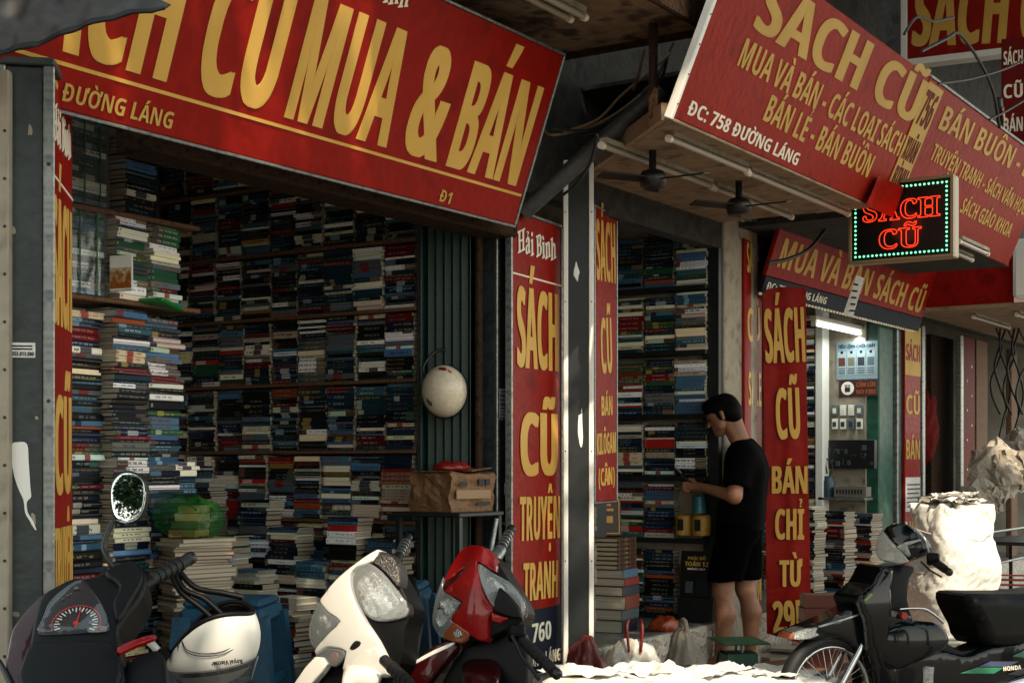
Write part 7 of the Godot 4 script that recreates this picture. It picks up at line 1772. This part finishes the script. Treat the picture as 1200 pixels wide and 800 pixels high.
	st = mb(); tube(st, [in_node(t, rc + nl * 0.05), in_node(t, rc + H * 0.45 + UP * 0.02 + nl * 0.05)], 0.02, 8); part("swing_arm", st, M.black, t)
	st = mb(); bev(st, in_node(t, rc + H * 0.6 + UP * 0.02), Vector3(0.3, 0.22, 0.18), 0.03, Basis(H, UP, H.cross(UP))); part("engine", st, M.steel, t)
	st = mb(); var sd = rc + H * 0.5; tube(st, [in_node(t, sd + nl * 0.08), in_node(t, Vector3(sd.x, ROAD, sd.z) + nl * 0.25)], 0.012, 8); part("side_stand", st, M.black, t)
# ---------------------------------------------------------------- distance fields: tapered bones joined smoothly, meshed as surface nets
func field_mesh(st, prims: Array, cell: float, k: float, cut = null):
	var lo = Vector3.INF; var hi = -Vector3.INF
	for p in prims:
		var r = max(p[2], p[3]) + k + cell * 2
		for e in [p[0], p[1]]: lo = lo.min(e - Vector3.ONE * r); hi = hi.max(e + Vector3.ONE * r)
	var n = Vector3i(((hi - lo) / cell).ceil()) + Vector3i.ONE
	var D := PackedFloat32Array(); D.resize(n.x * n.y * n.z); D.fill(1.0)
	for p in prims:
		var a: Vector3 = p[0]; var b: Vector3 = p[1]; var ra: float = p[2]; var rb: float = p[3]
		var ab = b - a; var l2 = max(ab.length_squared(), 1e-9); var m = max(ra, rb) + k + cell * 2
		var i0 = Vector3i(((a.min(b) - Vector3.ONE * m - lo) / cell).floor()).clamp(Vector3i.ZERO, n - Vector3i.ONE)
		var i1 = Vector3i(((a.max(b) + Vector3.ONE * m - lo) / cell).ceil()).clamp(Vector3i.ZERO, n - Vector3i.ONE)
		for z in range(i0.z, i1.z + 1):
			for y in range(i0.y, i1.y + 1):
				for x in range(i0.x, i1.x + 1):
					var q = lo + Vector3(x, y, z) * cell
					var h = clampf((q - a).dot(ab) / l2, 0.0, 1.0)
					var d = q.distance_to(a + ab * h) - lerpf(ra, rb, h)
					var i = x + n.x * (y + n.y * z); var e = D[i]
					var g = max(k - abs(d - e), 0.0) / k
					D[i] = min(d, e) - g * g * k * 0.25
	if cut != null:
		for z in n.z:
			for y in n.y:
				for x in n.x:
					var i = x + n.x * (y + n.y * z)
					if D[i] < 0.08: D[i] = max(D[i], cut.call(lo + Vector3(x, y, z) * cell))
	var V = []; var id = {}
	for z in n.z - 1:
		for y in n.y - 1:
			for x in n.x - 1:
				var b0 = x + n.x * (y + n.y * z); var s = []; var neg = 0
				for c in 8:
					var d = D[b0 + (c & 1) + n.x * ((c >> 1 & 1) + n.y * (c >> 2 & 1))]; s.append(d)
					if d < 0: neg += 1
				if neg == 0 or neg == 8: continue
				var sum = Vector3(); var cnt = 0
				for e in [[0, 1], [2, 3], [4, 5], [6, 7], [0, 2], [1, 3], [4, 6], [5, 7], [0, 4], [1, 5], [2, 6], [3, 7]]:
					var d0 = s[e[0]]; var d1 = s[e[1]]
					if (d0 < 0) == (d1 < 0): continue
					var t = d0 / (d0 - d1)
					var A = Vector3(e[0] & 1, e[0] >> 1 & 1, e[0] >> 2 & 1); var B = Vector3(e[1] & 1, e[1] >> 1 & 1, e[1] >> 2 & 1)
					sum += A.lerp(B, t); cnt += 1
				id[b0] = V.size(); V.append(lo + (Vector3(x, y, z) + sum / cnt) * cell)
	var N = []; N.resize(V.size()); N.fill(Vector3()); var Q = []
	for b0 in id:
		var x = b0 % n.x; var y = (b0 / n.x) % n.y; var z = b0 / (n.x * n.y)
		for ax in 3:
			var st1 = [1, n.x, n.x * n.y][ax]; var u = [n.x, n.x * n.y, 1][ax]; var w = [n.x * n.y, 1, n.x][ax]
			if not (id.has(b0 - u) and id.has(b0 - w) and id.has(b0 - u - w)): continue
			var d0 = D[b0]; var d1 = D[b0 + st1]
			if (d0 < 0) == (d1 < 0): continue
			var q = [id[b0 - u - w], id[b0 - w], id[b0], id[b0 - u]]
			if d0 < 0: q.reverse()
			Q.append(q)
			var nn = (V[q[2]] - V[q[0]]).cross(V[q[1]] - V[q[3]])
			for i in q: N[i] += nn
	for q in Q:
		for i in [0, 1, 2, 0, 2, 3]:
			st.set_normal(N[q[i]].normalized()); st.set_uv(Vector2(V[q[i]].x, V[q[i]].y)); st.add_vertex(V[q[i]])

func man():
	var f = (-RT * 0.95 + FW * 0.30).normalized(); var l = UP.cross(f)
	var o = ps(862, 782, 191); o.y = PAVE
	var t = thing("person", "person in black T-shirt and black shorts standing barefoot, head bowed over a phone held in both hands", "person", o, Basis(f, UP, f.cross(UP)))
	t.set_meta("label", "person in black T-shirt and shorts, barefoot, head bowed over a phone")
	# own axes: x ahead, y up, -z to the left hand (towards the street)
	var P = func(x, y, z): return Vector3(x, y, -z)
	var B = func(a, b, ra, rb): return [a, b, ra, rb]
	var neck = P.call(-0.035, 1.375, 0.0); var chest = P.call(-0.055, 1.22, 0.0)
	var shL = P.call(-0.07, 1.30, 0.165); var shR = P.call(-0.05, 1.30, -0.165)
	var elL = P.call(-0.03, 1.055, 0.235); var elR = P.call(0.0, 1.05, -0.215)
	var wrL = P.call(0.185, 1.105, 0.09); var wrR = P.call(0.205, 1.10, -0.06)
	var hipL = P.call(-0.02, 0.83, 0.09); var hipR = P.call(-0.03, 0.83, -0.09)
	var knL = P.call(0.065, 0.475, 0.10); var knR = P.call(-0.045, 0.475, -0.10)
	var anL = P.call(0.075, 0.085, 0.11); var anR = P.call(-0.075, 0.085, -0.12)
	var hd = P.call(0.075, 1.545, 0.0)
	var skin = [B.call(neck, hd + P.call(-0.03, -0.03, 0), 0.058, 0.055), B.call(P.call(-0.06, 1.3, 0.08), P.call(-0.06, 1.3, -0.08), 0.085, 0.085), B.call(chest, P.call(-0.04, 0.96, 0), 0.105, 0.09), B.call(hipL, hipR, 0.085, 0.085),
		B.call(shL, elL, 0.052, 0.043), B.call(shR, elR, 0.052, 0.043), B.call(elL, wrL, 0.043, 0.028), B.call(elR, wrR, 0.043, 0.028),
		B.call(hipL, knL, 0.085, 0.058), B.call(hipR, knR, 0.085, 0.058),
		B.call(knL, P.call(0.04, 0.34, 0.105), 0.056, 0.058), B.call(P.call(0.045, 0.33, 0.105), anL, 0.06, 0.036), B.call(knR, P.call(-0.085, 0.34, -0.11), 0.056, 0.058), B.call(P.call(-0.08, 0.33, -0.11), anR, 0.06, 0.036),
		B.call(anL + P.call(-0.03, -0.045, 0), P.call(0.20, 0.03, 0.13), 0.038, 0.028), B.call(anR + P.call(-0.03, -0.045, 0), P.call(0.05, 0.03, -0.14), 0.038, 0.028)]
	var st = mb()
	field_mesh(st, skin, 0.014, 0.03, func(p): return -p.y)
	# head: bowed, so its own up leans ahead
	var hb = Basis(Vector3.BACK, -0.42)
	var Hh = func(x, y, z): return hd + hb * P.call(x, y, z)
	var head = [B.call(Hh.call(-0.02, 0.03, 0), Hh.call(0.015, 0.04, 0), 0.083, 0.08), B.call(Hh.call(0.03, -0.02, 0), Hh.call(0.045, -0.07, 0), 0.062, 0.042), B.call(Hh.call(0.03, -0.05, 0.035), Hh.call(0.03, -0.05, -0.035), 0.035, 0.035),
		B.call(Hh.call(0.085, 0.012, 0), Hh.call(0.108, -0.022, 0), 0.009, 0.014), B.call(Hh.call(0.082, 0.028, 0.03), Hh.call(0.082, 0.028, -0.03), 0.012, 0.012), B.call(Hh.call(0.082, -0.056, 0.014), Hh.call(0.082, -0.056, -0.014), 0.009, 0.009), B.call(Hh.call(0.076, -0.088, 0.0), Hh.call(0.074, -0.092, 0), 0.018, 0.018),
		B.call(Hh.call(-0.01, 0.015, 0.083), Hh.call(-0.005, -0.025, 0.08), 0.014, 0.010), B.call(Hh.call(-0.01, 0.015, -0.083), Hh.call(-0.005, -0.025, -0.08), 0.014, 0.010), B.call(Hh.call(-0.05, -0.04, 0), neck, 0.05, 0.056)]
	field_mesh(st, head, 0.007, 0.018)
	# hands: palm, four fingers and a thumb curled round the phone
	var ph = P.call(0.275, 1.135, 0.02)
	for s in [1, -1]:
		var wr = wrL if s > 0 else wrR
		var pc = P.call(0.245, 1.105, 0.045 * s + 0.015)
		var hand = [B.call(wr, pc, 0.026, 0.027), B.call(pc, pc + P.call(0.03, 0.0, -0.004 * s), 0.026, 0.022)]
		for k in 4:
			var b0 = pc + P.call(0.035, 0.022 - 0.016 * k, 0.004 * s); var ln = [0.9, 1.0, 0.95, 0.78][k]
			var b1 = b0 + P.call(0.032 * ln, 0.002, -0.004 * s); var b2 = b1 + P.call(0.008, -0.004, -0.026 * s * ln); var b3 = b2 + P.call(-0.012, -0.002, -0.014 * s * ln)
			hand += [B.call(b0, b1, 0.0095, 0.009), B.call(b1, b2, 0.009, 0.0085), B.call(b2, b3, 0.0085, 0.0075)]
		var t0 = pc + P.call(0.0, 0.022, -0.008 * s)
		hand += [B.call(t0, t0 + P.call(0.02, 0.022, -0.012 * s), 0.0115, 0.01), B.call(t0 + P.call(0.02, 0.022, -0.012 * s), t0 + P.call(0.042, 0.026, -0.022 * s), 0.01, 0.0085)]
		field_mesh(st, hand, 0.0055, 0.007)
	var sk = worn([Color(0.50, 0.33, 0.24), Color(0.57, 0.39, 0.29), Color(0.53, 0.36, 0.26)], [0.2, 0.5, 0.8], 0.55, 0.2, 101, 0.03)
	sk.subsurf_scatter_enabled = true; sk.subsurf_scatter_strength = 0.15
	part("body", st, sk, t)
	# hair
	st = mb()
	var hair = [B.call(Hh.call(-0.03, 0.04, 0), Hh.call(0.02, 0.052, 0), 0.09, 0.084), B.call(Hh.call(-0.055, 0.0, 0.03), Hh.call(-0.055, 0.0, -0.03), 0.066, 0.066), B.call(Hh.call(0.07, 0.092, 0.03), Hh.call(0.06, 0.095, -0.03), 0.026, 0.026), B.call(Hh.call(0.0, 0.03, 0.06), Hh.call(0.01, -0.015, 0.072), 0.03, 0.012), B.call(Hh.call(-0.07, -0.04, 0.03), Hh.call(-0.07, -0.04, -0.03), 0.034, 0.034)]
	var nh = noise(7, 40.0, 2)
	var inv = hb.inverse()
	field_mesh(st, hair, 0.008, 0.02, func(p):
		var q = inv * (p - hd)
		return max(0.02 - (q.y - 0.3 * (q.x - 0.0)) if q.x > 0.03 else -1.0, -0.075 - q.y) + 0.012 * nh.get_noise_3d(p.x * 1.0, p.y, p.z))
	var hm = worn([Color(0.010, 0.010, 0.011), Color(0.024, 0.022, 0.021)], [0.3, 0.7], 0.6, 0.03, 102, 0.08, 4.0); hm.metallic_specular = 0.2
	part("hair", st, hm, t)
	for s in [1, -1]:
		var e := SphereMesh.new(); e.radius = 0.011; e.height = 0.022; e.radial_segments = 10; e.rings = 6
		part("eye", e, plain(Color(0.12, 0.09, 0.07), 0.2), t, Transform3D(Basis(), Hh.call(0.079, 0.006, 0.031 * s)))
		st = mb(); tube(st, crv([Hh.call(0.091, 0.028, 0.018 * s), Hh.call(0.091, 0.034, 0.034 * s), Hh.call(0.078, 0.028, 0.05 * s)], 4), 0.004, 6); part("eyebrow", st, M.black, t)
	# T-shirt
	var cl = worn([Color(0.012, 0.014, 0.016), Color(0.02, 0.022, 0.024)], [0.3, 0.7], 0.85, 0.12, 103, 0.04, 1.2); cl.metallic_specular = 0.15
	st = mb(); var nz = noise(8, 7.0, 3)
	var shirt = [B.call(P.call(-0.06, 1.29, 0.10), P.call(-0.06, 1.29, -0.10), 0.105, 0.105), B.call(P.call(-0.07, 1.20, 0.075), P.call(-0.05, 0.97, 0.06), 0.13, 0.125), B.call(P.call(-0.07, 1.20, -0.075), P.call(-0.05, 0.97, -0.06), 0.13, 0.125), B.call(P.call(-0.03, 0.95, 0.05), P.call(-0.03, 0.80, 0.05), 0.135, 0.145), B.call(P.call(-0.03, 0.95, -0.05), P.call(-0.03, 0.80, -0.05), 0.135, 0.145),
		B.call(shL, shL.lerp(elL, 0.72), 0.075, 0.078), B.call(shR, shR.lerp(elR, 0.72), 0.075, 0.078), B.call(P.call(-0.05, 1.35, 0.0), P.call(-0.045, 1.365, 0.0), 0.075, 0.068)]
	var eL = (elL - shL).normalized(); var eR = (elR - shR).normalized()
	field_mesh(st, shirt, 0.013, 0.045, func(p):
		var c = max(0.835 - p.y, (p.y - 1.395 - 0.25 * (p.x + 0.05) * -1.0))
		if -p.z > 0.2: c = max(c, (p - shL).dot(eL) - 0.20)
		if -p.z < -0.2: c = max(c, (p - shR).dot(eR) - 0.20)
		return c + 0.012 * nz.get_noise_3d(p.x, p.y * 0.5 + p.x * 0.4, p.z))
	part("t_shirt", st, cl, t)
	# shorts
	st = mb()
	var sh = [B.call(P.call(-0.03, 0.86, 0.05), P.call(-0.03, 0.86, -0.05), 0.13, 0.13), B.call(hipL + P.call(0, 0.02, 0), hipL.lerp(knL, 0.95), 0.118, 0.105), B.call(hipR + P.call(0, 0.02, 0), hipR.lerp(knR, 0.95), 0.118, 0.105)]
	field_mesh(st, sh, 0.013, 0.03, func(p): return max(0.535 - p.y, p.y - 0.90) + 0.011 * nz.get_noise_3d(p.x + 3, p.y * 0.4, p.z))
	var sm = worn([Color(0.006, 0.007, 0.008), Color(0.010, 0.011, 0.012)], [0.3, 0.7], 0.95, 0.15, 104, 0.04, 1.0); sm.metallic_specular = 0.12
	part("shorts", st, sm, t)
	# the phone stays a thing of its own
	var pw = t.transform * Transform3D(Basis(Vector3.BACK, 0.75), ph)
	var pn = thing("phone", "black mobile phone held in both hands of the standing person", "phone", pw.origin, pw.basis)
	part("case", bevm(Vector3(-0.01, -0.005, -0.036), Vector3(0.13, 0.004, 0.036), 0.003), M.black, pn)
	part("screen", boxm(Vector3(-0.004, 0.0042, -0.032), Vector3(0.124, 0.0052, 0.032)), plain(Color(0.05, 0.06, 0.07), 0.05), pn)
# ---------------------------------------------------------------- street trees behind the camera: they shade the shops and show in the mirror
func trees():
	var holes = []      # where the photograph shows sun: the crowns are open along these rays
	var H = func(p, r): holes.append([p, r])
	H.call(pz(1116, 620, 0.9), 0.62); H.call(pz(1100, 690, 0.9), 0.62); H.call(pz(1120, 740, 0.9), 0.5); H.call(pz(1168, 560, 0.6), 0.25)
	H.call(ps(425, 700, 335), 0.3); H.call(ps(420, 765, 335), 0.3); H.call(ps(560, 670, 335), 0.09); H.call(ps(250, 755, 398), 0.18)
	for q in [[700, 294], [750, 283], [800, 272], [850, 259], [900, 247]]: H.call(ps(q[0], 797, q[1]), 0.28)
	for y in [0.6, 1.1, 1.6, 2.1, 2.6]: H.call(ps(678, 545 - (y - 1.48) * 233, 233), 0.16)
	for q in [[130, 40, 0.14], [310, 50, 0.18], [430, 60, 0.16], [262, 118, 0.1]]: H.call(pz(q[0], q[1], 0.4), q[2])
	H.call(pz(740, 765, 0.25), 0.16); H.call(pz(1060, 625, 1.6), 0.1)
	var lm = worn([Color(0.06, 0.15, 0.04), Color(0.10, 0.24, 0.06), Color(0.16, 0.30, 0.08)], [0.2, 0.5, 0.85], 0.55, 0.7, 120, 0.03)
	lm.backlight_enabled = true; lm.backlight = Color(0.10, 0.22, 0.04)
	var back = CAM * Vector3(1, 0, 1) - FW * 8.0
	var spots = []
	for k in 5:
		var c = Vector3([0.6, 4.0, 7.4, 10.8, 14.4][k], 1.3, 0.3) + SUN * 7.2
		spots.append([Vector3(c.x + 0.3, 0, c.z + 2.6), c, Vector3(2.3, 1.5, 2.0), "opposite " + ["the edge-on lightbox", "the first bookshop", "the second bookshop", "the lit bookshop", "the dim shopfront"][k]])
	spots.append([back - RT * 2.6, back - RT * 2.2 + UP * 3.6, Vector3(2.6, 2.4, 2.6), "across the road shown in the scooter mirror"])
	spots.append([back - FW * 4.0 + RT * 1.5, back - FW * 4.0 + RT * 1.2 + UP * 4.6, Vector3(3.2, 3.0, 3.2), "across the road beside another leafy tree"])
	for i in spots.size():
		var q = spots[i]; var r := RandomNumberGenerator.new(); r.seed = 300 + i
		var t = thing("street_tree", "leafy street tree " + q[3], "tree", q[0] + Vector3(0, ROAD, 0))
		var c = q[1] - t.position; var st = mb()
		tube(st, crv([Vector3(0, 0, 0), Vector3(0.05, 1.6, -0.1), c * 0.45 + Vector3(0, 0.4, 0), c * 0.8 + Vector3(0, 0.2, 0)], 5), [0.2, 0.19, 0.18, 0.175, 0.17, 0.165, 0.16, 0.15, 0.14, 0.13, 0.11, 0.1, 0.09, 0.08, 0.06, 0.05], 12); part("trunk", st, M.rust, t)
		var tips = []
		for k in 14:
			var a = TAU * k / 14.0 + r.randf(); var e = r.randf_range(-0.15, 0.7)
			var tip = c + Vector3(cos(a) * cos(e), sin(e), sin(a) * cos(e)) * q[2] * r.randf_range(0.6, 0.95); tips.append(tip)
			st = mb(); var b0 = c * r.randf_range(0.6, 0.8); var cross = false
			for s in 9:
				var w = t.position + b0.lerp(tip, s / 8.0)
				for h in holes:
					var v = w - h[0]
					if (v - SUN * v.dot(SUN)).length() < h[1] + 0.06: cross = true
			if cross: continue
			tube(st, crv([b0, b0.lerp(tip, 0.5) + Vector3(0, 0.25, 0), tip], 4), [0.06, 0.055, 0.05, 0.045, 0.04, 0.033, 0.027, 0.02, 0.012], 6); part("limb", st, M.rust, t)
		st = mb(); var n = 0
		while n < (11000 if i < 5 else 9000):
			# clumps round the limb tips and through the crown
			var p
			if r.randf() < 0.5:
				var tp_ = tips[r.randi_range(0, 13)]; p = tp_ + Vector3(r.randfn(), r.randfn() * 0.7, r.randfn()) * 0.45
			else:
				var d = Vector3(r.randfn(), r.randfn(), r.randfn()).normalized() * pow(r.randf(), 0.4); p = c + d * q[2]
			n += 1
			var w = t.position + p; var open = false
			if w.y < (4.6 if i < 5 else 1.6): continue
			for h in holes:
				var v = w - h[0]; var tt = v.dot(SUN)
				if (v - SUN * tt).length_squared() < h[1] * h[1]: open = true; break
			if open: continue
			var ax = Vector3(r.randfn(), r.randfn() * 0.5, r.randfn()).normalized(); var sd = ax.cross(Vector3(r.randfn(), r.randfn() + 1.5, r.randfn())).normalized()
			var L = r.randf_range(0.11, 0.2) * (1.0 if i < 5 else 1.7); var W = L * 0.3; var nn = ax.cross(sd)
			var A = p; var Bb = p + ax * L * 0.5 + sd * W; var C = p + ax * L + nn * L * 0.08; var Dd = p + ax * L * 0.5 - sd * W
			tri(st, A, Bb, C); tri(st, A, C, Dd)
		part("crown", st, lm, t)
